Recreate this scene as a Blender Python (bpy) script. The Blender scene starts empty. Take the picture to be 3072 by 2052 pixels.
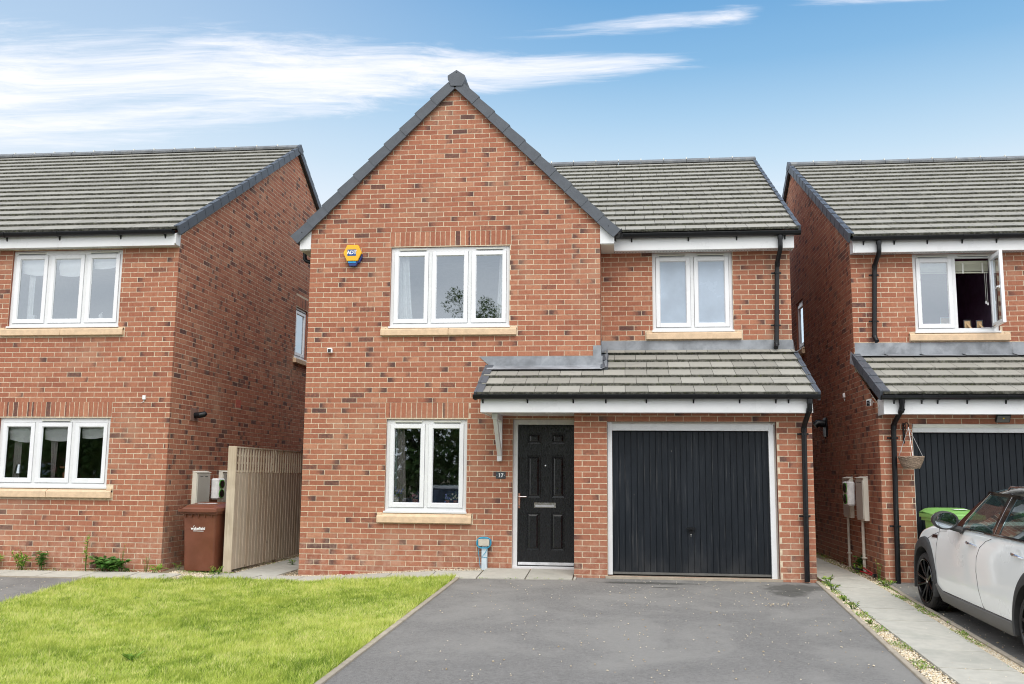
import bpy, bmesh, math, random
import numpy as np
from mathutils import Vector, Matrix, noise as mnoise

random.seed(7)
rng = np.random.default_rng(7)
R = math.radians
scene = bpy.context.scene
col = scene.collection

# ------------------------------------------------------------------ camera
CAM = Vector((4.65645, -13.61387, 1.29051))
PITCH, YAW, ROLL = 0.13868618, 0.11650761, 0.00903718
FPX = 2865.177
_fw = Vector((-math.sin(YAW) * math.cos(PITCH), math.cos(YAW) * math.cos(PITCH), math.sin(PITCH)))
_r0 = Vector((math.cos(YAW), math.sin(YAW), 0)); _u0 = _r0.cross(_fw)
_r = _r0 * math.cos(ROLL) + _u0 * math.sin(ROLL); _u = _u0 * math.cos(ROLL) - _r0 * math.sin(ROLL)
camd = bpy.data.cameras.new('camera'); cam = bpy.data.objects.new('camera', camd); col.objects.link(cam)
camd.sensor_width = 36; camd.sensor_fit = 'HORIZONTAL'; camd.lens = FPX / 3072 * 36
camd.clip_start = 0.05; camd.clip_end = 2000
m = Matrix.Identity(4)
for i in range(3):
    m[i][0] = _r[i]; m[i][1] = _u[i]; m[i][2] = -_fw[i]; m[i][3] = CAM[i]
cam.matrix_world = m
scene.camera = cam

# ------------------------------------------------------------------ light
SUN_EL, SUN_AZ = 50.0, 168.0      # azimuth clockwise from +Y : the sun stands high behind the camera, a little to the right
world = bpy.data.worlds.new('World'); scene.world = world; world.use_nodes = True
sd = bpy.data.lights.new('sun', 'SUN'); sd.energy = 0.9; sd.angle = R(38); sd.color = (1.0, 0.95, 0.88)
so = bpy.data.objects.new('sun', sd); col.objects.link(so)
sdir = Vector((math.sin(R(SUN_AZ)) * math.cos(R(SUN_EL)), math.cos(R(SUN_AZ)) * math.cos(R(SUN_EL)), math.sin(R(SUN_EL))))
so.rotation_euler = sdir.to_track_quat('Z', 'Y').to_euler(); so.location = (0, -20, 30)
scene.view_settings.view_transform = 'Standard'; scene.view_settings.look = 'None'
scene.view_settings.gamma = 1; scene.view_settings.use_curve_mapping = False
scene.view_settings.exposure = 1.15
scene.cycles.pixel_filter_type = 'BLACKMAN_HARRIS'; scene.cycles.filter_width = 1.05


class NT:
    """small helper for node trees"""
    def __init__(s, tree):
        s.t = tree; s.n = tree.nodes; s.l = tree.links
    def node(s, typ, **kw):
        n = s.n.new(typ)
        ins = kw.pop('ins', {})
        for k, v in kw.items(): setattr(n, k, v)
        for k, v in ins.items():
            i = n.inputs[k]
            if hasattr(v, 'is_output') or isinstance(v, bpy.types.NodeSocket): s.l.new(v, i)
            else: i.default_value = v
        return n
    def math(s, op, a, b=0.0, c=None, clamp=False):
        d = {0: a, 1: b}
        if c is not None: d[2] = c
        return s.node('ShaderNodeMath', operation=op, use_clamp=clamp, ins=d).outputs[0]
    def mix(s, f, a, b, typ='MIX'):
        n = s.node('ShaderNodeMix', data_type='RGBA', blend_type=typ)
        for i, v in ((0, f), (6, a), (7, b)):
            if isinstance(v, bpy.types.NodeSocket): s.l.new(v, n.inputs[i])
            elif i and len(v) == 3: n.inputs[i].default_value = (*v, 1)
            else: n.inputs[i].default_value = v
        return n.outputs[2]
    def noise(s, vec, scale=5, detail=3, rough=.5, dist=0.0):
        return s.node('ShaderNodeTexNoise', ins={'Vector': vec, 'Scale': scale, 'Detail': detail, 'Roughness': rough, 'Distortion': dist}).outputs[0]
    def smooth(s, v, a, b, c=0.0, d=1.0):
        n = s.node('ShaderNodeMapRange', interpolation_type='SMOOTHSTEP', ins={0: v, 1: a, 2: b, 3: c, 4: d}); return n.outputs[0]
    def scale(s, vec, xyz):
        return s.node('ShaderNodeVectorMath', operation='MULTIPLY', ins={0: vec, 1: xyz}).outputs[0]


def build_sky():
    T = NT(world.node_tree); T.n.clear()
    geo = T.node('ShaderNodeTexCoord').outputs['Generated']
    sky = T.node('ShaderNodeTexSky', sky_type='NISHITA', sun_disc=False, sun_elevation=R(SUN_EL), sun_rotation=R(SUN_AZ),
                 altitude=60, air_density=1.0, dust_density=.6, ozone_density=2.2)
    nv = T.node('ShaderNodeVectorMath', operation='NORMALIZE', ins={0: geo}).outputs[0]
    sp = T.node('ShaderNodeSeparateXYZ', ins={0: nv})
    az = T.math('ARCTAN2', sp.outputs[0], sp.outputs[1])          # 0 = the way the street faces
    el = T.math('ARCSINE', sp.outputs[2])
    elf = T.math('ARCTAN2', sp.outputs[2], T.math('ADD', T.math('ABSOLUTE', sp.outputs[1]), .02))   # keeps far cloud bands straight
    # colour of the clear air: deep blue above, washed out towards the roofs
    grad = T.node('ShaderNodeValToRGB', ins={0: T.node('ShaderNodeMapRange', ins={0: el, 1: R(10), 2: R(34)}).outputs[0]})
    cr = grad.color_ramp; cr.elements[0].color = (3.4, 3.65, 3.8, 1); cr.elements[1].color = (.42, 1.35, 2.9, 1)
    for p, c in ((.25, (3.15, 3.5, 3.72, 1)), (.35, (2.35, 3.05, 3.55, 1)), (.46, (1.65, 2.55, 3.35, 1)), (.58, (.98, 1.98, 3.05, 1)), (.75, (.56, 1.52, 2.75, 1))):
        e = cr.elements.new(p); e.color = c
    base = T.mix(.88, sky.outputs[0], grad.outputs[0])
    base = T.mix(T.smooth(az, R(4), R(-36), 0., .34), base, (3.3, 3.45, 3.8, 1))
    # thin cirrus, drawn out sideways
    def coords(sa, se, off=0., tilt=0.0):
        e2 = T.math('ADD', elf, T.math('MULTIPLY', az, tilt))
        return T.node('ShaderNodeCombineXYZ', ins={0: T.math('MULTIPLY', az, sa), 1: T.math('MULTIPLY', e2, se), 2: off}).outputs[0]
    warp = T.noise(coords(3.0, 7.0, 3.1), 1.0, 3, .5)
    wv = T.node('ShaderNodeVectorMath', operation='MULTIPLY_ADD', ins={0: warp, 1: (.9, 1.0, .0), 2: coords(2.0, 17.0, .4, .02)}).outputs[0]
    n1 = T.noise(wv, 1.3, 8, .62, .4)
    wv2 = T.node('ShaderNodeVectorMath', operation='MULTIPLY_ADD', ins={0: warp, 1: (1.6, 1.6, 0), 2: coords(5.5, 62.0, 2.4, .03)}).outputs[0]
    n2 = T.noise(wv2, 1.2, 8, .68, .5)
    n3 = T.noise(coords(2.2, 6.0, 7.7), 1.0, 2)
    fib = T.math('ADD', T.math('MULTIPLY', T.math('SUBTRACT', n1, .5), 1.1), T.math('MULTIPLY', T.math('SUBTRACT', n2, .5), 1.25))
    n4 = T.noise(T.node('ShaderNodeVectorMath', operation='MULTIPLY_ADD', ins={0: warp, 1: (3.0, 2.5, 0), 2: coords(13.0, 120.0, 5.2, .03)}).outputs[0], 1.0, 6, .7, .3)
    fib = T.math('ADD', fib, T.math('MULTIPLY', T.math('SUBTRACT', n4, .5), .45))
    # the bank of cirrus: thick in the left of the view, running out in a point right of the gable
    ec = T.math('ADD', R(23.5), T.math('MULTIPLY', az, .012))
    th = T.smooth(az, R(-40), R(5), R(3.9), R(.55))
    dist = T.math('DIVIDE', T.math('ABSOLUTE', T.math('SUBTRACT', elf, ec)), th)
    band = T.math('MULTIPLY', T.smooth(dist, .25, 1.5, 1., 0.), T.smooth(az, R(0), R(7), 1., 0.))
    ec2 = T.math('ADD', R(25.65), T.math('MULTIPLY', az, .045))
    d2 = T.math('DIVIDE', T.math('ABSOLUTE', T.math('SUBTRACT', elf, ec2)), R(.60))
    s2 = T.math('MULTIPLY', T.smooth(d2, .1, 1.3, .85, 0.), T.math('MULTIPLY', T.smooth(az, R(-11), R(2), 0., 1.), T.smooth(az, R(7), R(9.5), 1., 0.)))
    d3 = T.math('DIVIDE', T.math('ABSOLUTE', T.math('SUBTRACT', elf, R(26.9))), R(.7)); s3 = T.math('MULTIPLY', T.smooth(d3, .1, 1.3, .95, 0.), T.smooth(az, R(9), R(13), 0., 1.)); s2 = T.math('MAXIMUM', s2, s3)
    high = T.math('MULTIPLY', T.smooth(elf, R(26.8), R(33), 0., .75), T.smooth(n3, .46, .62))
    low = T.math('MULTIPLY', T.smooth(el, R(13), R(19), .55, 0.), T.smooth(n3, .40, .60))
    cov = T.math('MAXIMUM', T.math('MAXIMUM', band, s2), T.math('MAXIMUM', high, low))
    # behind the camera the sky is overcast in soft grey banks
    back = T.smooth(T.math('ABSOLUTE', az), R(42), R(100), 0., 1.)
    mask = T.smooth(T.math('ADD', fib, T.math('MULTIPLY', cov, .66)), .12, .95)
    mask = T.math('MULTIPLY', mask, T.smooth(cov, .02, .25))
    c1 = T.mix(T.math('MULTIPLY', mask, .88), base, (4.35, 4.3, 4.5, 1))
    nb = T.noise(coords(1.5, 6.0, 11.0), 1.2, 4, .55)
    grey = T.mix(T.smooth(nb, .3, .7), (5.8, 6.1, 6.5, 1), (8.5, 8.5, 8.5, 1))
    c2 = T.mix(T.math('MULTIPLY', back, .9), c1, grey)
    bg = T.node('ShaderNodeBackground', ins={'Color': c2, 'Strength': .115})
    T.l.new(bg.outputs[0], T.node('ShaderNodeOutputWorld').inputs[0])


build_sky()

# ------------------------------------------------------------------ materials
MATS = {}


def new_mat(name):
    m = bpy.data.materials.new(name); m.use_nodes = True
    T = NT(m.node_tree); T.n.clear()
    out = T.node('ShaderNodeOutputMaterial')
    MATS[name] = m
    return m, T, out


def pmat(name, color, rough=.6, spec=.4, vary=.12, nscale=8, bump=.0, bscale=60, metallic=0.0, stain=None, stain_scale=2.0, stain_amt=.5, coat=0.0, rnd=0.0, stretch=(1, 1, 1), coord='pos'):
    """a painted, plastic or mineral surface with grain, uneven tone and optional stains"""
    m, T, out = new_mat(name)
    pos = T.node('ShaderNodeNewGeometry').outputs['Position'] if coord == 'pos' else T.node('ShaderNodeTexCoord').outputs['Object']
    v = T.scale(pos, stretch)
    n = T.noise(v, nscale, 5, .6)
    lo = tuple(c * (1 - vary) for c in color); hi = tuple(min(1, c * (1 + vary)) for c in color)
    c = T.mix(T.smooth(n, .3, .7), lo, hi)
    if stain:
        sn = T.noise(v, stain_scale, 5, .65, .3)
        c = T.mix(T.math('MULTIPLY', T.smooth(sn, .50, .72), stain_amt), c, stain)
    if rnd:
        r_ = T.node('ShaderNodeObjectInfo').outputs['Random']
        c = T.mix(T.math('MULTIPLY', T.math('ABSOLUTE', T.math('SUBTRACT', r_, .35)), rnd), c, tuple(k * .62 for k in color))
    b = T.node('ShaderNodeBsdfPrincipled', ins={'Base Color': c, 'Metallic': metallic, 'Specular IOR Level': spec, 'Coat Weight': coat, 'Coat Roughness': .05})
    rn = T.smooth(n, .2, .8, max(.02, rough - .08), min(1, rough + .08)); T.l.new(rn, b.inputs['Roughness'])
    if bump:
        bn = T.noise(v, bscale, 4, .6)
        bp = T.node('ShaderNodeBump', ins={'Height': bn, 'Strength': bump, 'Distance': .004}); T.l.new(bp.outputs[0], b.inputs['Normal'])
    T.l.new(b.outputs[0], out.inputs[0])
    return m


def brick_mat():
    m, T, out = new_mat('brick')
    at = T.node('ShaderNodeAttribute', attribute_name='bk')
    s = T.node('ShaderNodeSeparateColor', ins={0: at.outputs['Color']})
    pos = T.node('ShaderNodeNewGeometry').outputs['Position']
    ramp = T.node('ShaderNodeValToRGB', ins={0: s.outputs[0]})
    cr = ramp.color_ramp; cr.elements[0].color = (.262, .088, .052, 1); cr.elements[1].color = (.445, .205, .122, 1)
    e = cr.elements.new(.35); e.color = (.335, .121, .070, 1)
    e = cr.elements.new(.75); e.color = (.385, .155, .089, 1)
    drag = T.noise(T.scale(pos, (160, 160, 14)), 1.0, 3, .6)       # vertical drag marks of the wire cut face
    c = T.mix(T.smooth(drag, .3, .75, 0., .30), ramp.outputs[0], (.48, .26, .17, 1))
    mott = T.noise(pos, 22, 4, .6)
    c = T.mix(T.smooth(mott, .35, .75, 0., .35), c, (.215, .068, .045, 1))
    sm = T.math('ADD', s.outputs[1], T.math('MULTIPLY', T.math('SUBTRACT', T.noise(pos, 30, 3), .5), .55))
    sm = T.math('MULTIPLY', T.smooth(sm, .28, .82), T.smooth(s.outputs[1], .02, .15))
    c = T.mix(T.math('MULTIPLY', sm, .86), c, (.066, .042, .042, 1))
    fl = T.noise(pos, 55, 2, .5)
    c = T.mix(T.smooth(fl, .70, .78, 0., .45), c, (.55, .47, .38, 1))   # lime specks
    big = T.noise(pos, 1.3, 3, .6)
    c = T.mix(T.smooth(big, .50, .75, 0., .30), c, (.47, .32, .22, 1))   # bloom of salts
    big2 = T.noise(T.scale(pos, (.7, .7, .5)), 1.0, 4, .6)
    c = T.mix(T.smooth(big2, .50, .72, 0., .30), c, (.20, .085, .055, 1))    # batches of darker bricks
    zz = T.node('ShaderNodeSeparateXYZ', ins={0: pos}).outputs[2]
    foot = T.math('MULTIPLY', T.smooth(zz, .0, .75, 1., 0.), T.smooth(T.noise(pos, 9, 5, .7), .42, .66, .05, .75))
    c = T.mix(T.math('MULTIPLY', foot, .55), c, (.52, .36, .27, 1))          # splash zone at the foot of the walls
    b = T.node('ShaderNodeBsdfPrincipled', ins={'Base Color': c, 'Roughness': .85, 'Specular IOR Level': .25})
    bp = T.node('ShaderNodeBump', ins={'Height': T.noise(T.scale(pos, (90, 90, 30)), 1.0, 4), 'Strength': .5, 'Distance': .003})
    T.l.new(bp.outputs[0], b.inputs['Normal']); T.l.new(b.outputs[0], out.inputs[0])


def plain_brickwork_mat():
    """far or hidden faces where single bricks cannot be told apart"""
    m, T, out = new_mat('plain_brick')
    pos = T.node('ShaderNodeNewGeometry').outputs['Position']
    n = T.noise(pos, 12, 5, .6)
    c = T.mix(T.smooth(n, .3, .7), (.22, .07, .045, 1), (.33, .12, .07, 1))
    b = T.node('ShaderNodeBsdfPrincipled', ins={'Base Color': c, 'Roughness': .9}); T.l.new(b.outputs[0], out.inputs[0])


def tile_mat():
    m, T, out = new_mat('roof_tile')
    at = T.node('ShaderNodeAttribute', attribute_name='bk')
    s = T.node('ShaderNodeSeparateColor', ins={0: at.outputs['Color']})
    pos = T.node('ShaderNodeNewGeometry').outputs['Position']
    c = T.mix(s.outputs[0], (.245, .236, .208, 1), (.325, .314, .278, 1))
    n = T.noise(pos, 3.5, 6, .65)
    c = T.mix(T.smooth(n, .50, .78, 0., .30), c, (.21, .21, .20, 1))
    n2 = T.noise(T.scale(pos, (9, 2, 2)), 1.2, 4, .6)
    c = T.mix(T.smooth(n2, .55, .8, 0., .28), c, (.33, .33, .24, 1))     # lichen bloom
    pd = T.noise(T.scale(pos, (1.2, 2.2, 2.2)), 2.4, 5, .7, .5)
    c = T.mix(T.smooth(pd, .54, .74, 0., .42), c, (.13, .13, .125, 1))     # damp, dirty patches
    fine = T.noise(pos, 120, 3, .7)
    c = T.mix(T.smooth(fine, .35, .7, 0., .25), c, (.38, .37, .33, 1))
    # G channel marks the tail edge, where moss sits, plus painted shade at the head
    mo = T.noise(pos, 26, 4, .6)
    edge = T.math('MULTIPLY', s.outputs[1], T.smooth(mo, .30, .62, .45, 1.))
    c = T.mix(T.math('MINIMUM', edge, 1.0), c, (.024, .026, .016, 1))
    spot = T.noise(pos, 45, 2, .5)
    c = T.mix(T.math('MULTIPLY', s.outputs[1], T.smooth(spot, .60, .70, 0., .7)), c, (.12, .145, .035, 1))
    b = T.node('ShaderNodeBsdfPrincipled', ins={'Base Color': c, 'Roughness': .8, 'Specular IOR Level': .35})
    bp = T.node('ShaderNodeBump', ins={'Height': fine, 'Strength': .35, 'Distance': .003})
    T.l.new(bp.outputs[0], b.inputs['Normal']); T.l.new(b.outputs[0], out.inputs[0])


def glass_mat(name, tint=(.93, .96, .97), refl=.0, dark=0.0):
    m, T, out = new_mat(name)
    fr = T.node('ShaderNodeFresnel', ins={'IOR': 1.55}).outputs[0]
    f = T.math('MINIMUM', T.math('ADD', T.math('MULTIPLY', fr, 2.2), refl), .95)
    pos = T.node('ShaderNodeNewGeometry').outputs['Position']
    bp = T.node('ShaderNodeBump', ins={'Height': T.noise(pos, 3.0, 2), 'Strength': .035, 'Distance': .01})
    tr = T.node('ShaderNodeBsdfTransparent', ins={'Color': (*tint, 1)})
    gl = T.node('ShaderNodeBsdfGlossy', ins={'Color': (.84, .92, 1, 1), 'Roughness': .015, 'Normal': bp.outputs[0]})
    mx = T.node('ShaderNodeMixShader', ins={0: f, 1: tr.outputs[0], 2: gl.outputs[0]})
    T.l.new(mx.outputs[0], out.inputs[0])


def garage_mat(name, streak=.6):
    m, T, out = new_mat(name)
    pos = T.node('ShaderNodeNewGeometry').outputs['Position']
    n = T.noise(T.scale(pos, (1, 1, .35)), 3.5, 5, .65)
    c = T.mix(T.smooth(n, .35, .75), (.0065, .0095, .014, 1), (.012, .016, .022, 1))
    st = T.noise(T.scale(pos, (38, 38, 1.3)), 1.0, 4, .6)
    c = T.mix(T.smooth(st, .54, .74, 0., .40 * streak), c, (.10, .10, .10, 1))
    ch = T.noise(T.scale(pos, (28, 28, 18)), 1.0, 2, .5)
    c = T.mix(T.smooth(ch, .79, .82, 0., streak * .8), c, (.30, .29, .27, 1))
    sp = T.node('ShaderNodeSeparateXYZ', ins={0: pos})
    dirt = T.math('MULTIPLY', T.smooth(sp.outputs[2], 0.0, .45, 1., 0.), T.smooth(n, .4, .7, .1, .8))
    c = T.mix(T.math('MULTIPLY', dirt, .35 * streak), c, (.09, .085, .08, 1))     # road spray dried on the foot of the door
    b = T.node('ShaderNodeBsdfPrincipled', ins={'Base Color': c, 'Roughness': .48, 'Specular IOR Level': .25}); T.l.new(b.outputs[0], out.inputs[0])


def tarmac_mat(name, shade=1.0):
    m, T, out = new_mat(name)
    pos = T.node('ShaderNodeNewGeometry').outputs['Position']
    f = T.noise(pos, 190, 3, .7); f2 = T.noise(pos, 60, 3, .6); g = T.noise(pos, .8, 5, .6, .6)
    k = shade
    c = T.mix(T.smooth(f, .30, .72), (.112 * k, .108 * k, .102 * k, 1), (.275 * k, .266 * k, .252 * k, 1))
    c = T.mix(T.smooth(f2, .35, .7, 0., .35), c, (.135 * k, .132 * k, .130 * k, 1))
    f3 = T.noise(pos, 26, 5, .75)
    c = T.mix(T.smooth(f3, .42, .66, 0., .32), c, (.28 * k, .275 * k, .265 * k, 1))
    c = T.mix(T.smooth(f3, .36, .46, .28, 0.), c, (.085 * k, .084 * k, .084 * k, 1))
    c = T.mix(T.smooth(g, .42, .66, 0., .60), c, (.27 * k, .262 * k, .245 * k, 1))
    g2 = T.noise(pos, 2.3, 5, .7, .4)
    c = T.mix(T.smooth(g2, .50, .72, 0., .35), c, (.13 * k, .128 * k, .124 * k, 1))
    vo = T.node('ShaderNodeTexVoronoi', ins={'Vector': pos, 'Scale': 32.0}).outputs['Distance']
    c = T.mix(T.smooth(vo, .05, .09, .55, 0.), c, (.45, .43, .38, 1))
    # damp, mossy stains by the garage corners
    for (x, y, rx, ry) in ((4.95, -1.0, .75, .10), (6.75, -1.15, .42, .32), (6.62, -1.55, .25, .25), (5.15, -1.32, .2, .05)):
        d = T.node('ShaderNodeVectorMath', operation='SUBTRACT', ins={0: pos, 1: (x, y, 0)}).outputs[0]
        d = T.node('ShaderNodeVectorMath', operation='LENGTH', ins={0: T.scale(d, (1 / rx, 1 / ry, 0))}).outputs['Value']
        d = T.math('ADD', d, T.math('MULTIPLY', T.math('SUBTRACT', T.noise(pos, 7, 4, .7), .5), 1.6))
        c = T.mix(T.smooth(d, .55, 1.15, .62, 0.), c, (.028, .030, .026, 1))
    b = T.node('ShaderNodeBsdfPrincipled', ins={'Base Color': c, 'Roughness': .9, 'Specular IOR Level': .3})
    bp = T.node('ShaderNodeBump', ins={'Height': f, 'Strength': .8, 'Distance': .006})
    T.l.new(bp.outputs[0], b.inputs['Normal']); T.l.new(b.outputs[0], out.inputs[0])


def attr_mat(name, ramp, rough=.6, trans=0.0, spec=.3, patch=None):
    """colour picked by the mesh attribute (leaves, blades, pebbles)"""
    m, T, out = new_mat(name)
    at = T.node('ShaderNodeAttribute', attribute_name='bk')
    s = T.node('ShaderNodeSeparateColor', ins={0: at.outputs['Color']})
    r = T.node('ShaderNodeValToRGB', ins={0: s.outputs[0]})
    cr = r.color_ramp; cr.elements[0].color = (*ramp[0], 1); cr.elements[1].color = (*ramp[-1], 1)
    for i, c in enumerate(ramp[1:-1]):
        e = cr.elements.new((i + 1) / (len(ramp) - 1)); e.color = (*c, 1)
    c = r.outputs[0]
    pos = T.node('ShaderNodeNewGeometry').outputs['Position']
    if patch:
        c = T.mix(T.smooth(T.noise(pos, patch[0], 4, .6), .42, .68, 0., patch[2]), c, patch[1])
    b = T.node('ShaderNodeBsdfPrincipled', ins={'Base Color': c, 'Roughness': rough, 'Specular IOR Level': spec})
    if trans:
        t = T.node('ShaderNodeBsdfTranslucent', ins={'Color': c})
        mx = T.node('ShaderNodeMixShader', ins={0: trans, 1: b.outputs[0], 2: t.outputs[0]}); T.l.new(mx.outputs[0], out.inputs[0])
    else:
        T.l.new(b.outputs[0], out.inputs[0])


def wood_mat():
    m, T, out = new_mat('weathered_wood')
    pos = T.node('ShaderNodeNewGeometry').outputs['Position']
    g = T.noise(T.scale(pos, (30, 30, 1.6)), 1.6, 6, .65, .6)
    c = T.mix(T.smooth(g, .3, .7), (.42, .355, .27, 1), (.60, .53, .42, 1))
    b2 = T.noise(T.scale(pos, (1.4, 7.5, .4)), 1.0, 3)
    c = T.mix(T.smooth(b2, .45, .7, 0., .55), c, (.34, .25, .15, 1))
    r_ = T.node('ShaderNodeObjectInfo').outputs['Random']
    c = T.mix(T.math('MULTIPLY', r_, .55), c, (.45, .34, .245, 1))
    kn = T.noise(T.scale(pos, (10, 10, 7)), 1.0, 2)
    c = T.mix(T.smooth(kn, .72, .80, 0., .8), c, (.12, .085, .055, 1))
    al = T.noise(pos, 2.2, 4, .6)
    c = T.mix(T.smooth(al, .5, .72, 0., .35), c, (.32, .26, .18, 1))
    b = T.node('ShaderNodeBsdfPrincipled', ins={'Base Color': c, 'Roughness': .85}); 
    bp = T.node('ShaderNodeBump', ins={'Height': g, 'Strength': .4, 'Distance': .004}); T.l.new(bp.outputs[0], b.inputs['Normal'])
    T.l.new(b.outputs[0], out.inputs[0])


brick_mat(); plain_brickwork_mat(); tile_mat(); wood_mat()
glass_mat('glass', refl=.15); glass_mat('glass_low', refl=.10); glass_mat('car_glass', tint=(.36, .44, .41), refl=.04); glass_mat('mirror_glass', tint=(.1, .1, .1), refl=.75)
garage_mat('garage_black', 1.0); garage_mat('garage_black_clean', .12)
tarmac_mat('tarmac'); tarmac_mat('road_tarmac', .9)
pmat('mortar', (.60, .50, .37), .95, .2, .20, 25, .5, 90, stain=(.44, .38, .30), stain_scale=1.2, stain_amt=.6)
pmat('white_plastic', (.70, .71, .72), .30, .5, .03, 3, stain=(.62, .62, .58), stain_scale=1.5, stain_amt=.18)
pmat('white_sash', (.74, .75, .77), .25, .5, .02, 3)
pmat('vent_white', (.66, .66, .60), .4, .4, .04, 6)
pmat('seal_grey', (.10, .11, .11), .5)
pmat('buff_stone', (.64, .475, .32), .85, .3, .10, 14, .3, 80, stain=(.48, .36, .25), stain_scale=3, stain_amt=.35)
pmat('black_plastic', (.006, .007, .009), .36, .35, .2, 12)
pmat('dark_grey_plastic', (.078, .088, .104), .5, .35, .10, 9, stain=(.10, .11, .12), stain_scale=2.5, stain_amt=.3)
pmat('ridge_grey', (.16, .17, .18), .7, .3, .18, 6, .3, 70, stain=(.30, .30, .27), stain_scale=5, stain_amt=.5)
pmat('lead', (.215, .230, .252), .45, .5, .28, 4, .3, 20, stain=(.38, .40, .43), stain_scale=2.6, stain_amt=.6)
pmat('under_roof', (.03, .03, .03), .9)
pmat('interior', (.36, .33, .30), .9)
pmat('plum_paint', (.20, .035, .12), .8)
pmat('lilac_paint', (.45, .33, .50), .8)
pmat('curtain_white', (.85, .86, .84), .9, .2, .06, 20)
pmat('curtain_grey', (.42, .37, .36), .9, .2, .08, 20)
pmat('curtain_teal', (.50, .58, .56), .9, .2, .06, 20)
pmat('blind_white', (.90, .89, .86), .9, .2, .04, 6)
pmat('blind_cream', (.48, .48, .38), .5, .4, .04, 6)
pmat('frosted_glass', (.34, .41, .50), .22, .6, .10, 2.2)
pmat('door_black', (.006, .007, .009), .26, .6, .25, 5, .04, 40, stretch=(30, 30, 3))
pmat('chrome', (.75, .75, .77), .18, .6, .02, metallic=1.0)
pmat('copper', (.50, .27, .20), .32, .5, .1, metallic=.8)
pmat('aluminium', (.62, .63, .66), .35, .5, .05, metallic=.7)
pmat('concrete', (.42, .41, .36), .9, .25, .10, 9, .4, 70, stain=(.31, .31, .26), stain_scale=3, stain_amt=.45)
pmat('slab_concrete', (.47, .455, .40), .88, .25, .07, 11, .35, 90, stain=(.30, .31, .27), stain_scale=2.4, stain_amt=.5, rnd=.55)
pmat('kerb_concrete', (.40, .35, .28), .92, .25, .12, 12, .4, 70, stain=(.26, .24, .20), stain_scale=5, stain_amt=.5, rnd=.5)
pmat('soil', (.26, .21, .14), .95, .2, .3, 12)
pmat('lawn_soil', (.20, .27, .04), .95, .2, .35, 6)
pmat('bin_brown', (.155, .052, .028), .42, .45, .12, 4, .2, 40, stain=(.20, .085, .055), stain_scale=3, stain_amt=.4, coord='obj')
pmat('bin_green', (.19, .40, .10), .42, .45, .1, 4, .15, 40)
pmat('bin_magenta', (.52, .06, .26), .42, .45, .1, 4)
pmat('meter_cream', (.80, .78, .68), .5, .4, .05, 6)
pmat('meter_front', (.58, .565, .50), .55, .4, .04, 60)
pmat('pipe_cream', (.72, .69, .60), .5, .4, .06, 12, stain=(.25, .2, .14), stain_scale=9, stain_amt=.4)
pmat('lime_green', (.10, .42, .05), .4)
pmat('alarm_yellow', (.80, .42, .015), .35, .5, .03)
pmat('alarm_blue', (.01, .03, .16), .35, .5, .05)
pmat('alarm_cyan', (.02, .30, .60), .3)
pmat('badge_blue', (.012, .07, .25), .4)
pmat('label_white', (.85, .85, .85), .5)
pmat('label_yellow', (.75, .55, .05), .5)
pmat('camera_black', (.01, .01, .012), .15, .6)
pmat('slate', (.045, .055, .065), .6, .4, .2, 30, .4, 60)
pmat('blue_cable', (.03, .33, .52), .4)
pmat('socket_beige', (.48, .44, .37), .6)
pmat('post_pale', (.52, .60, .66), .6, .3, .08, 14)
pmat('air_brick', (.36, .090, .062), .7)
pmat('flue_plate', (.22, .13, .10), .7)
pmat('wicker', (.27, .20, .15), .9, .2, .35, 70, .8, 90)
pmat('chain_silver', (.45, .45, .46), .4, metallic=.6)
pmat('red_plastic', (.52, .012, .02), .35)
pmat('car_white', (.80, .82, .81), .30, .5, .01, 1, coat=1.0)
pmat('car_orange', (.42, .06, .02), .25, .5, .02, 2, coat=1.0)
pmat('car_black', (.010, .008, .008), .12, .6, .1, 4, coat=1.0)
pmat('car_cladding', (.040, .040, .041), .62, .4, .15, 30, .2, 200)
pmat('car_sill', (.115, .112, .105), .6, .4, .10, 20)
pmat('car_inside', (.012, .012, .013), .8)
pmat('tyre', (.030, .028, .028), .8, .3, .2, 30)
pmat('rim_black', (.05, .05, .052), .16, .8, .1, metallic=.9)
pmat('pot_terracotta', (.42, .18, .10), .7)
pmat('pink_flower', (.55, .25, .30), .7)
pmat('blue_flower', (.25, .28, .62), .7)
pmat('cream_flower', (.72, .65, .45), .7)
pmat('trunk_bark', (.10, .08, .06), .9, .2, .3, 12)
pmat('far_roof', (.25, .06, .04), .85, .2, .2, 5)
pmat('picture_wood', (.50, .34, .18), .6)
pmat('silver_frame', (.62, .62, .66), .3)
attr_mat('grass_blade', [(.18, .28, .035), (.42, .55, .075), (.66, .74, .17), (.86, .80, .42)], .55, .42, .3, (1.7, (.64, .69, .15, 1), .4))
attr_mat('weed_leaf', [(.08, .18, .02), (.17, .32, .04), (.30, .44, .07), (.38, .34, .09)], .5, .25)
attr_mat('weed_leaf_dark', [(.05, .14, .025), (.10, .23, .045), (.16, .30, .07)], .45, .25)
attr_mat('tree_leaf', [(.08, .15, .035), (.14, .24, .055), (.22, .32, .08)], .6, .2)
attr_mat('pebble', [(.46, .34, .20), (.64, .53, .36), (.80, .72, .57), (.58, .53, .46)], .85, 0., .25)

# ------------------------------------------------------------------ mesh building
ORIGIN = {}        # root name -> world location of the thing


class Fr:
    """a local frame: u along a surface, d outward from it, z up"""
    def __init__(s, o, U, N):
        s.o = Vector(o); s.U = Vector(U); s.N = Vector(N); s.Z = Vector((0, 0, 1))
    def p(s, u, d, z):
        return s.o + s.U * u + s.N * d + s.Z * z
    def rotz(s):
        return math.atan2(s.U.y, s.U.x)


WF = Fr((0, 0, 0), (1, 0, 0), (0, -1, 0))      # world frame seen from the street: d grows towards the camera


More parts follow.
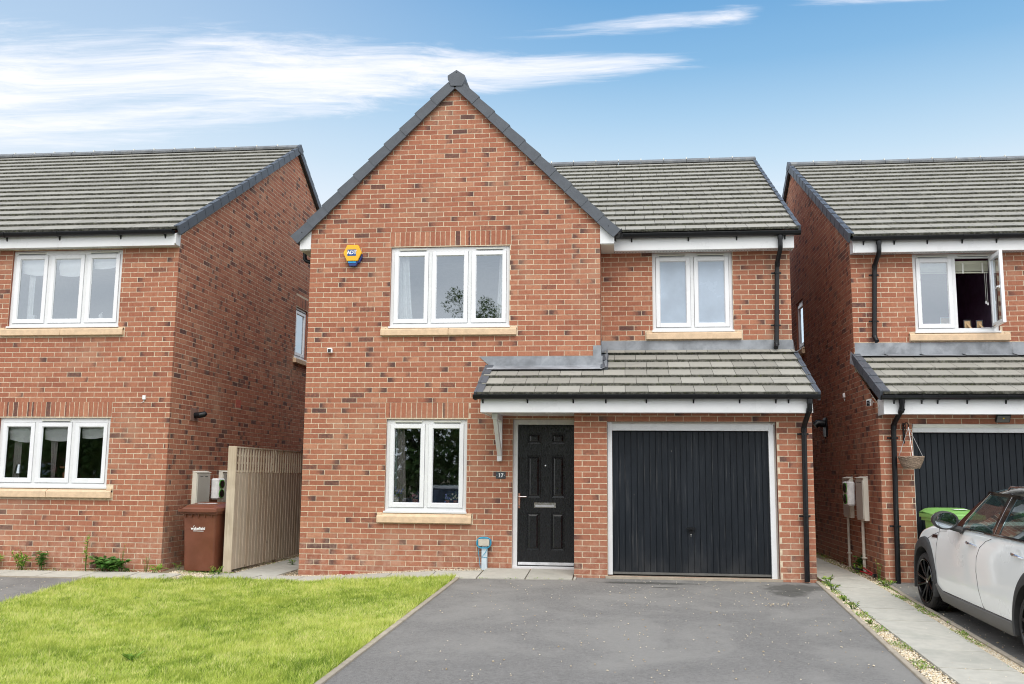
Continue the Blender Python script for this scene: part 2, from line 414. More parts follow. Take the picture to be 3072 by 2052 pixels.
class MB:
    def __init__(s):
        s.v = []; s.f = []; s.m = []; s.a = []; s.mats = []; s.att = False
    def mi(s, name):
        if name not in s.mats: s.mats.append(name)
        return s.mats.index(name)
    def add(s, vs, fs, mat, attr=None):
        b = len(s.v); s.v.extend([tuple(v) for v in vs]); k = s.mi(mat)
        for f in fs: s.f.append(tuple(b + i for i in f)); s.m.append(k)
        if attr is not None: s.att = True
        s.a.extend(attr if attr is not None else [(0, 0, 0, 1)] * len(vs))
        return s
    def box(s, fr, u0, u1, d0, d1, z0, z1, mat, attr=None):
        P = [fr.p(u, d, z) for z in (z0, z1) for d in (d0, d1) for u in (u0, u1)]
        s.add(P, [(0, 1, 3, 2), (4, 6, 7, 5), (0, 4, 5, 1), (2, 3, 7, 6), (0, 2, 6, 4), (1, 5, 7, 3)], mat, attr and [attr] * 8)
        return s
    def prism(s, fr, pts, d0, d1, mat):
        """polygon in (u,z) pulled from d0 to d1"""
        n = len(pts)
        P = [fr.p(u, d0, z) for u, z in pts] + [fr.p(u, d1, z) for u, z in pts]
        s.add(P, [tuple(range(n))[::-1], tuple(range(n, 2 * n))] + [(i, (i + 1) % n, n + (i + 1) % n, n + i) for i in range(n)], mat); return s
    def prism_u(s, fr, pts, u0, u1, mat):
        """polygon in (d,z) pulled along u"""
        n = len(pts)
        P = [fr.p(u0, d, z) for d, z in pts] + [fr.p(u1, d, z) for d, z in pts]
        s.add(P, [tuple(range(n)), tuple(range(n, 2 * n))[::-1]] + [(i, n + i, n + (i + 1) % n, (i + 1) % n) for i in range(n)], mat); return s
    def quad(s, a, b, c, d, mat):
        s.add([a, b, c, d], [(0, 1, 2, 3)], mat); return s
    def tube(s, path, r, mat, n=12, caps=True):
        path = [Vector(p) for p in path]; rs = r if isinstance(r, (list, tuple)) else [r] * len(path)
        rings = []; up = None
        for i, p in enumerate(path):
            t = (path[min(i + 1, len(path) - 1)] - path[max(i - 1, 0)])
            t = t.normalized() if t.length > 1e-9 else Vector((0, 0, 1))
            if up is None:
                up = Vector((0, 0, 1)) if abs(t.z) < .9 else Vector((1, 0, 0))
            a = t.cross(up)
            if a.length < 1e-4: a = t.orthogonal()
            a.normalize(); b = a.cross(t).normalized(); up = b
            rings.append([p + (a * math.cos(2 * math.pi * k / n) + b * math.sin(2 * math.pi * k / n)) * rs[i] for k in range(n)])
        vs = [v for rg in rings for v in rg]; fs = []
        for i in range(len(path) - 1):
            for k in range(n): fs.append((i * n + k, i * n + (k + 1) % n, (i + 1) * n + (k + 1) % n, (i + 1) * n + k))
        if caps: fs += [tuple(range(n))[::-1], tuple((len(path) - 1) * n + k for k in range(n))]
        s.add(vs, fs, mat); return s
    def lathe(s, c, ax, prof, mat, n=24, a0=0., a1=2 * math.pi, caps=False):
        """prof: (offset along axis, radius)"""
        c = Vector(c); ax = Vector(ax).normalized(); A = ax.orthogonal().normalized(); B = ax.cross(A)
        full = abs(a1 - a0 - 2 * math.pi) < 1e-6; m_ = n if full else n + 1
        vs = []
        for o, r in prof:
            for k in range(m_):
                t = a0 + (a1 - a0) * k / n; vs.append(c + ax * o + (A * math.cos(t) + B * math.sin(t)) * r)
        fs = []
        for i in range(len(prof) - 1):
            for k in range(n):
                k2 = (k + 1) % m_; fs.append((i * m_ + k, i * m_ + k2, (i + 1) * m_ + k2, (i + 1) * m_ + k))
        s.add(vs, fs, mat); return s
    def grid(s, pts, nu, nv, mat, attr=None):
        s.add(pts, [(j * nu + i, j * nu + i + 1, (j + 1) * nu + i + 1, (j + 1) * nu + i) for j in range(nv - 1) for i in range(nu - 1)], mat, attr); return s
    def mesh(s, name, off=Vector((0, 0, 0)), smooth=False, bevel=0.0, recalc=True):
        me = bpy.data.meshes.new(name)
        me.from_pydata([(x - off[0], y - off[1], z - off[2]) for x, y, z in s.v], [], s.f)
        for k in s.mats: me.materials.append(MATS[k])
        if len(s.mats) > 1: me.polygons.foreach_set('material_index', s.m)
        if s.att:
            a = me.attributes.new('bk', 'FLOAT_COLOR', 'POINT'); a.data.foreach_set('color', np.array(s.a, dtype=np.float32).ravel())
        if recalc or bevel:
            bm = bmesh.new(); bm.from_mesh(me)
            if recalc: bmesh.ops.recalc_face_normals(bm, faces=bm.faces)
            if bevel:
                es = [e for e in bm.edges if len(e.link_faces) == 2 and e.calc_face_angle(0) > .5]
                bmesh.ops.bevel(bm, geom=es, offset=bevel, segments=1, affect='EDGES', clamp_overlap=True)
            bm.to_mesh(me); bm.free()
        if smooth:
            me.polygons.foreach_set('use_smooth', [True] * len(me.polygons))
            try: me.set_sharp_from_angle(angle=R(35))
            except Exception: pass
        me.update()
        return me


def root(name, loc, label, cat, group=None):
    o = bpy.data.objects.new(name, None); col.objects.link(o); o.location = loc; o.empty_display_size = .2
    o['label'] = label; o['category'] = cat
    if group: o['group'] = group
    o['base'] = list(loc)
    return o


def base_of(parent):
    while parent.parent is not None: parent = parent.parent
    return Vector(parent['base']) if 'base' in parent else Vector(parent.location)


def part(name, mb, parent, label=None, kind=None, **kw):
    me = mb.mesh(name, off=base_of(parent), **kw)
    o = bpy.data.objects.new(name, me); col.objects.link(o); o.parent = parent
    if label: o['label'] = label
    if kind: o['kind'] = kind
    return o


def single(name, mb, label, cat, group=None, loc=None, **kw):
    """a thing that is one mesh"""
    off = Vector(loc) if loc is not None else Vector((0, 0, 0))
    me = mb.mesh(name, off=off, **kw); o = bpy.data.objects.new(name, me); col.objects.link(o); o.location = off
    o['label'] = label; o['category'] = cat; o['base'] = list(off)
    if group: o['group'] = group
    return o


def struct(name, mb, kind='structure', parent=None, **kw):
    me = mb.mesh(name, **kw); o = bpy.data.objects.new(name, me); col.objects.link(o); o['kind'] = kind
    if parent: o.parent = parent
    o['base'] = [0, 0, 0]
    return o


def interp(x, pts):
    if x <= pts[0][0]: return pts[0][1]
    for (a, fa), (b, fb) in zip(pts, pts[1:]):
        if x <= b:
            t = (x - a) / (b - a); return fa + (fb - fa) * t
    return pts[-1][1]


HW = [(-4, -.11), (-3.6, -.105), (-2, -.085), (-1, -.125), (0, -.165), (.84, -.118), (2.0, -.03), (2.66, -.008), (4, -.008), (4.4, -.03), (7.1, -.028), (7.6, -.035), (8.07, -.03), (12, -.03)]
HF = [(-5, -.145), (-3, -.14), (-1.3, -.14), (0, -.152), (.5, -.155), (1.5, -.10), (2.3, -.062), (4, -.050), (7.1, -.050), (7.85, -.062), (8.05, -.11), (8.3, -.125), (12, -.125)]


def G(x, y):
    """height of the ground"""
    a, b = interp(x, HW), interp(x, HF)
    if y >= 0: return a
    if y > -.85: return a + (b - a) * (-y / .85)
    return b + .048 * (max(y, -9.0) + .85)


def P2(px, py, y):
    """world point on the plane Y=y seen at a pixel of the full size photograph"""
    d = _r * ((px - 1536) / FPX) - _u * ((py - 1026) / FPX) + _fw
    t = (y - CAM.y) / d.y
    return CAM + d * t


def seen_size(p, n, area):
    """how large a piece shows in the picture; 0 when it is outside the frame or faces away"""
    v = p - CAM; z = v.dot(_fw)
    if z < .2: return 0
    x = v.dot(_r) / z * FPX; y = v.dot(_u) / z * FPX
    if abs(x) > 1560 or abs(y) > 1050: return 0
    c = -v.normalized().dot(n)
    return area * c / (z * z) if c > 0 else 0


# ------------------------------------------------------------------ bricks
BH, BL, J = .065, .215, .010


def clip(poly, hp):
    for a, b, c in hp:
        out = []
        for i in range(len(poly)):
            p, q = poly[i], poly[(i + 1) % len(poly)]
            fp, fq = a * p[0] + b * p[1] - c, a * q[0] + b * q[1] - c
            if fp <= 0: out.append(p)
            if (fp < 0 < fq) or (fq < 0 < fp):
                t = fp / (fp - fq); out.append((p[0] + (q[0] - p[0]) * t, p[1] + (q[1] - p[1]) * t))
        poly = out
        if len(poly) < 3: return []
    return poly


def brick_attr(dark_p):
    tone = min(1, max(0, random.gauss(.5, .24)))
    r = random.random(); l = rr = 0.
    if r < dark_p:
        k = random.random()
        if k < .42: l = random.uniform(.45, 1)
        elif k < .84: rr = random.uniform(.45, 1)
        else: l = rr = random.uniform(.45, .8)
    return tone, l, rr


BRICK_VAR = {}


def brick_mesh(L, H, dark):
    key = (round(L, 3), round(H, 3), dark, random.randrange(10))
    if key in BRICK_VAR: return BRICK_VAR[key]
    tone, l, rr = brick_attr(1.0 if dark else 0.0)
    mb = MB(); one_brick(mb, Fr((0, 0, 0), (1, 0, 0), (0, -1, 0)), [(0, 0), (L, 0), (L, H), (0, H)], tone, l, rr)
    BRICK_VAR[key] = mb.mesh('brick', recalc=False)
    return BRICK_VAR[key]


def one_brick(mb, fr, poly, tone, l, rr, dep=.018):
    u0 = min(p[0] for p in poly); u1 = max(p[0] for p in poly); L = max(1e-4, u1 - u0)
    n = len(poly); j = .0013
    P = []; A = []
    pr = random.uniform(-.0006, .0012)
    for d in (0., -dep):
        for (u, z) in poly:
            ju, jz = (random.uniform(-j, j), random.uniform(-j, j)) if d == 0 else (0, 0)
            P.append(fr.p(u + ju, (pr if d == 0 else d), z + jz)); t = (u - u0) / L
            A.append((tone, l * (1 - t) + rr * t, random.random(), 1))
    mb.add(P, [tuple(range(n))] + [(i, n + i, n + (i + 1) % n, (i + 1) % n) for i in range(n)], 'brick', A)


class Brickwork:
    """collects the bricks of one house: the 300 that show largest become objects of their own, the rest one part"""
    def __init__(s, house):
        s.h = house; s.items = []
    def lay(s, wallobj, fr, u0, u1, z0, z1, hp=(), holes=(), dark=.22, bond=0.0, z_ref=0.0, corner0=False, corner1=False):
        k0 = math.floor((z0 - z_ref) / .075 + .5); k = k0
        while z_ref + k * .075 < z1 - .02:
            zb = z_ref + k * .075; zt = zb + BH
            cuts = [(a, b) for (a, b, c, d) in holes if c < zb + .045 and d > zb + .02]
            segs = [(u0, u1)]
            for a, b in cuts:
                ns = []
                for p, q in segs:
                    if b <= p or a >= q: ns.append((p, q)); continue
                    if a - p > .03: ns.append((p, a - .004))
                    if q - b > .03: ns.append((b + .004, q))
                segs = ns
            off = (k % 2) * .1125 + bond
            for p, q in segs:
                i = math.floor((p - off - u0) / .225)
                while True:
                    a = u0 + off + i * .225; b = a + BL; i += 1
                    if a >= q - .012: break
                    a2, b2 = max(a, p), min(b, q)
                    if q - b2 < .03: b2 = q
                    if b2 - a2 < .022: continue
                    zt_ = min(zt, z1 + .0)
                    full = [(a2, zb), (b2, zb), (b2, zt_), (a2, zt_)]
                    poly = clip(full, hp)
                    if len(poly) < 3: continue
                    if max(x for x, _ in poly) - min(x for x, _ in poly) < .02: continue
                    s.items.append((wallobj, fr, poly, len(poly) == 4 and poly == full, random.random() < dark))
            k += 1
    def soldiers(s, wallobj, fr, u0, u1, z0, dark=.25):
        n = round((u1 - u0) / .075); w = (u1 - u0) / n
        for i in range(n):
            a = u0 + i * w + .005; b = a + w - .010
            s.items.append((wallobj, fr, [(a, z0), (b, z0), (b, z0 + .215), (a, z0 + .215)], True, random.random() < dark))
    def build(s):
        def key(it):
            fr, poly = it[1], it[2]
            cu = sum(p[0] for p in poly) / len(poly); cz = sum(p[1] for p in poly) / len(poly)
            us = [p[0] for p in poly]; zs = [p[1] for p in poly]
            return seen_size(fr.p(cu, 0, cz), fr.N, (max(us) - min(us)) * (max(zs) - min(zs)))
        ranked = sorted(s.items, key=key, reverse=True)
        big = [it for it in ranked if it[3]][:300]; ids = {id(it) for it in big}
        base = base_of(s.h)
        for w, fr, poly, _, dk in big:
            u0 = min(p[0] for p in poly); z0 = min(p[1] for p in poly); L = max(p[0] for p in poly) - u0; H = max(p[1] for p in poly) - z0
            o = bpy.data.objects.new('brick', brick_mesh(L, H, dk)); col.objects.link(o); o.parent = w
            o.location = fr.p(u0, 0, z0) - base; o.rotation_euler = (0, 0, fr.rotz())
        mb = MB()
        for it in s.items:
            if id(it) in ids: continue
            tone, l, rr = brick_attr(1.0 if it[4] else 0.0); one_brick(mb, it[1], it[2], tone, l, rr)
        if mb.v: part('brickwork', mb, s.h, kind='stuff', recalc=False)


def wall_core(house, name, fr, polys, holes, thick=.22, mats=('mortar', 'plain_brick'), back=True):
    """mortar bed of a wall with its openings; polys: convex outlines in (u,z)"""
    mb = MB(); e = .0018
    us = sorted({h for a, b, c, d in holes for h in (a, b)}); zs = sorted({h for a, b, c, d in holes for h in (c, d)})
    for poly in polys:
        U = [min(p[0] for p in poly)] + [x for x in us if min(p[0] for p in poly) < x < max(p[0] for p in poly)] + [max(p[0] for p in poly)]
        Z = [min(p[1] for p in poly)] + [x for x in zs if min(p[1] for p in poly) < x < max(p[1] for p in poly)] + [max(p[1] for p in poly)]
        hp = []
        for i in range(len(poly)):           # counter clockwise outline -> half planes
            (x0, y0), (x1, y1) = poly[i], poly[(i + 1) % len(poly)]
            hp.append((y1 - y0, -(x1 - x0), (y1 - y0) * x0 - (x1 - x0) * y0))
        for i in range(len(U) - 1):
            for j in range(len(Z) - 1):
                cu, cz = (U[i] + U[i + 1]) / 2, (Z[j] + Z[j + 1]) / 2
                if any(a < cu < b and c < cz < d for a, b, c, d in holes): continue
                q = clip([(U[i], Z[j]), (U[i + 1], Z[j]), (U[i + 1], Z[j + 1]), (U[i], Z[j + 1])], hp)
                if len(q) < 3: continue
                mb.add([fr.p(u, -e, z) for u, z in q], [tuple(range(len(q)))], mats[0])
                if back: mb.add([fr.p(u, -thick, z) for u, z in q][::-1], [tuple(range(len(q)))], mats[1])
    for a, b, c, d in holes:
        for (p, q) in (((a, c), (a, d)), ((b, d), (b, c)), ((a, d), (b, d)), ((b, c), (a, c))):
            mb.add([fr.p(p[0], -e, p[1]), fr.p(q[0], -e, q[1]), fr.p(q[0], -thick, q[1]), fr.p(p[0], -thick, p[1])], [(0, 1, 2, 3)], mats[1])
    return part(name, mb, house, recalc=False)


# ------------------------------------------------------------------ roof tiles
class Roofing:
    def __init__(s, house):
        s.h = house; s.items = []
    def cover(s, roofobj, o, U, S, width, rows, gauge, tw=.30, phase=0.0, skip=None, bounds=None):
        """o: eaves corner, U along the eaves, S up the slope"""
        o, U, S = Vector(o), Vector(U).normalized(), Vector(S).normalized(); N = U.cross(S).normalized()
        for r_ in range(rows):
            b0, b1 = bounds(r_) if bounds else (0, width)
            off = (r_ % 2) * tw / 2 + phase - tw
            x = off
            while x < b1:
                a, b = max(x, b0), min(x + tw, b1); x += tw
                if b - a < .03: continue
                if skip and skip(r_, (a + b) / 2): continue
                s.items.append((roofobj, o + U * a + S * (r_ * gauge), U, S, N, b - a, gauge))
    TV = {}
    @staticmethod
    def verts(w, g, dz, tw_):
        T, H = .044, .010       # tail height over the bed, head height
        c = .003
        return [(0, 0, T - .036), (w, 0, T - .036), (0 + c, dz, T + tw_), (w - c, dz, T - tw_), (0 + c, g + .012, H), (w - c, g + .012, H)]
    def tile(s, mb, o, U, S, N, w, g):
        dz = random.uniform(-.004, .004); tw_ = random.uniform(-.0022, .0022); tone = random.random()
        vs = s.verts(w, g, dz, tw_)
        P = [o + U * a + S * b + N * c for a, b, c in vs]
        # the tail face is mossy; a narrow strip behind it too
        q = [o + U * .003 + S * (dz + .045) + N * (.044 - .0035), o + U * (w - .003) + S * (dz + .045) + N * (.044 - .0035)]
        P += q
        A = [(tone, 1, 0, 1), (tone, 1, 0, 1), (tone, .75, 0, 1), (tone, .75, 0, 1), (tone, .12, 0, 1), (tone, .12, 0, 1), (tone, .0, 0, 1), (tone, .0, 0, 1)]  # head end slightly darkened in the colour, as shade below the next tile
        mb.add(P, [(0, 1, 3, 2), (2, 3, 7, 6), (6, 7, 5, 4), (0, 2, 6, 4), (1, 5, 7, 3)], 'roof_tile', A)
    def build(s):
        ranked = sorted(s.items, key=lambda t: seen_size(t[1] + t[2] * t[5] / 2 + t[3] * t[6] / 2, t[4], t[5] * t[6]), reverse=True)
        base = base_of(s.h)
        for (ro, o, U, S, N, w, g) in ranked[:300]:
            M = Matrix((U, S, N)).transposed().to_4x4()
            key = (round(w, 3), round(g, 4), random.randrange(8))
            if key not in s.TV:
                mb = MB(); s.tile(mb, Vector(), Vector((1, 0, 0)), Vector((0, 1, 0)), Vector((0, 0, 1)), w, g); s.TV[key] = mb.mesh('roof_tile', recalc=False)
            ob = bpy.data.objects.new('roof_tile', s.TV[key]); col.objects.link(ob); ob.parent = ro
            M.translation = o - base; ob.matrix_local = M
        if len(ranked) > 300:
            mb = MB()
            for (ro, o, U, S, N, w, g) in ranked[300:]: s.tile(mb, o, U, S, N, w, g)
            part('tiling', mb, s.h, kind='stuff', recalc=False)


def verge(parent, A, B, out, n, h=.135, top=.035, t=.032, lap=.045, step=.011, fl=.085):
    """stepped dry verge units from eaves A to ridge B on the face whose outward normal is out"""
    A, B, out = Vector(A), Vector(B), Vector(out); S = (B - A); L = S.length; S.normalize()
    N = out.cross(S); N = N if N.z > 0 else -N
    g = L / n
    for i in range(n):
        mb = MB(); a = i * g - (.0 if i else .0); b = (i + 1) * g + lap
        P = []
        for s_, nn in ((a, step), (b, 0)):
            for d_, k in ((0, 0), (t, 1)):
                for hz in (top + nn, top - h + nn * .3):
                    P.append(A + S * s_ + N * hz + out * (d_ + (step * .35 if s_ == a else 0)))
        # index: s(2) x d(2) x h(2)
        I = lambda s_, d_, h_: s_ * 4 + d_ * 2 + h_
        F = [(I(0, 1, 0), I(1, 1, 0), I(1, 1, 1), I(0, 1, 1)), (I(0, 0, 0), I(0, 0, 1), I(1, 0, 1), I(1, 0, 0)), (I(0, 0, 0), I(1, 0, 0), I(1, 1, 0), I(0, 1, 0)),
             (I(0, 0, 1), I(0, 1, 1), I(1, 1, 1), I(1, 0, 1)), (I(0, 0, 0), I(0, 1, 0), I(0, 1, 1), I(0, 0, 1)), (I(1, 0, 0), I(1, 0, 1), I(1, 1, 1), I(1, 1, 0))]
        mb.add(P, F, 'dark_grey_plastic')
        # flange lying over the tiles
        q = []
        for s_, nn in ((a, step), (b, 0)):
            for dd in (.0, -fl): q += [A + S * s_ + N * (top + nn) + out * dd, A + S * s_ + N * (top + nn - .014) + out * dd]
        mb.add(q, [(0, 4, 6, 2), (0, 1, 5, 4), (2, 6, 7, 3), (0, 2, 3, 1), (4, 5, 7, 6), (1, 3, 7, 5)], 'dark_grey_plastic')
        if i == 0:
            c = A + S * (g * .5) + N * (top - h * .45) + out * (t + .004); mb.lathe(c, out, [(0, .009), (.003, .008), (.003, 0)], 'black_plastic', 8)
        part('verge_unit', mb, parent)


def ridge(parent, A, B, n, w=.13, drop=.075):
    A, B = Vector(A), Vector(B); D = (B - A); L = D.length; D.normalize(); Sd = D.cross(Vector((0, 0, 1))).normalized()
    g = L / n
    for i in range(n):
        a = A + D * (i * g + .004); b = A + D * ((i + 1) * g - .004); j = Vector((0, 0, random.uniform(-.003, .003)))
        mb = MB(); P = []
        for q in (a, b):
            P += [q + Sd * w - Vector((0, 0, drop)) + j, q + Sd * .035 - Vector((0, 0, .008)) + j, q + j, q - Sd * .035 - Vector((0, 0, .008)) + j, q - Sd * w - Vector((0, 0, drop)) + j,
                  q - Sd * (w - .01) - Vector((0, 0, drop + .035)), q + Sd * (w - .01) - Vector((0, 0, drop + .035))]
        mb.add(P, [(k, k + 1, 8 + k, 7 + k) for k in range(6)] + [(6, 0, 7, 13), tuple(range(7)), tuple(range(13, 6, -1))], 'ridge_grey')
        part('ridge_tile', mb, parent)
        m2 = MB(); m2.box(Fr(b, D, -Sd), -.006, .012, -.05, .05, -.022, .012, 'vent_white')
        if i < n - 1 and i % 1 == 0: part('ridge_clip', m2, parent)


# ------------------------------------------------------------------ windows
def window(house, fr, u0, u1, z0, z1, n, vents=(), glass='glass', deep=-.035, open_last=False, frosted=False, name='window'):
    w = u1 - u0
    mb = MB(); F = 'white_plastic'; db = deep - .065
    mb.box(fr, u0, u0 + .05, db, deep, z0, z1, F); mb.box(fr, u1 - .05, u1, db, deep, z0, z1, F)
    mb.box(fr, u0 + .05, u1 - .05, db, deep, z1 - .068, z1, F); mb.box(fr, u0 + .05, u1 - .05, db, deep, z0, z0 + .055, F)
    for i in range(1, n):
        c = u0 + w * i / n; mb.box(fr, c - .026, c + .026, db, deep, z0 + .055, z1 - .068, F)
    W = part(name, mb, house, bevel=.003)
    m2 = MB(); m2.box(fr, u0 - .012, u1 + .012, deep - .03, deep + .06, z0 - .022, z0 + .006, F); part('window_cill', m2, W, bevel=.003)
    for (a, b) in vents:
        m3 = MB(); m3.prism_u(fr, [(deep - .002, z1 - .052), (deep + .014, z1 - .046), (deep + .017, z1 - .030), (deep - .002, z1 - .020)], a, b, 'vent_white')
        m3.box(fr, a + .012, b - .012, deep + .004, deep + .0165, z1 - .054, z1 - .048, 'seal_grey'); part('trickle_vent', m3, W)
    for i in range(n):
        a = u0 + w * i / n + (.026 if i else .05) + .003; b = u0 + w * (i + 1) / n - (.026 if i < n - 1 else .05) - .003
        c, d = z0 + .055 + .003, z1 - .068 - .003; t = .058; ds = deep + .014
        opened = open_last and i == n - 1
        f2 = fr
        if opened:      # swung open on its right hand hinge
            ang = R(86); hinge = fr.p(b, ds, 0); nu = (-fr.U * math.cos(ang) + fr.N * math.sin(ang)); nn = nu.cross(Vector((0, 0, 1))) * -1
            f2 = Fr(hinge, nu, nn); aa, bb = 0.0, b - a
            dd0, dd1, gdz = -.045, .0, -.02
        else:
            aa, bb = a, b; dd0, dd1, gdz = deep - .03, ds, ds - .026
        ms = MB(); K = 'white_sash'
        for (p, q, r_, s_) in ((aa, aa + t, c, d), (bb - t, bb, c, d), (aa + t, bb - t, d - t, d), (aa + t, bb - t, c, c + t)):
            ms.box(f2, p, q, dd0, dd1, r_, s_, K)
        # sloped glazing bead
        io, ii = (aa + t, bb - t, c + t, d - t), (aa + t + .010, bb - t - .010, c + t + .010, d - t - .010)
        O = [(io[0], io[2]), (io[1], io[2]), (io[1], io[3]), (io[0], io[3])]; I_ = [(ii[0], ii[2]), (ii[1], ii[2]), (ii[1], ii[3]), (ii[0], ii[3])]
        for k in range(4):
            k2 = (k + 1) % 4
            ms.add([f2.p(O[k][0], dd1 - .002, O[k][1]), f2.p(O[k2][0], dd1 - .002, O[k2][1]), f2.p(I_[k2][0], gdz + .001, I_[k2][1]), f2.p(I_[k][0], gdz + .001, I_[k][1])], [(0, 1, 2, 3)], K)
        part('sash', ms, W, bevel=.003)
        mp = MB(); mp.quad(f2.p(ii[0] - .006, gdz, ii[2] - .006), f2.p(ii[1] + .006, gdz, ii[2] - .006), f2.p(ii[1] + .006, gdz, ii[3] + .006), f2.p(ii[0] - .006, gdz, ii[3] + .006), 'frosted_glass' if frosted else glass)
        part('pane', mp, W, recalc=False)
        if opened:
            mh = MB(); mh.box(f2, bb - .05, bb - .025, -.062, -.045, (c + d) / 2 - .02, (c + d) / 2 + .02, 'white_sash'); mh.tube([f2.p(bb - .037, -.065, (c + d) / 2), f2.p(bb - .037, -.085, (c + d) / 2), f2.p(bb - .11, -.085, (c + d) / 2 - .02)], .009, 'white_sash', 8)
            part('window_handle', mh, W)
            mk = MB(); mk.box(fr, b - .20, b - .01, deep - .02, deep + .01, c - .004, c + .004, 'chrome'); mk.box(f2, .05, .22, -.056, -.046, c, c + .012, 'chrome'); part('hinge_stay', mk, W)
    return W


def stone_sill(house, fr, u0, u1, z0, z1, joint=None, pr=.06):
    segs = [(u0, u1)] if joint is None else [(u0, joint - .003), (joint + .003, u1)]
    for k, (a, b) in enumerate(segs):
        mb = MB()
        mb.prism_u(fr, [(-.08, z0 + .004), (pr, z0 + .004), (pr, z0 + .092), (.0, z1 - .012), (-.08, z1 - .006)], a, b, 'buff_stone')
        if k == 0: mb.box(fr, a - .0, a + .075, -.08, pr - .02, z0 + .08, z1 - .006, 'buff_stone')
        if k == len(segs) - 1: mb.box(fr, b - .075, b + .0, -.08, pr - .02, z0 + .08, z1 - .006, 'buff_stone')
        part('stone_sill', mb, house, bevel=.004)


def room(house, fr, u0, u1, z0, z1, depth=2.6, mat='interior', side_mat=None):
    mb = MB(); a, b, c, d = u0, u1, z0, z1; n0, n1 = -.225, -depth
    mb.quad(fr.p(a, n1, c), fr.p(b, n1, c), fr.p(b, n1, d), fr.p(a, n1, d), mat)
    mb.quad(fr.p(a, n0, c), fr.p(a, n1, c), fr.p(a, n1, d), fr.p(a, n0, d), mat)
    mb.quad(fr.p(b, n0, c), fr.p(b, n1, c), fr.p(b, n1, d), fr.p(b, n0, d), side_mat or mat)
    mb.quad(fr.p(a, n0, d), fr.p(b, n0, d), fr.p(b, n1, d), fr.p(a, n1, d), mat)
    mb.quad(fr.p(a, n0, c), fr.p(b, n0, c), fr.p(b, n1, c), fr.p(a, n1, c), mat)
    part('room_lining', mb, house, recalc=False)


def curtain(house, fr, pts_top, pts_bot, z0, z1, mat, folds=6, amp=.018, d=-.20, name='curtain'):
    """a hanging cloth between u ranges at its top and foot"""
    mb = MB(); nu, nv = folds * 6 + 1, 14; P = []
    for j in range(nv):
        t = j / (nv - 1); tt = t ** .7; a = pts_bot[0] * (1 - tt) + pts_top[0] * tt; b = pts_bot[1] * (1 - tt) + pts_top[1] * tt
        for i in range(nu):
            s_ = i / (nu - 1); P.append(fr.p(a + (b - a) * s_, d + amp * math.sin(s_ * folds * 2 * math.pi + .6 * t) * (1 - .3 * t), z0 + (z1 - z0) * t))
    mb.grid(P, nu, nv, mat); return part(name, mb, house, smooth=True)


# ------------------------------------------------------------------ rainwater goods, boards
def gutter(house, fr, u0, u1, d, z, brackets, r=.056):
    mb = MB(); n = 10
    for rr, fl in ((r, 0), (r - .004, 1)):
        P = []
        for u in (u0, u1):
            for k in range(n + 1):
                t = math.pi * k / n; P.append(fr.p(u, d + rr * math.cos(t), z - rr * math.sin(t) + 0))
        mb.grid(P, n + 1, 2, 'black_plastic')
    for u in (u0, u1):
        c = [fr.p(u, d + r * math.cos(math.pi * k / n), z - r * math.sin(math.pi * k / n)) for k in range(n + 1)]
        mb.add(c, [tuple(range(n + 1))], 'black_plastic')
    for dd in (d + r - .002, d - r + .002): mb.box(fr, u0, u1, dd - .004, dd + .004, z - .004, z + .006, 'black_plastic')
    g = part('gutter', mb, house, recalc=False, smooth=True)
    for u in brackets:
        m2 = MB(); P = []
        for uu in (u - .012, u + .012):
            for k in range(n + 1):
                t = math.pi * k / n; P.append(fr.p(uu, d + (r + .006) * math.cos(t), z - (r + .006) * math.sin(t)))
        m2.grid(P, n + 1, 2, 'black_plastic')
        m2.prism_u(fr, [(d - r - .012, z - .01), (d - r + .02, z - .05), (d - r - .004, z - .105), (d - r - .016, z - .09)], u - .010, u + .010, 'black_plastic')
        m2.box(fr, u - .012, u + .012, d + r - .006, d + r + .010, z - .008, z + .010, 'black_plastic')
        part('gutter_bracket', m2, g, recalc=False)
    return g


def downpipe(house, path, collars=(), clips=(), r=.034, wall_d=None):
    mb = MB()
    # round off corners
    pts = [Vector(p) for p in path]; out = [pts[0]]
    for i in range(1, len(pts) - 1):
        a = (pts[i - 1] - pts[i]).normalized(); b = (pts[i + 1] - pts[i]).normalized(); k = .05
        for t in (0, .25, .5, .75, 1.):
            p = pts[i] + a * k * (1 - t) ** 2 + b * k * t ** 2; out.append(p)
    out.append(pts[-1])
    mb.tube(out, r, 'black_plastic', 16)
    pipe = part('downpipe', mb, house, smooth=True)
    for (p, q) in collars:
        m2 = MB(); p, q = Vector(p), Vector(q); m2.tube([p, q], r + .005, 'black_plastic', 16); part('pipe_collar', m2, pipe, smooth=True)
    for c in clips:
        c = Vector(c); m3 = MB(); m3.tube([c - Vector((0, 0, .012)), c + Vector((0, 0, .012))], r + .008, 'black_plastic', 14)
        m3.box(Fr(c, (1, 0, 0), (0, -1, 0)), -r - .045, r + .03, -.035, -.02, -.012, .012, 'black_plastic'); m3.tube([c + Vector((-r - .025, -.0, 0)), c + Vector((-r - .025, .02, 0))], .009, 'black_plastic', 8)
        part('pipe_clip', m3, pipe)
    return pipe

def slope_vec(dy, dz):
    return Vector((0, dy, dz)).normalized()


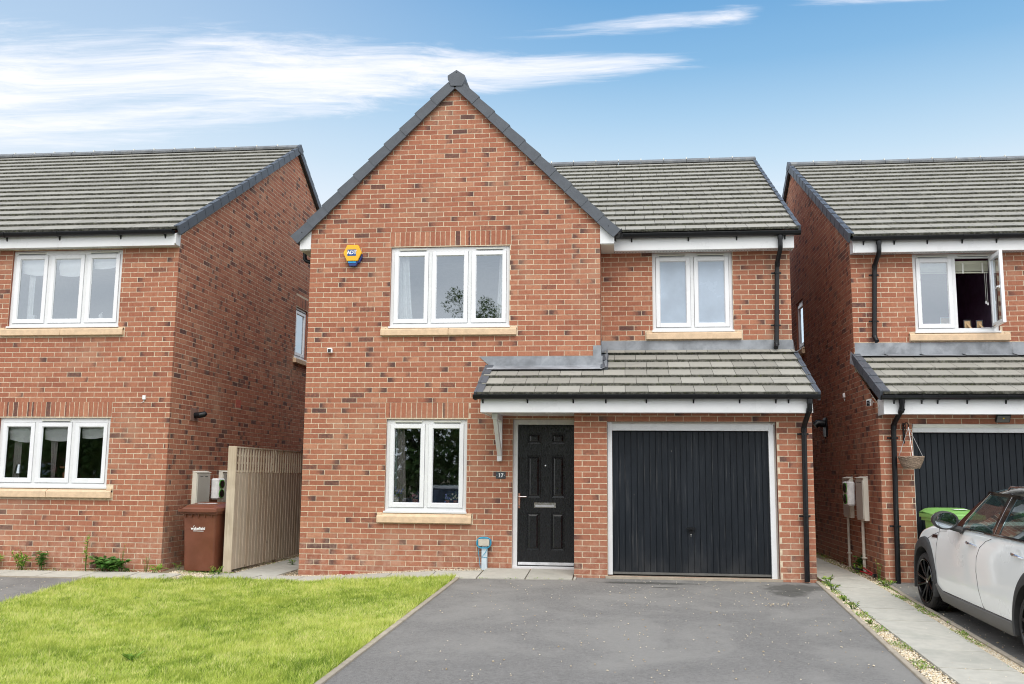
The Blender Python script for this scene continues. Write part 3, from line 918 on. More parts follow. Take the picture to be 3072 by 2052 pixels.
def box_eaves(house, fr, u0, u1, d_f, z0, z1, d_wall, perforated=False):
    """white fascia board with a soffit behind it"""
    mb = MB(); mb.box(fr, u0, u1, d_f - .018, d_f, z0, z1, 'white_plastic'); part('fascia', mb, house, bevel=.002)
    m2 = MB(); m2.box(fr, u0 + .002, u1 - .002, d_wall + .001, d_f - .019, z0 + .012, z0 + .022, 'white_plastic'); sf = part('soffit', m2, house)
    if perforated:
        m3 = MB(); n = int((u1 - u0) / .022)
        for i in range(n):
            for k in (0, 1): m3.box(fr, u0 + i * .022 + .004 + k * .0, u0 + i * .022 + .012, d_wall + .05 + k * .03, d_wall + .065 + k * .03, z0 + .0105, z0 + .0125, 'seal_grey')
        part('soffit_vent', m3, sf, kind='stuff')


# ------------------------------------------------------------------ the house in the middle
def main_house():
    H = root('detached_house', (2.17, 2.0, 0), 'red brick house in the middle with front gable, black garage door and front door', 'house')
    BW = Brickwork(H); RF = Roofing(H)
    gw = 4.3386; xr = 7.12
    fg = Fr((0, 0, 0), (1, 0, 0), (0, -1, 0))
    fu = Fr((0, .60, 0), (1, 0, 0), (0, -1, 0))
    fp = Fr((0, -.65, 0), (1, 0, 0), (0, -1, 0))
    fs = Fr((gw, 0, 0), (0, 1, 0), (1, 0, 0))
    # openings
    wl = (1.2375, 2.425, .765, 2.085); wu = (1.2375, 3.019, 3.44, 4.64); dr = (3.089, 4.02, -.004, 2.085); wr = (5.105, 6.285, 3.44, 4.63)
    gd = (4.4386, 6.6627, -.02, 2.022)
    top = 4.94
    gable = [(0, -.30), (gw, -.30), (gw, top), (gw / 2, top + gw / 2), (0, top)]
    W1 = wall_core(H, 'wall', fg, [gable], [wl, wu, dr])
    hp = [(-1, 1, top - .004), (1, 1, top + gw - .004)]
    holes = [(wl[0], wl[1], wl[2] + .0, wl[3]), wu, dr,
             (wl[0] - .10, wl[1] + .10, .60, .765), (wu[0] - .12, wu[1] + .12, 3.30, 3.44), (wl[0] - .02, wl[1] + .02, 2.09, 2.325), (wu[0] - .02, wu[1] + .02, 4.64, 4.875), (.55 + .1, .87 + .1, -.15, -.07)]
    BW.lay(W1, fg, 0, gw, -.30, 7.15, hp, holes[:-1], dark=.20, z_ref=0.0)
    BW.soldiers(W1, fg, wl[0] - .02, wl[1] + .02, 2.105); BW.soldiers(W1, fg, wu[0] - .02, wu[1] + .02, 4.655)
    W2 = wall_core(H, 'wall', fu, [[(gw - .0, 2.6), (xr, 2.6), (xr, 4.63), (gw, 4.63)]], [wr])
    BW.lay(W2, fu, gw + .004, xr, 3.0, 4.63, (), [wr, (wr[0] - .11, wr[1] + .13, 3.30, 3.44)], dark=.30, bond=.04)
    W3 = wall_core(H, 'garage_wall', fp, [[(3.996, -.15), (xr, -.15), (xr, 2.17), (3.996, 2.17)]], [gd])
    BW.lay(W3, fp, 3.996, xr, -.15, 2.17, (), [gd], dark=.16)
    W4 = wall_core(H, 'wall', fs, [[(0, 2.8), (.6, 2.8), (.6, 4.66), (0, 4.66)]], [], thick=.05, back=False)
    BW.lay(W4, fs, .021, .598, 2.85, 4.66, (), (), dark=.35, bond=.1)
    # air brick low in the gable
    ab = MB(); ab.box(fg, .605, .83, -.01, .0035, -.145, -.082, 'air_brick')
    for i in range(5): ab.box(fg, .615, .82, .0035, .0055, -.139 + i * .012, -.134 + i * .012, 'air_brick')
    part('air_brick', ab, H)
    # hidden flanks and back
    mb = MB(); PB = 'plain_brick'
    mb.quad((0, .02, -.3), (0, 9.3, -.3), (0, 9.3, 4.9), (0, .02, 4.9), PB)
    mb.quad((xr, -.63, -.3), (xr, 9.3, -.3), (xr, 9.3, 2.6), (xr, -.63, 2.1), PB)
    mb.add([(xr - .001, .62, 2.5), (xr - .001, 9.3, 2.5), (xr - .001, 9.3, 4.75), (xr - .001, 4.65, 7.3), (xr - .001, .62, 4.75)], [(0, 1, 2, 3, 4)], PB)
    mb.quad((0, 9.3, -.3), (xr, 9.3, -.3), (xr, 9.3, 4.9), (0, 9.3, 4.9), PB)
    mb.quad((3.996, -.63, -.15), (3.996, -.005, -.15), (3.996, -.005, 2.15), (3.996, -.63, 2.15), PB)
    part('flank_wall', mb, H, recalc=False)
    # ---- windows
    W = window(H, fg, *wl, 2, vents=[(1.36, 1.76), (1.93, 2.33)], glass='glass_low')
    W = window(H, fg, *wu, 3, vents=[(1.36, 1.775), (2.515, 2.92)])
    W = window(H, fu, *wr, 2, vents=[(5.20, 5.60), (5.77, 6.17)], frosted=True)
    stone_sill(H, fg, wl[0] - .098, wl[1] + .085, .603, .755)
    stone_sill(H, fg, wu[0] - .118, wu[1] + .108, 3.303, 3.43, joint=2.13)
    stone_sill(H, fu, wr[0] - .10, wr[1] + .11, 3.303, 3.43)
    for (a, b, z) in ((wl[0], wl[1], 2.088), (wu[0], wu[1], 4.643)):
        l = MB(); l.box(fg, a - .03, b + .03, -.10, -.006, z, z + .012, 'lead'); part('steel_lintel', l, H)
    room(H, fg, .6, 3.0, -.0, 2.5, 3.0); room(H, fg, .4, 4.1, 2.75, 4.9, 3.0); room(H, fu, 4.7, 6.9, 3.0, 4.7, 1.5)
    curtain(H, fg, (1.27, 1.475), (1.27, 1.565), 3.5, 4.60, 'curtain_white', 4, .02, -.16); curtain(H, fg, (2.86, 2.99), (2.79, 2.99), 3.5, 4.60, 'curtain_white', 3, .02, -.16)
    curtain(H, fg, (1.28, 1.37), (1.27, 1.38), .80, 2.05, 'curtain_teal', 3, .014, -.15); curtain(H, fg, (1.36, 1.47), (1.37, 1.52), .80, 2.05, 'curtain_grey', 3, .014, -.19)
    # ---- front door
    fd = Fr((0, .0, 0), (1, 0, 0), (0, -1, 0)); F = 'white_plastic'
    a, b, z0, z1 = dr; mb = MB()
    mb.box(fd, a, a + .068, -.11, -.04, z0, z1, F); mb.box(fd, b - .055, b, -.11, -.04, z0, z1, F); mb.box(fd, a + .068, b - .055, -.11, -.04, z1 - .072, z1, F); mb.box(fd, a, b, -.11, -.015, z0 - .03, z0 + .035, F)
    part('door_frame', mb, H, bevel=.004)
    D = MB(); x0, x1, y0, y1 = a + .071, b - .058, z0 + .040, z1 - .075; df = -.062
    panels = [(3.292, 3.489, 1.738, 1.892), (3.636, 3.832, 1.738, 1.892), (3.289, 3.487, .975, 1.575), (3.636, 3.830, .975, 1.575), (3.277, 3.478, .243, .775), (3.625, 3.826, .243, .775)]
    # slab with the panel fields left open
    us = sorted({x0, x1, *[p[0] for p in panels], *[p[1] for p in panels]}); zs = sorted({y0, y1, *[p[2] for p in panels], *[p[3] for p in panels]})
    for i in range(len(us) - 1):
        for j in range(len(zs) - 1):
            cu, cz = (us[i] + us[i + 1]) / 2, (zs[j] + zs[j + 1]) / 2
            if any(p[0] < cu < p[1] and p[2] < cz < p[3] for p in panels): continue
            D.quad(fd.p(us[i], df, zs[j]), fd.p(us[i + 1], df, zs[j]), fd.p(us[i + 1], df, zs[j + 1]), fd.p(us[i], df, zs[j + 1]), 'door_black')
    D.box(fd, x0, x1, -.105, df - .02, y0, y1, 'door_black')
    for p, q in ((x0, x0), (x1, x1)): D.quad(fd.p(p, df, y0), fd.p(p, df - .03, y0), fd.p(p, df - .03, y1), fd.p(p, df, y1), 'door_black')
    DO = part('front_door', D, H, recalc=False)
    for (p, q, c, d) in panels:
        m3 = MB(); prof = [(0, df), (.006, df + .006), (.014, df + .005), (.020, df - .010), (.026, df - .011), (.052, df + .004), (.056, df + .004)]
        for (i0, e0), (i1, e1) in zip(prof, prof[1:]):
            A = [(p + i0, c + i0), (q - i0, c + i0), (q - i0, d - i0), (p + i0, d - i0)]; B = [(p + i1, c + i1), (q - i1, c + i1), (q - i1, d - i1), (p + i1, d - i1)]
            for k in range(4):
                k2 = (k + 1) % 4; m3.add([fd.p(A[k][0], e0, A[k][1]), fd.p(A[k2][0], e0, A[k2][1]), fd.p(B[k2][0], e1, B[k2][1]), fd.p(B[k][0], e1, B[k][1])], [(0, 1, 2, 3)], 'door_black')
        i1, e1 = prof[-1]; m3.quad(fd.p(p + i1, e1, c + i1), fd.p(q - i1, e1, c + i1), fd.p(q - i1, e1, d - i1), fd.p(p + i1, e1, d - i1), 'door_black')
        part('door_panel', m3, DO, recalc=False)
    mb = MB(); mb.box(fd, 3.168, 3.194, df, df + .009, .830, 1.040, 'copper'); mb.lathe(fd.p(3.181, df + .009, .87), (0, -1, 0), [(0, .012), (.006, .012), (.006, 0)], 'chrome', 12)
    mb.tube([fd.p(3.181, df, .993), fd.p(3.181, df + .05, .993), fd.p(3.20, df + .055, .993), fd.p(3.29, df + .055, .991)], .010, 'chrome', 10); part('door_handle', mb, DO, bevel=.002)
    mb = MB(); mb.box(fd, 3.394, 3.700, df, df + .010, .840, .912, 'chrome'); mb.box(fd, 3.410, 3.684, df + .010, df + .016, .882, .900, 'chrome'); mb.box(fd, 3.412, 3.682, df + .010, df + .013, .850, .880, 'aluminium'); part('letter_plate', mb, DO, bevel=.002)
    mb = MB(); mb.lathe(fd.p(3.551, df, 1.430), (0, -1, 0), [(0, .011), (.004, .011), (.005, .005), (.005, 0)], 'chrome', 14); part('spyhole', mb, DO)
    mb = MB(); mb.prism_u(fd, [(df - .005, .045), (df + .030, .045), (df + .030, .052), (df + .002, .084), (df - .005, .084)], x0 + .008, x1 - .008, 'aluminium'); part('weather_bar', mb, DO)
    room(H, fg, 3.05, 4.05, -.05, 2.2, 1.0)
    # ---- garage door
    fq = Fr((0, -.65, 0), (1, 0, 0), (0, -1, 0)); a, b, z0, z1 = gd; mb = MB()
    mb.box(fq, a + .004, a + .066, -.13, -.045, .0, z1 - .005, F); mb.box(fq, b - .098, b - .030, -.13, -.045, -.02, z1 - .03, F); mb.box(fq, a + .066, b - .098, -.13, -.045, 1.903, z1 - .030, F)
    mb.box(fq, a, b, -.14, -.07, z1 - .04, z1 - .002, 'vent_white'); mb.box(fq, b - .030, b, -.13, -.09, -.02, z1 - .03, 'vent_white')
    part('garage_frame', mb, H, bevel=.003)
    G_ = MB(); x0, x1 = a + .070, b - .102; G_.box(fq, x0, x1, -.125, -.108, .022, 1.900, 'garage_black')
    GD = part('garage_door', G_, H)
    n = 25; w = (x1 - x0) / n
    for i in range(n):
        p = MB(); k = .004; p.prism(fq, [(x0 + i * w + k, .035), (x0 + (i + 1) * w - k * .5, .035), (x0 + (i + 1) * w - k * .5, 1.896), (x0 + i * w + k, 1.896)], -.108, -.096, 'garage_black'); part('door_board', p, GD, bevel=.0035)
    p = MB(); p.box(fq, x0, x1, -.125, -.082, .006, .036, 'car_sill'); part('bottom_rail', p, GD, bevel=.003)
    p = MB(); p.box(fq, x0, x0 + .018, -.11, -.088, .03, 1.895, 'garage_black'); p.box(fq, x1 - .018, x1, -.11, -.088, .03, 1.895, 'garage_black'); part('edge_rail', p, GD)
    p = MB(); c = fq.p(5.536, -.096, .61)
    p.lathe(c, (0, -1, 0), [(0, .022), (.03, .016), (.038, .018)], 'black_plastic', 14)
    P = []; N_ = 18
    for k in range(N_):
        t = 2 * math.pi * k / N_; P.append((5.536 + .072 * math.cos(t), .615 + .016 * math.sin(t) * (1 if math.sin(t) > 0 else .8)))
    p.prism(fq, P, -.062, -.044, 'black_plastic'); p.prism(fq, [(5.51, .55), (5.562, .55), (5.566, .60), (5.506, .60)], -.097, -.088, 'black_plastic')
    p.lathe(fq.p(5.536, -.088, .535), (0, -1, 0), [(0, .009), (.004, .009), (.004, 0)], 'chrome', 10); p.box(fq, 5.533, 5.539, -.088, -.083, .505, .535, 'chrome'); part('garage_handle', p, GD)
    # concrete ramp strip under the door
    mb = MB(); mb.box(fq, a - .03, b + .03, -.16, .015, -.09, -.012, 'kerb_concrete'); part('threshold', mb, H, bevel=.004)
    # ---- lean-to roof over garage and door
    y_e, z_e = -1.035, 2.345; S = slope_vec(1.0, .478); le = Vector((0, y_e, z_e))
    LT = MB(); LT.add([(2.72, y_e + .05, z_e + .01), (xr + .02, y_e + .05, z_e + .01), (xr + .02, .62, z_e + .478 * 1.655 - .015), (gw, .62, z_e + .478 * 1.655 - .015), (gw, .0, z_e + .478 * 1.035 - .015), (2.72, .0, z_e + .478 * 1.035 - .015)], [(0, 1, 2, 3, 4, 5)], 'under_roof')
    LR = part('lean_to_roof', LT, H, recalc=False)
    xa = 2.715; xb = 7.135
    RF.cover(LR, (xa, y_e, z_e), (1, 0, 0), S, xb - xa, 3, .328, .30, phase=.17)
    RF.cover(LR, (gw + .03, y_e + S.y * .984, z_e + S.z * .984), (1, 0, 0), S, xb - gw - .03, 3, .328, .30, phase=.02)
    top2 = le + S * 1.80; a0 = le + Vector((xa, 0, 0)); verge(LR, a0, a0 + S * 1.10, (-1, 0, 0), 3, h=.11); a1 = le + Vector((xb, 0, 0)); verge(LR, a1, a1 + S * 1.66, (1, 0, 0), 5, h=.11, fl=.03)
    for r_ in (3, 4):      # two short caps where the tiles stop against the gable
        c = MB(); q = le + S * (r_ * .328); P = []
        for ds, hz in ((-.012, .052), (.30, .03)):
            for x in (gw + .004, gw + .11):
                P += [Vector((x, 0, 0)) + q + S * ds + Vector((0, -S.z, S.y)) * hz, Vector((x, 0, 0)) + q + S * ds + Vector((0, -S.z, S.y)) * (hz - .045)]
        c.add(P, [(0, 2, 6, 4), (0, 1, 3, 2), (2, 3, 7, 6), (4, 5, 1, 0), (4, 6, 7, 5)], 'dark_grey_plastic'); part('verge_unit', c, LR)
    # lead flashings
    nrm = Vector((0, -S.z, S.y))
    def pl(x, y, h): return Vector((x, y, z_e + (y - y_e) * .478)) + nrm * h
    L = MB(); y2 = -.27
    xs = [2.60, 2.78, 3.1, 3.4, 3.75, 4.05, gw + .03]
    for x_a, x_b in zip(xs, xs[1:]):
        za, zb = 2.995, 2.995
        L.quad((x_a if x_a > 2.61 else 2.585, -.006, za), (x_b, -.006, zb), (x_b, -.012, 2.860), (max(x_a, 2.735), -.012, 2.860), 'lead')
        L.quad((max(x_a, 2.735), -.012, 2.860), (x_b, -.012, 2.860), pl(x_b, y2 + .05, .050) , pl(max(x_a, 2.72), y2 + .05, .050), 'lead')
    part('lead_flashing', L, H, recalc=False)
    L = MB()
    xs = [gw + .0, 4.7, 5.2, 5.55, 6.1, 6.6, xr + .01]
    for x_a, x_b in zip(xs, xs[1:]):
        j = .004 * (xs.index(x_a) % 2)
        L.quad((x_a, .594 - j, 3.290), (x_b, .594 - j, 3.290), (x_b, .588 - j, 3.105), (x_a, .588 - j, 3.105), 'lead')
        L.quad((x_a, .588 - j, 3.105), (x_b, .588 - j, 3.105), pl(x_b + (.05 if x_b > 7 else 0), .42, .052), pl(x_a, .42, .052), 'lead')
    L.quad((xr + .01, .594, 3.29), (xr + .02, .70, 3.27), (xr + .06, .68, 3.08), (xr + .01, .588, 3.105), 'lead')
    part('lead_flashing', L, H, recalc=False)
    L = MB(); st = [(-.27, 2.78, 2.97), (-.10, 2.84, 3.06)]
    L.add([(gw + .006, -.006, 2.80), (gw + .006, .60, 3.08), (gw + .006, .60, 3.32), (gw + .006, .42, 3.32), (gw + .006, .42, 3.24), (gw + .006, .2, 3.24), (gw + .006, .2, 3.16), (gw + .006, -.006, 3.14)], [tuple(range(8))], 'lead')
    L.quad((gw - .105, -.0075, 3.145), (gw + .007, -.0075, 3.145), (gw + .007, -.0095, 2.83), (gw - .105, -.0095, 2.93), 'lead')
    L.quad((gw + .006, -.0, 2.85), (gw + .006, .59, 3.13), pl(gw + .10, .59, .056), pl(gw + .09, -.15, .056), 'lead'); L.quad((gw + .006, -.0, 2.85), pl(gw + .09, -.15, .056), pl(gw + .0, -.24, .054), (gw - .02, -.01, 2.85), 'lead')
    part('lead_flashing', L, H, recalc=False)
    # fascia, canopy soffit, gutter
    fz = Fr((0, 0, 0), (1, 0, 0), (0, -1, 0))
    mb = MB(); mb.box(fz, 2.755, 7.085, .93, .950, 2.122, 2.345, F); part('fascia', mb, H, bevel=.002)
    mb = MB(); mb.box(fz, 2.755, 2.775, .005, .929, 2.122, 2.345, F); mb.prism_u(fz, [(.005, 2.345), (.929, 2.345), (.005, 2.80)], 2.757, 2.773, F); part('fascia', mb, H)
    mb = MB(); mb.box(fz, 7.066, 7.086, .655, .929, 2.122, 2.345, F); part('fascia', mb, H)
    mb = MB(); mb.box(fz, 2.776, 3.99, .004, .929, 2.130, 2.142, 'white_sash'); mb.box(fz, 3.992, 7.065, .656, .929, 2.130, 2.142, 'white_sash'); part('soffit', mb, H)
    gutter(H, fz, 2.665, 7.165, 1.012, 2.348, [2.79, 3.39, 4.0, 4.43, 4.96, 5.57, 6.16, 6.62, 6.78])
    yg = -1.012
    downpipe(H, [(7.035, yg, 2.30), (7.035, yg + .01, 2.17), (7.005, -.735, 1.97), (7.005, -.715, 1.90), (6.985, -.715, -.03)], collars=[((7.035, yg, 2.29), (7.035, yg, 2.235)), ((7.033, yg + .02, 2.165), (7.030, yg + .05, 2.14)), ((7.005, -.725, 1.945), (7.004, -.715, 1.89))],
             clips=[(7.002, -.715, 1.86), (6.993, -.715, .80)])
    # ---- upper eaves right
    box_eaves(H, fz, gw + .20, 7.15, -.37, 4.615, 4.80, -.599, perforated=True)
    mb = MB(); mb.box(fz, 7.133, 7.15, -.60, -.371, 4.615, 4.80, F); part('fascia', mb, H)
    gutter(H, fz, gw + .27, 7.235, -.305, 4.845, [4.80, 5.63, 6.33, 7.02])
    yg = .305
    downpipe(H, [(6.945, yg, 4.79), (6.945, yg, 4.60), (6.925, .52, 4.42), (6.925, .535, 4.36), (6.885, .535, 3.22), (6.865, .48, 3.16)], collars=[((6.945, yg, 4.78), (6.945, yg, 4.73)), ((6.928, .50, 4.44), (6.926, .53, 4.38)), ((6.886, .535, 3.25), (6.885, .53, 3.21))], clips=[(6.922, .535, 4.28), (6.893, .535, 3.50)])
    # ---- gable wing roof and box ends
    mb = MB(); A0 = .035
    mb.prism(fz, [(-.172, 4.633), (-.001, 4.636), (-.001, top - .01), (-.172, top - .16)], -.30, .012, F); mb.box(fz, -.172, -.155, -5, -.30, 4.633, 4.80, F)
    part('box_end', mb, H, bevel=.002)
    mb = MB(); mb.prism(fz, [(gw + .002, 4.636), (gw + .205, 4.636), (gw + .205, top - .16), (gw + .002, top - .0)], -.37, .012, F); part('box_end', mb, H, bevel=.002)
    mb = MB(); mb.box(fz, gw + .008, gw + .197, -.598, .0, 4.627, 4.634, 'vent_white'); mb.box(fz, -.165, -.008, -3, .0, 4.622, 4.631, 'vent_white'); part('soffit', mb, H)
    cx = gw / 2; zr = 7.20; GRm = MB()
    for sgn in (-1, 1):
        xe = cx + sgn * (cx + .235); ze = zr - (cx + .235)
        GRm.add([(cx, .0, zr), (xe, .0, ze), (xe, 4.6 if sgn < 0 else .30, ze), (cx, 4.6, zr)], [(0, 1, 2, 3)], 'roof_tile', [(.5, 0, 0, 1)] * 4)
        GRm.add([(cx, .0, zr - .06), (xe, .0, ze - .06), (xe, 4.6 if sgn < 0 else .30, ze - .06), (cx, 4.6, zr - .06)], [(0, 1, 2, 3)], 'under_roof')
    GR = part('gable_roof', GRm, H, recalc=False)
    for sgn in (-1, 1):
        xe = cx + sgn * (cx + .255); ze = zr - (cx + .255) ; verge(GR, (xe, -.035, ze + .002), (cx + sgn * .10, -.035, zr - .095), (0, -1, 0), 10, h=.142, top=.045, t=.04, step=.02)
    # ridge end cap
    c = MB(); hx = [(cx - .060, 7.10), (cx + .112, 7.095), (cx + .155, 7.20), (cx + .150, 7.262), (cx + .022, 7.348), (cx - .112, 7.262), (cx - .108, 7.20)]
    c.prism(fz, hx, -.12, .09, 'dark_grey_plastic'); c.box(fz, cx + .017, cx + .027, .09, .092, 7.30, 7.32, 'black_plastic'); part('ridge_end_cap', c, GR, bevel=.005)
    ridge(GR, (cx + .02, .12, 7.33), (cx + .02, 4.4, 7.33), 9)
    # gutter end seen on the left eave, with its swan neck
    f90 = Fr((0, 0, 0), (0, 1, 0), (-1, 0, 0)); gutter(H, f90, -.02, 4.5, .23, 4.86, [.4, 1.3])
    downpipe(H, [(-.235, .42, 4.80), (-.235, .42, 4.56), (-.03, .42, 4.50), (-.05, .42, 4.38), (-.05, .42, .0)], r=.03)
    f92 = Fr((0, 0, 0), (0, 1, 0), (1, 0, 0)); gutter(H, f92, -.03, .33, gw + .26, 4.845, [.1])
    mb = MB(); mb.lathe((gw + .28, .29, 4.842), (0, 0, 1), [(-.05, .03), (-.045, .06), (0, .072), (.01, .074)], 'black_plastic', 16); part('gutter_corner', mb, H, smooth=True)
    # ---- main roof
    ye, ze = .275, 4.868; Sr = slope_vec(4.375, 2.49); nrows = 16; g = 5.034 / nrows
    MR = MB(); MR.add([(2.3, ye + .03, ze), (7.20, ye + .03, ze), (7.20, 4.65, 7.355), (2.3, 4.65, 7.355)], [(0, 1, 2, 3)], 'under_roof'); MR.add([(0, 9.0, 4.87), (7.22, 9.0, 4.87), (7.22, 4.65, 7.37), (0, 4.65, 7.37)], [(0, 1, 2, 3)], 'roof_tile', [(.5, 0, 0, 1)] * 4)
    R0 = part('roof', MR, H, recalc=False)
    def skip(r_, u):
        x = 2.3 + u; y = ye + Sr.y * g * (r_ + .9); z = ze + Sr.z * g * (r_ + .9); return x < cx + (zr - z) - .25
    RF.cover(R0, (2.3, ye, ze), (1, 0, 0), Sr, 7.205 - 2.3, nrows, g, .295, phase=.05, skip=skip)
    e0 = Vector((7.20, ye, ze)); verge(R0, e0, e0 + Sr * 5.02, (1, 0, 0), 16, h=.12, top=.046, step=.010, fl=.022)
    ridge(R0, (2.4, 4.66, 7.455), (7.235, 4.66, 7.455), 11)
    BW.build(); RF.build()
    # gallows bracket under the canopy
    g = MB(); X = 2.905; g.box(fz, X - .035, X + .035, .0, .07, 1.487, 2.128, F); g.box(fz, X - .04, X + .04, .07, .62, 2.052, 2.128, F)
    g.add([(X - .03, -.07, 1.56), (X + .03, -.07, 1.56), (X + .03, -.07, 1.65), (X - .03, -.07, 1.65), (X - .03, -.50, 2.052), (X + .03, -.50, 2.052), (X + .03, -.58, 2.052), (X - .03, -.58, 2.052)], [(0, 1, 2, 3), (0, 7, 6, 1), (3, 2, 5, 4), (0, 3, 4, 7), (1, 6, 5, 2), (4, 5, 6, 7)], F)
    part('gallows_bracket', g, H, bevel=.004)
    return H


# ------------------------------------------------------------------ neighbours
def left_house():
    xe = -1.933; yf = -.31; x0 = -9.0; H = root('neighbouring_house', (-5.4, 3.5, -.1), 'red brick house on the left with long tiled roof and windows above each other', 'house')
    BW = Brickwork(H); RF = Roofing(H); f = Fr((0, yf, 0), (1, 0, 0), (0, -1, 0)); zo = -.015
    wu = (-4.59, -2.82, 3.445, 4.62); wl = (-4.59, -2.838, 1.065, 2.075)
    W = wall_core(H, 'wall', f, [[(x0, -.3), (xe, -.3), (xe, 4.65), (x0, 4.65)]], [wu, wl])
    BW.lay(W, f, -6.5225, xe, -.3, 4.65, (), [wu, wl, (wu[0] - .1, wu[1] + .11, 3.30, 3.44), (wl[0] - .1, wl[1] + .11, .905, 1.065), (wl[0] - .02, wl[1] + .015, 2.075, 2.32)], dark=.17, z_ref=zo, bond=.03)
    BW.soldiers(W, f, wl[0] - .02, wl[1] + .015, 2.093)
    fs = Fr((xe, 0, 0), (0, 1, 0), (1, 0, 0)); yr = 4.60; s_ = .600; zg = 4.79 + 0.31 * s_ - .31 * s_
    sw = (4.90, 5.60, 3.62, 4.66); yb = 2 * yr - yf; zt = 4.80 + (yr - yf) * s_
    gab = [(yf, -.3), (yb, -.3), (yb, 4.80), (yr, zt), (yf, 4.80)]
    W2 = wall_core(H, 'gable_wall', fs, [gab], [sw])
    hp = [(-s_, 1, 4.80 - yf * s_ - .005), (s_, 1, zt + yr * s_ - .005)]
    BW.lay(W2, fs, yf + .021, yb, -.3, 7.8, hp, [sw, (sw[0] - .09, sw[1] + .09, 3.50, 3.62), (sw[0] - .02, sw[1] + .02, 4.66, 4.89), (2.07, 2.30, 2.39, 2.545)], dark=.34, z_ref=zo, bond=.05)
    BW.soldiers(W2, fs, sw[0] - .02, sw[1] + .02, 4.675, .4)
    a = MB()
    for i in range(6): a.box(fs, 2.08 + i * .037, 2.106 + i * .037, -.012, .004, 2.40, 2.535, 'air_brick')
    a.box(fs, 2.078, 2.30, -.014, -.002, 2.398, 2.537, 'air_brick'); part('air_brick', a, H)
    a = MB(); a.box(fs, 6.35, 6.55, -.012, .003, 5.42, 5.485, 'air_brick'); part('air_brick', a, H)
    b = MB(); b.quad((x0, yb, -.3), (xe, yb, -.3), (xe, yb, 4.8), (x0, yb, 4.8), 'plain_brick'); b.quad((x0, yf, -.3), (x0, yb, -.3), (x0, yb, 4.8), (x0, yf, 4.8), 'plain_brick'); part('flank_wall', b, H, recalc=False)
    window(H, f, *wu, 3, vents=[(-4.52, -4.07), (-3.35, -2.90)]); window(H, f, *wl, 3, vents=[(-3.93, -3.48)], glass='glass_low')
    window(H, fs, *sw, 1, vents=[(4.95, 5.55)], frosted=False)
    stone_sill(H, f, wu[0] - .10, wu[1] + .10, 3.302, 3.43, joint=-3.70); stone_sill(H, f, wl[0] - .10, wl[1] + .10, .908, 1.05, joint=-3.735); stone_sill(H, fs, sw[0] - .08, sw[1] + .08, 3.50, 3.605)
    l = MB(); l.box(f, wl[0] - .03, wl[1] + .03, -.10, -.006, 2.078, 2.088, 'lead'); part('steel_lintel', l, H)
    room(H, f, -5.2, -2.2, .3, 2.5, 3.0); room(H, f, -5.2, -2.2, 3.0, 4.7, 3.0); room(H, fs, 4.5, 6.0, 3.1, 4.8, 1.5)
    # roman blinds, sagging when half drawn
    for (z1_, dz, lst) in ((4.52, (.22, .26, .17), ((-4.47, -4.05), (-3.87, -3.46), (-3.31, -2.90))), (2.0, (.24, .24, .22), ((-4.47, -4.05), (-3.90, -3.46), (-3.31, -2.90)))):
        for (a_, b_), h in zip(lst, dz):
            m_ = MB(); P = []; nu, nv = 15, 9
            for j in range(nv):
                for i in range(nu):
                    t = i / (nu - 1); sag = (.03 * math.sin(math.pi * t) + (.03 * t if a_ < -4.3 else (-.05 * t if a_ > -3.4 else 0))) * (j / (nv - 1))
                    P.append(f.p(a_ - .03 + (b_ - a_ + .06) * t, -.13 - .012 * math.sin(j * 1.1 + 2 * t) , z1_ - (h + sag) * j / (nv - 1)))
            m_.grid(P, nu, nv, 'blind_white'); part('roman_blind', m_, H, smooth=True)
    curtain(H, f, (-4.42, -4.32), (-4.42, -4.33), 3.5, 4.5, 'curtain_white', 2, .015, -.2); curtain(H, f, (-4.45, -4.33), (-4.45, -4.33), 1.1, 2.0, 'curtain_grey', 2, .012, -.2); curtain(H, f, (-3.88, -3.75), (-3.82, -3.78), 1.1, 2.0, 'curtain_grey', 2, .012, -.2)
    # eaves
    box_eaves(H, f, x0, xe - .003, .155, 4.625, 4.80, .0)
    m_ = MB(); m_.prism_u(f, [(.0, 4.640), (.125, 4.640), (.155, 4.655), (.155, 4.80), (.0, 4.88)], xe - .0025, xe + .016, 'white_plastic'); part('box_end', m_, H)
    gutter(H, f, x0, xe - .0, .215, 4.835, [-5.2, -4.60, -3.75, -2.78, -2.08])
    ye, ze = -.475, 4.862; top = Vector((0, 4.575, 7.86)); Sr = Vector((0, top.y - ye, top.z - ze)); Lr = Sr.length; Sr.normalize(); nr = 18
    m_ = MB(); m_.add([(x0, ye + .03, ze), (xe + .01, ye + .03, ze), (xe + .01, yr, 7.83), (x0, yr, 7.83)], [(0, 1, 2, 3)], 'under_roof'); m_.add([(x0, yb + .2, 4.86), (xe + .02, yb + .2, 4.86), (xe + .02, yr, 7.86), (x0, yr, 7.86)], [(0, 1, 2, 3)], 'roof_tile', [(.5, 0, 0, 1)] * 4)
    RO = part('roof', m_, H, recalc=False)
    RF.cover(RO, (x0 - .06, ye, ze), (1, 0, 0), Sr, xe - x0 + .09, nr, Lr / nr, .30, phase=.12)
    e0 = Vector((xe + .035, ye, ze)); verge(RO, e0, e0 + Sr * (Lr - .05), (1, 0, 0), nr, h=.135, top=.045, step=.014, fl=.045)
    e1 = Vector((xe + .035, yb + .17, 4.862)); verge(RO, e1, Vector((xe + .035, yr + .05, 7.83)), (1, 0, 0), nr, h=.13, top=.045, step=.012)
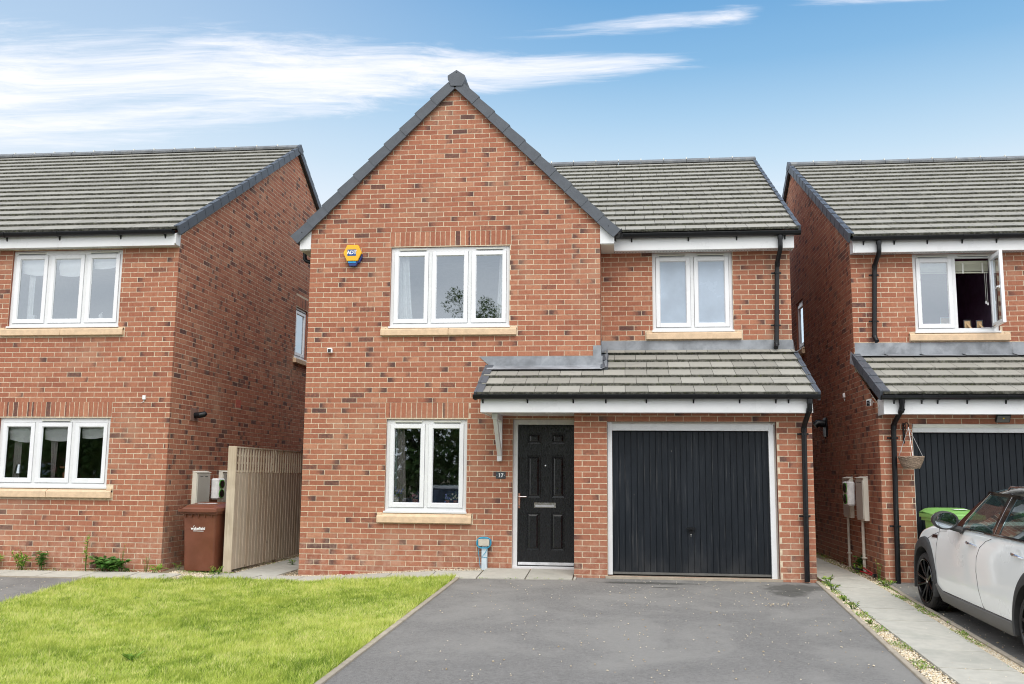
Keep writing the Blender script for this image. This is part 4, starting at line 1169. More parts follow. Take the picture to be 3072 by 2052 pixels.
    ridge(RO, (x0, yr - .02, 7.955), (xe + .03, yr - .02, 7.955), 16); c = MB(); c.prism(Fr((xe + .03, 0, 0), (0, 1, 0), (1, 0, 0)), [(yr - .15, 7.78), (yr + .11, 7.78), (yr + .13, 7.87), (yr - .02, 7.965), (yr - .17, 7.87)], 0, .05, 'dark_grey_plastic'); part('ridge_end_cap', c, RO)
    BW.build(); RF.build(); return H


def right_house():
    xe = 8.07; yl = -.25; yu = .95; x1 = 14.0; H = root('neighbouring_house', (11, 4.5, -.1), 'red brick house on the right with an open upstairs window above its black garage', 'house')
    BW = Brickwork(H); RF = Roofing(H); f = Fr((0, yu, 0), (1, 0, 0), (0, -1, 0)); fl = Fr((0, yl, 0), (1, 0, 0), (0, -1, 0)); zo = 0.0
    w = (8.965, 10.15, 3.445, 4.625); gd = (8.50, 10.75, -.05, 2.025)
    W = wall_core(H, 'wall', f, [[(xe, 2.6), (x1, 2.6), (x1, 4.62), (xe, 4.62)]], [w])
    BW.lay(W, f, xe, 13.9, 3.15, 4.62, (), [w, (w[0] - .09, w[1] + .12, 3.30, 3.44)], dark=.17, z_ref=zo, bond=.09)
    W2 = wall_core(H, 'garage_wall', fl, [[(xe, -.3), (x1, -.3), (x1, 2.2), (xe, 2.2)]], [gd])
    BW.lay(W2, fl, xe, 13.9, -.3, 2.19, (), [gd], dark=.17, z_ref=zo, bond=.06)
    # flank: u runs towards the street
    fs = Fr((xe, 0, 0), (0, -1, 0), (-1, 0, 0)); yr = 5.55; s_ = .575; yb = 2 * yr - yu; sl = .50
    sw = (-5.55, -4.84, 3.75, 4.70)
    low = [(-yb, -.3), (-yl, -.3), (-yl, 2.30), (-yu, 2.30 + (yu - yl) * sl - .04), (-yb, 2.85)]
    zt = 4.83 + (yr - yu) * s_
    up = [(-yb, 2.85), (-yu, 2.85), (-yu, 4.83), (-yr, zt), (-yb, 4.83)]
    W3 = wall_core(H, 'gable_wall', fs, [low, up], [sw])
    BW.lay(W3, fs, -yb, -yl - .021, -.3, 2.86, [(sl, 1, 2.28 - yl * sl - .0)], (), dark=.40, z_ref=zo, bond=.02)
    BW.lay(W3, fs, -yb, -yu - .021, 2.85, 8.0, [(s_, 1, 4.83 - yu * s_ - .005), (-s_, 1, 4.83 + (2 * yr - yu) * s_ - .005)], [sw, (sw[0] - .02, sw[1] + .02, 4.70, 4.93), (sw[0] - .08, sw[1] + .08, 3.62, 3.75)], dark=.40, z_ref=zo, bond=.02)
    BW.soldiers(W3, fs, sw[0] - .02, sw[1] + .02, 4.715, .4)
    b = MB(); b.quad((xe, yb, -.3), (x1, yb, -.3), (x1, yb, 4.8), (xe, yb, 4.8), 'plain_brick'); b.quad((x1, yl, -.3), (x1, yb, -.3), (x1, yb, 4.8), (x1, yl, 4.8), 'plain_brick'); part('flank_wall', b, H, recalc=False)
    window(H, f, *w, 2, vents=[(9.04, 9.48), (9.62, 10.06)], open_last=True); window(H, fs, *sw, 1, vents=())
    stone_sill(H, f, w[0] - .10, w[1] + .125, 3.303, 3.43); stone_sill(H, fs, sw[0] - .08, sw[1] + .08, 3.62, 3.74)
    room(H, f, 8.6, 10.42, 3.0, 4.75, 2.6, mat='plum_paint', side_mat='lilac_paint'); room(H, fs, -6, -4.4, 3.2, 4.9, 1.5)
    m_ = MB()
    for i in range(9): m_.box(f, 9.0, 10.08, -.16, -.125, 4.47 - i * .012, 4.479 - i * .012, 'blind_cream')
    m_.box(f, 9.0, 10.08, -.165, -.12, 4.48, 4.53, 'blind_cream')
    for x in (9.72, 10.0): m_.box(f, x - .012, x + .012, -.124, -.117, 4.34, 4.5, 'vent_white')
    m_.box(f, 9.0, 10.08, -.16, -.125, 4.345, 4.362, 'blind_cream'); BL_ = part('venetian_blind', m_, H)
    for x, z in ((10.02, 3.92), (10.045, 3.90)):
        m_ = MB(); m_.tube([f.p(x, -.11, 4.36), f.p(x, -.11, z)], .0025, 'vent_white', 6); m_.lathe(f.p(x, -.11, z), (0, 0, -1), [(0, .004), (.01, .010), (.045, .012), (.05, 0)], 'label_white', 8); part('blind_cord', m_, BL_)
    # garage door of upright boards
    a_, b_, z0, z1 = gd; m_ = MB(); F = 'white_plastic'; m_.box(fl, a_, a_ + .012, -.13, -.03, -.05, z1, F); m_.box(fl, a_ + .012, b_, -.13, -.03, z1 - .115, z1, F); m_.box(fl, a_ + .012, b_, -.03, -.012, z1 - .055, z1 - .003, 'vent_white'); part('garage_frame', m_, H, bevel=.003)
    m_ = MB(); m_.box(fl, a_ + .014, b_, -.13, -.112, -.04, z1 - .117, 'garage_black_clean'); GD = part('garage_door', m_, H)
    n = 27; ww = (b_ - a_ - .02) / n
    for i in range(n):
        p = MB(); p.box(fl, a_ + .016 + i * ww + .004, a_ + .016 + (i + 1) * ww - .004, -.112, -.098, -.035, z1 - .119, 'garage_black_clean'); part('door_board', p, GD, bevel=.003)
    # eaves above
    box_eaves(H, f, xe + .016, x1, .20, 4.612, 4.79, .0, perforated=True)
    m_ = MB(); m_.prism_u(f, [(.0, 4.63), (.165, 4.612), (.20, 4.615), (.20, 4.79), (.0, 4.88)], xe - .002, xe + .014, F); part('box_end', m_, H)
    gutter(H, f, xe - .02, x1, .262, 4.828, [8.22, 8.66, 9.13, 9.62, 10.1])
    yg = yu - .262
    downpipe(H, [(8.425, yg, 4.77), (8.425, yg, 4.60), (8.405, .86, 4.46), (8.40, .885, 4.40), (8.355, .885, 3.37), (8.375, .83, 3.29)], collars=[((8.425, yg, 4.765), (8.425, yg, 4.72)), ((8.403, .87, 4.46), (8.40, .885, 4.40)), ((8.357, .885, 3.40), (8.355, .885, 3.36))], clips=[(8.397, .885, 4.30), (8.368, .885, 3.60)])
    ye, ze = .715, 4.845; top = Vector((0, 5.55, 7.52)); Sr = Vector((0, top.y - ye, top.z - ze)); Lr = Sr.length; Sr.normalize(); nr = 17
    m_ = MB(); m_.add([(xe - .01, ye + .03, ze), (x1, ye + .03, ze), (x1, yr, 7.5), (xe - .01, yr, 7.5)], [(0, 1, 2, 3)], 'under_roof'); m_.add([(xe - .02, yb + .2, 4.86), (x1, yb + .2, 4.86), (x1, yr, 7.52), (xe - .02, yr, 7.52)], [(0, 1, 2, 3)], 'roof_tile', [(.5, 0, 0, 1)] * 4)
    RO = part('roof', m_, H, recalc=False)
    RF.cover(RO, (xe - .02, ye, ze), (1, 0, 0), Sr, x1 - xe, nr, Lr / nr, .30, phase=.21)
    e0 = Vector((xe - .035, ye, ze)); verge(RO, e0, e0 + Sr * (Lr - .05), (-1, 0, 0), nr, h=.135, top=.045, step=.014, fl=.045)
    e1 = Vector((xe - .035, yb + .17, 4.862)); verge(RO, e1, Vector((xe - .035, yr + .05, 7.5)), (-1, 0, 0), nr, h=.13, top=.045, step=.012)
    ridge(RO, (xe - .03, yr, 7.615), (x1, yr, 7.615), 13); c = MB(); c.prism(Fr((xe - .03, 0, 0), (0, -1, 0), (-1, 0, 0)), [(-yr - .13, 7.44), (-yr + .13, 7.44), (-yr + .14, 7.53), (-yr, 7.625), (-yr - .14, 7.53)], 0, .05, 'dark_grey_plastic'); part('ridge_end_cap', c, RO)
    # lean-to over the garage
    y_e, z_e = -.62, 2.385; k = .46; S = slope_vec(1, k); nrm = Vector((0, -S.z, S.y)); m_ = MB()
    m_.add([(xe, y_e + .05, z_e), (x1, y_e + .05, z_e), (x1, yu, z_e + k * (yu - y_e) - .02), (xe, yu, z_e + k * (yu - y_e) - .02)], [(0, 1, 2, 3)], 'under_roof'); LR = part('lean_to_roof', m_, H, recalc=False)
    RF.cover(LR, (xe - .02, y_e, z_e), (1, 0, 0), S, 12.2 - xe, 5, .325, .30, phase=.2)
    a0 = Vector((xe - .025, y_e, z_e)); verge(LR, a0, a0 + S * 1.60, (-1, 0, 0), 5, h=.125, top=.045)
    def pl(x, y, h): return Vector((x, y, z_e + (y - y_e) * k)) + nrm * h
    L = MB(); xs = [xe + .01, 8.5, 9.0, 9.02, 9.6, 10.3, 11.0, 12.2]
    for i, (p, q) in enumerate(zip(xs, xs[1:])):
        j = .004 * (i % 2); L.quad((p, yu - .006 - j, 3.285), (q, yu - .006 - j, 3.285), (q, yu - .012 - j, 3.10), (p, yu - .012 - j, 3.10), 'lead'); L.quad((p - (.06 if i == 0 else 0), yu - .012 - j, 3.12), (q, yu - .012 - j, 3.10), pl(q, yu - .20, .052), pl(p - (.04 if i == 0 else 0), yu - .20, .055), 'lead')
    L.quad((xe - .05, yu, 3.16), (xe - .075, yu - .02, 2.98), (xe - .06, yu - .22, 2.92), pl(xe - .03, yu - .20, .055), 'lead')
    part('lead_flashing', L, H, recalc=False)
    m_ = MB(); fz = Fr((0, 0, 0), (1, 0, 0), (0, -1, 0)); m_.box(fz, xe + .0, 12.2, .528, .548, 2.132, 2.345, F); part('fascia', m_, H, bevel=.002)
    m_ = MB(); m_.box(fz, xe - .002, xe + .018, .252, .527, 2.132, 2.345, F); part('box_end', m_, H); m_ = MB(); m_.box(fz, xe, 12.2, .252, .527, 2.14, 2.15, 'white_sash'); part('soffit', m_, H)
    gutter(H, fz, xe - .05, 12.2, .61, 2.372, [8.20, 8.55, 8.75, 9.12, 9.60, 10.0])
    downpipe(H, [(8.285, -.61, 2.33), (8.285, -.60, 2.20), (8.245, -.36, 2.03), (8.24, -.325, 1.97), (8.21, -.325, -.10)], collars=[((8.285, -.61, 2.32), (8.285, -.605, 2.27)), ((8.285, -.60, 2.20), (8.28, -.57, 2.17)), ((8.242, -.34, 2.01), (8.24, -.325, 1.95))], clips=[(8.237, -.325, 1.83), (8.220, -.325, .67)])
    BW.build(); RF.build(); return H


main_house(); left_house(); right_house()

# ------------------------------------------------------------------ ground
SK = .03                                     # the drive runs out to the street at a slight angle


def sheet(name, x0, x1, y0, y1, mat, lift, step=.5, skew0=False, skew1=False, kind='structure', thick=0.0, parent=None):
    nx = max(2, int((x1 - x0) / step) + 1); ny = max(2, int((y1 - y0) / step) + 1); P = []
    for j in range(ny):
        y = y0 + (y1 - y0) * j / (ny - 1); a = x0 + (SK * (y + .65) if skew0 else 0); b = x1 + (SK * (y + .65) if skew1 else 0)
        for i in range(nx):
            x = a + (b - a) * i / (nx - 1); P.append((x, y, G(x, y) + lift))
    mb = MB(); mb.grid(P, nx, ny, mat)
    return mb


def axis(lo, hi, fine0, fine1, step):
    v = [lo, lo / 2, lo / 5, lo / 12] if lo < -50 else [lo]
    x = fine0
    out = sorted(set([a for a in v if a < fine0]))
    while x < fine1 - 1e-6: out.append(x); x += step
    out += [fine1] + [a for a in (hi / 12, hi / 5, hi / 2, hi) if a > fine1]
    return out


xs = axis(-400, 400, -14, 16, .5); ys = axis(-400, 400, -20, 14, .5)
mb = MB(); mb.grid([(x, y, G(x, y) - .02) for y in ys for x in xs], len(xs), len(ys), 'soil')
struct('ground', mb, recalc=False)

mb = sheet('driveway', 2.50, 7.10, -9.2, -.90, 'tarmac', .0, skew0=True, skew1=True)
m2 = sheet('driveway', 4.03, 7.10, -.90, -.655, 'tarmac', .0); mb.add(m2.v, m2.f, 'tarmac')
struct('driveway', mb, recalc=False)
struct('driveway', sheet('driveway', -9.5, -2.47, -9.2, -1.14, 'tarmac', .006), recalc=False)
struct('driveway', sheet('driveway', 8.06, 14, -9.2, -.26, 'tarmac', .0), recalc=False)
struct('road', sheet('road', -60, 60, -19, -11.2, 'road_tarmac', -.01, step=2.0), recalc=False)
struct('pavement', sheet('pavement', -60, 60, -11.2, -9.25, 'slab_concrete', .004, step=1.0), recalc=False)
mb = MB(); mb.box(WF, -60, 60, 11.2, 11.33, -.60, -.43, 'kerb_concrete'); struct('kerb', mb)


def slab(mb_, x0, x1, y0, y1, mat, lift=.012, t=.05):
    P = [(x, y, G(x, y) + lift + random.uniform(-.0025, .0025)) for x, y in ((x0, y0), (x1, y0), (x1, y1), (x0, y1))]
    P2_ = [(x, y, z - t) for x, y, z in P]
    mb_.add(P + P2_, [(0, 1, 2, 3), (4, 7, 6, 5), (0, 4, 5, 1), (1, 5, 6, 2), (2, 6, 7, 3), (3, 7, 4, 0)], mat); return mb_


def paving(name, cells, mat='slab_concrete', piece='paving_slab', lift=.012, bed=None):
    mb = MB()
    for c in cells: slab(mb, c[0] + .004, c[1] - .004, c[2] + .004, c[3] - .004, 'soil', lift - .035, .02)
    p = struct(name, mb)
    for c in cells:
        q = MB(); j = .0055; slab(q, c[0] + j, c[1] - j, c[2] + .009, c[3] - .009, mat, lift)
        part(piece, q, p, bevel=.002)
    return p


x = -1.05; cells = []
while x < 2.0: cells.append((x, x + .62, -.87, -.26)); x += .625
cells += [(x, 2.72, -.87, -.26)]; xs_ = 2.725
cells += [(2.725, 3.36, -.87, -.02), (3.365, 3.985, -.87, -.02), (3.99, 4.03, -.87, -.66)]
for k in range(9): cells.append((-.86, -.24, -.25 + k * .63, .375 + k * .63))
paving('path', cells)
x = -9.; cells = []
while x < -1.6: cells.append((x, x + .62, -1.12, -.52)); x += .625
paving('path', cells)
yj = [6.4, 5.75, 5.1, 4.45, 3.8, 3.15, 2.5, 1.85, 1.2, .55, -.10, -1.04, -1.72, -2.42, -3.10, -3.77, -4.42, -5.10, -5.8, -6.5, -7.2, -7.9, -8.6]
paving('path', [(7.215, 7.85, b, a) for a, b in zip(yj, yj[1:])])


def edging(name, xf, y0, y1, w, piece=.915):
    mb = MB(); mb.box(WF, -.01, .01, .0, .01, -.9, -.8, 'soil'); p = None; y = y0
    objs = []
    while y > y1:
        b = max(y1, y - piece + .006); q = MB(); xa, xb = xf(y), xf(b)
        P = [(xa, y, G(xa, y) + .022), (xa + w, y, G(xa, y) + .022), (xb + w, b, G(xb, b) + .022), (xb, b, G(xb, b) + .022)]
        q.add(P + [(a, c, z - .10) for a, c, z in P], [(0, 1, 2, 3), (4, 7, 6, 5), (0, 4, 5, 1), (1, 5, 6, 2), (2, 6, 7, 3), (3, 7, 4, 0)], 'kerb_concrete'); objs.append(q); y -= piece
    first = struct(name, objs[0], bevel=.006)
    for q in objs[1:]:
        me = q.mesh('kerb_stone', bevel=.006); o = bpy.data.objects.new('kerb_stone', me); col.objects.link(o); o.parent = first
    return first


edging('kerb', lambda y: 2.455 + SK * (y + .65), -.90, -9.2, .055)
edging('kerb', lambda y: 7.10 + SK * (y + .65), -.64, -9.2, .05)
edging('kerb', lambda y: 8.005, -.3, -9.2, .05)
mb = MB(); mb.box(WF, -9.5, -2.47, 1.125, 1.137, -.22, -.13, 'kerb_concrete'); struct('kerb', mb)


def tri_stuff(name, V, tone, mat, faces_per=1, verts_per=3, F=None, kind='stuff', parent=None, label=None, mesh_only=False, off=None):
    """V: (n, verts_per, 3) array, tone: (n, 4) or (n, verts_per, 4)"""
    n = V.shape[0]; vp = V.shape[1]
    if F is None: F = np.array([[0, 1, 2]])
    nf = F.shape[0]; k = F.shape[1]
    me = bpy.data.meshes.new(name); me.vertices.add(n * vp)
    W_ = V.reshape(-1, 3)
    if off is not None: W_ = W_ - np.array(off)
    me.vertices.foreach_set('co', W_.astype(np.float32).ravel())
    idx = (F[None, :, :] + (np.arange(n) * vp)[:, None, None]).reshape(-1)
    me.loops.add(n * nf * k); me.loops.foreach_set('vertex_index', idx.astype(np.int32))
    me.polygons.add(n * nf); me.polygons.foreach_set('loop_start', (np.arange(n * nf) * k).astype(np.int32)); me.polygons.foreach_set('loop_total', np.full(n * nf, k, np.int32))
    me.materials.append(MATS[mat]); me.update(calc_edges=True)
    a = me.attributes.new('bk', 'FLOAT_COLOR', 'POINT')
    c = tone if tone.ndim == 3 else np.repeat(tone[:, None, :], vp, axis=1)
    a.data.foreach_set('color', c.astype(np.float32).ravel())
    if mesh_only: return me
    o = bpy.data.objects.new(name, me); col.objects.link(o)
    if parent: o.parent = parent
    if kind: o['kind'] = kind
    return o


GX = np.linspace(-12, 14, 261); GY = np.linspace(-10, 8, 181)
GZ = np.array([[G(x, y) for x in GX] for y in GY])


def Gv(x, y):
    i = np.clip((x - GX[0]) / (GX[1] - GX[0]), 0, len(GX) - 1.001); j = np.clip((y - GY[0]) / (GY[1] - GY[0]), 0, len(GY) - 1.001)
    i0 = i.astype(int); j0 = j.astype(int); a = i - i0; b = j - j0
    return GZ[j0, i0] * (1 - a) * (1 - b) + GZ[j0, i0 + 1] * a * (1 - b) + GZ[j0 + 1, i0] * (1 - a) * b + GZ[j0 + 1, i0 + 1] * a * b


def vnoise(x, y, s, seed=0.):
    """cheap smooth value noise"""
    x = x * s + seed * 17.3; y = y * s + seed * 5.1
    xi = np.floor(x); yi = np.floor(y); fx = x - xi; fy = y - yi; fx = fx * fx * (3 - 2 * fx); fy = fy * fy * (3 - 2 * fy)
    h = lambda a, b: np.modf(np.abs(np.sin(a * 127.1 + b * 311.7) * 43758.5453))[0]
    return (h(xi, yi) * (1 - fx) + h(xi + 1, yi) * fx) * (1 - fy) + (h(xi, yi + 1) * (1 - fx) + h(xi + 1, yi + 1) * fx) * fy


# lawn
def lawn_mask(x, y):
    right = x < 2.450 + SK * (y + .65)
    edge = .05 * (vnoise(x, y, 4.) - .5)
    return right & (x > -2.49 + edge) & np.where(x < -1.25, y < -1.155 + edge, y < -.90 + edge)


P = []; nx, ny = 60, 90; mb = MB()
for j in range(ny):
    y = -9.2 + (9.2 - .895) * j / (ny - 1)
    for i in range(nx):
        x = -2.48 + (2.450 + SK * (y + .65) + 2.48) * i / (nx - 1); P.append((x, y if x > -1.2 else min(y, -1.15), G(x, y) + .012))
mb.grid(P, nx, ny, 'lawn_soil'); struct('lawn', mb, recalc=False)

N = 420000
x = rng.uniform(-2.55, 2.50, N); y = -.86 - rng.uniform(0, 1, N) ** .9 * 6.4
mk = lawn_mask(x, y) & (vnoise(x, y, 3.1, 11) + .35 * vnoise(x, y, 13., 12) > .17 + .10 * rng.random(N)); x, y = x[mk], y[mk]
edge_d = np.minimum(np.minimum(2.450 + SK * (y + .65) - x, x + 2.47), np.where(x < -1.25, -1.15 - y, -.90 - y))
tall = 1 + .7 * np.exp(-np.clip(edge_d, 0, 1) / .05) * rng.random(len(x))
clump = vnoise(x, y, 5.5); big = vnoise(x, y, 1.4, 3)
h = (.022 + .036 * rng.random(len(x)) ** 1.3) * (0.60 + .80 * clump) * tall
n = len(x); ang = rng.uniform(0, 2 * np.pi, n); wv = .0028 + .0032 * rng.random(n); lean = rng.normal(0, .45, (n, 2)) * h[:, None] + .12 * h[:, None]
z = Gv(x, y) + .008
V = np.zeros((n, 3, 3)); V[:, 0, 0] = x - np.cos(ang) * wv; V[:, 0, 1] = y - np.sin(ang) * wv; V[:, 0, 2] = z
V[:, 1, 0] = x + np.cos(ang) * wv; V[:, 1, 1] = y + np.sin(ang) * wv; V[:, 1, 2] = z
V[:, 2, 0] = x + lean[:, 0]; V[:, 2, 1] = y + lean[:, 1]; V[:, 2, 2] = z + h
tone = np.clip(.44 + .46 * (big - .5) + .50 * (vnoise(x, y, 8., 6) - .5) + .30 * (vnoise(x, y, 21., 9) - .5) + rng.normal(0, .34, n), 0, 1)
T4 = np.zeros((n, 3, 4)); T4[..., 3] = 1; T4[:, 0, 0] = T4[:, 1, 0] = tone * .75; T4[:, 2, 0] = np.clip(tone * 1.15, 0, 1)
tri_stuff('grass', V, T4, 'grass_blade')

# gravel
OCT = np.array([[0, 1, 2], [0, 2, 3], [0, 3, 4], [0, 4, 1], [5, 2, 1], [5, 3, 2], [5, 4, 3], [5, 1, 4]])


def pebbles(name, x, y, s, lift=0.0, kind='stuff'):
    n = len(x); b = np.array([[0, 0, 1], [1, 0, 0], [0, 1, 0], [-1, 0, 0], [0, -1, 0], [0, 0, -1]], float)
    V = np.repeat(b[None], n, 0); V = V + rng.normal(0, .16, V.shape); V[..., 2] *= .62
    V *= (s[:, None, None] * rng.uniform(.75, 1.25, (n, 1, 3)))
    a = rng.uniform(0, 2 * np.pi, n); ca, sa = np.cos(a)[:, None], np.sin(a)[:, None]
    X = V[..., 0] * ca - V[..., 1] * sa; Y = V[..., 0] * sa + V[..., 1] * ca
    V[..., 0] = X + x[:, None]; V[..., 1] = Y + y[:, None]; V[..., 2] += (Gv(x, y) + lift + s * .25)[:, None]
    t = np.zeros((n, 4)); t[:, 0] = rng.random(n); t[:, 3] = 1
    return tri_stuff(name, V, t, 'pebble', F=OCT, kind=kind)


def strip_pts(n, x0, x1, y0, y1):
    return rng.uniform(x0, x1, n), rng.uniform(y0, y1, n)


def cat(*a): return np.concatenate([p[0] for p in a]), np.concatenate([p[1] for p in a])


x, y = strip_pts(8000, 7.12, 7.235, -7.5, -.60); x2 = x + SK * (y + .65) * rng.random(len(x))
a = cat((x2, y), strip_pts(9500, 7.83, 8.01, -7.0, -.3), strip_pts(900, 7.83, 8.06, -.3, 3.0), strip_pts(1500, -.05, 2.7, -.27, -.0), strip_pts(2200, -1.75, -.85, -.75, -.16), strip_pts(1500, -1.02, -.84, -.2, 4.0), strip_pts(1200, -6.2, -1.9, -.54, -.32),
        strip_pts(900, -1.9, -1.1, -1.2, -.7), strip_pts(400, -.26, -.01, -.3, 2.0))
pebbles('gravel', a[0], a[1], rng.uniform(.005, .013, len(a[0])), lift=-.006)
a = cat(strip_pts(260, 4.6, 7.0, -6.0, -.7), strip_pts(190, 2.6, 5.0, -6.2, -1.0), strip_pts(220, 7.22, 7.9, -6.2, -.2), strip_pts(330, 8.05, 9.0, -7, -.3), strip_pts(60, -4.5, -2.5, -2.5, -1.15), (rng.normal(6.35, .13, 34), rng.normal(-2.35, .06, 34)), (rng.normal(6.1, .1, 14), rng.normal(-1.55, .1, 14)), (rng.normal(7.9, .15, 150), rng.uniform(-6.5, -1, 150)))
pebbles('scattered_stones', a[0], a[1], rng.uniform(.0035, .0105, len(a[0])), lift=.006)


# ------------------------------------------------------------------ plants
LEAF_V = np.array([[0, 0, 0], [.34, .30, .05], [.72, .22, .05], [1, 0, 0], [.72, -.22, .05], [.34, -.30, .05], [.5, 0, -.04]])
LEAF_F = np.array([[0, 6, 1], [1, 6, 2], [2, 6, 3], [3, 6, 4], [4, 6, 5], [5, 6, 0]])


def leaves(pos, direc, size, width=1.0, droop=.3):
    """pos (n,3), direc (n,3) unit, size (n,)"""
    n = len(pos); d = direc / np.linalg.norm(direc, axis=1, keepdims=True)
    up = np.repeat([[0, 0, 1.]], n, 0) + rng.normal(0, .35, (n, 3)); side = np.cross(up, d); side /= np.linalg.norm(side, axis=1, keepdims=True); nn = np.cross(d, side)
    L = np.repeat(LEAF_V[None], n, 0) * size[:, None, None]; L[..., 1] *= width
    z = L[..., 2] - droop * (L[..., 0] ** 2) / np.maximum(size[:, None], 1e-6)
    return pos[:, None, :] + L[..., 0:1] * d[:, None, :] + L[..., 1:2] * side[:, None, :] + z[..., None] * nn[:, None, :]


def plant(x, y, r, h, n, leaf, label, cat_='plant', group='weeds growing along the walls and paths', mat='weed_leaf', stems=5, width=1.0, up=.5, name='weed_plant', tone=(.4, .25), tall=0):
    if x < -1.8: h *= 1.25; r *= 1.1; n = int(n * 1.6); leaf *= 1.12
    z = G(x, y) + .004; o = root(name, (x, y, z), label, cat_, group)
    base = np.array([x, y, z]); S = MB(); pos = []; dr = []
    for k in range(stems):
        a = random.uniform(0, 2 * math.pi); rr = r * random.uniform(.3, 1); hh = h * random.uniform(.55, 1) * (1 if k >= tall else 1.0)
        p0 = Vector((x + .25 * rr * math.cos(a), y + .15 * rr * math.sin(a), z)); p2 = Vector((x + rr * math.cos(a), y + rr * .6 * math.sin(a), z + hh)); p1 = (p0 + p2) / 2 + Vector((0, 0, hh * .18))
        S.tube([p0, p1, p2], [.0035, .0028, .0015], 'weed_leaf_dark', 5)
        m_ = max(3, n // stems)
        for q in range(m_):
            t = random.uniform(.12, 1) ** .8; p = p0.lerp(p1, min(1, 2 * t)) if t < .5 else p1.lerp(p2, 2 * t - 1); b = random.uniform(0, 2 * math.pi)
            pos.append(p); dr.append((math.cos(b), math.sin(b), random.uniform(-.1, up * 1.6)))
    part('stem', S, o)
    V = leaves(np.array([tuple(p) for p in pos]), np.array(dr), leaf * rng.uniform(.55, 1.15, len(pos)), width)
    V[..., 1] = np.where(V[..., 1] > WALLY(x, y), WALLY(x, y) - .004 - .2 * (V[..., 1] - WALLY(x, y)).clip(0, .02), V[..., 1])
    t = np.zeros((len(pos), 4)); t[:, 0] = np.clip(rng.normal(tone[0], tone[1], len(pos)), 0, 1); t[:, 3] = 1
    tri_stuff('foliage', V, t, mat, F=LEAF_F, parent=o, off=(x, y, z))
    return o


def WALLY(x, y):
    return -.32 if x < -1.93 else (50 if x < 0 else (-.01 if x < 4 else 50))


plant(-4.52, -.44, .24, .13, 46, .11, 'low tuft of long leaved weeds at the foot of the wall, at the left edge', width=.28, up=1.1, stems=8)
plant(-3.98, -.43, .17, .24, 60, .075, 'dandelion like weed with upright leaves under the left house window', width=.45, up=1.3, tone=(.45, .3), stems=8)
plant(-3.66, -.43, .13, .24, 60, .075, 'bushy nettle with broad toothed leaves beside the dandelion', mat='weed_leaf_dark', width=.8, up=.5, stems=7)
plant(-2.68, -.46, .34, .17, 190, .085, 'widest clump of dark broad leaved weeds by the left house wall', mat='weed_leaf_dark', width=.85, up=.5, stems=16)
plant(-2.99, -.44, .06, .40, 46, .05, 'tallest weed stem against the left house wall', width=.6, stems=3, up=.9, tone=(.6, .2))
plant(-2.46, -.42, .07, .34, 14, .03, 'thin wispy weed with a sparse seed head rising from the wide clump', width=.4, stems=3, up=.9, tone=(.8, .2))
plant(-2.36, -.50, .10, .07, 26, .045, 'small grey green weed at the right end of the wide clump', mat='weed_leaf_dark', width=.7, stems=5)
plant(-2.10, -.42, .07, .24, 16, .028, 'spindly pale weed near the corner of the left house', width=.5, stems=4, up=.8, tone=(.75, .2))
plant(-1.93, -.52, .12, .08, 22, .085, 'bright green rosette weed at the corner of the left house', width=.35, stems=5, up=.9, tone=(.6, .15))
plant(-1.72, -.22, .10, .12, 22, .055, 'small weed between the left house and the brown bin', width=.6, stems=5)
plant(-1.02, -.46, .15, .12, 46, .06, 'leafy weed in front of the brown bin and fence post', width=.4, stems=8, up=.8, tone=(.5, .3))
plant(-.52, 1.25, .10, .10, 22, .06, 'small weed on the gravel beside the fence', width=.5, stems=5)
plant(8.00, .92, .16, .24, 70, .075, 'large leaved weed growing behind the meter pipes on the right', mat='weed_leaf_dark', width=.9, stems=7)
plant(7.93, .62, .08, .12, 18, .07, 'light green weed in front of the nearer meter pipe', width=.45, stems=4, up=1.0, tone=(.6, .2))
plant(8.00, -.20, .06, .30, 22, .035, 'tall thin weed at the corner of the right house', width=.5, stems=4, up=.8, tone=(.65, .3))
plant(7.99, -.62, .15, .09, 70, .055, 'bright clump of weeds at the foot of the right downpipe', width=.5, stems=10, up=.9, tone=(.6, .25))
plant(7.23, -.78, .09, .14, 40, .06, 'leafy weed between the garage corner and the slab path', width=.55, stems=6, up=.8, tone=(.5, .25))
plant(7.19, -1.25, .10, .09, 50, .05, 'second clump of weeds along the path from the garage corner', width=.55, stems=8, tone=(.5, .3))
for i, (px_, yy, hh) in enumerate(((7.16, -2.0, .06), (7.14, -2.5, .07), (7.13, -3.3, .05))):
    plant(px_, yy, .09, hh, 46, .04, ['reddish green weed in the gravel beside the tarmac, third from the garage', 'wide low weed in the gravel beside the tarmac, fourth from the garage', 'sparse weed in the gravel beside the tarmac, furthest from the garage'][i], width=.45, stems=8, up=.9, tone=(.6, .35))
plant(.35, -5.35, .10, .05, 26, .09, 'broad leaved rosette weed in the lawn near the drive', width=.4, stems=6, up=.8, tone=(.35, .1))
plant(-1.95, -4.75, .07, .22, 16, .04, 'thin upright stem growing in the lawn at lower left', width=.4, stems=2, up=.9, tone=(.5, .2))
plant(-1.1, -2.6, .05, .05, 14, .04, 'small dark green weed in the middle of the lawn', mat='weed_leaf_dark', width=.6, stems=4)
# the low green creeping between the stones
def creeping(n, xa, xb, ya, yb, thr, skew=0.0, seed=0):
    x = rng.uniform(xa, xb, n); y = rng.uniform(ya, yb, n); k = vnoise(x, y, 5.5, seed) > thr; x, y = x[k], y[k]; x = x + skew * (y + .65) * .6
    p = np.stack([x, y, Gv(x, y) + .004 + .012 * rng.random(len(x))], 1); b = rng.uniform(0, 2 * np.pi, len(x))
    return p, np.stack([np.cos(b), np.sin(b), rng.uniform(.1, 1.3, len(x))], 1)


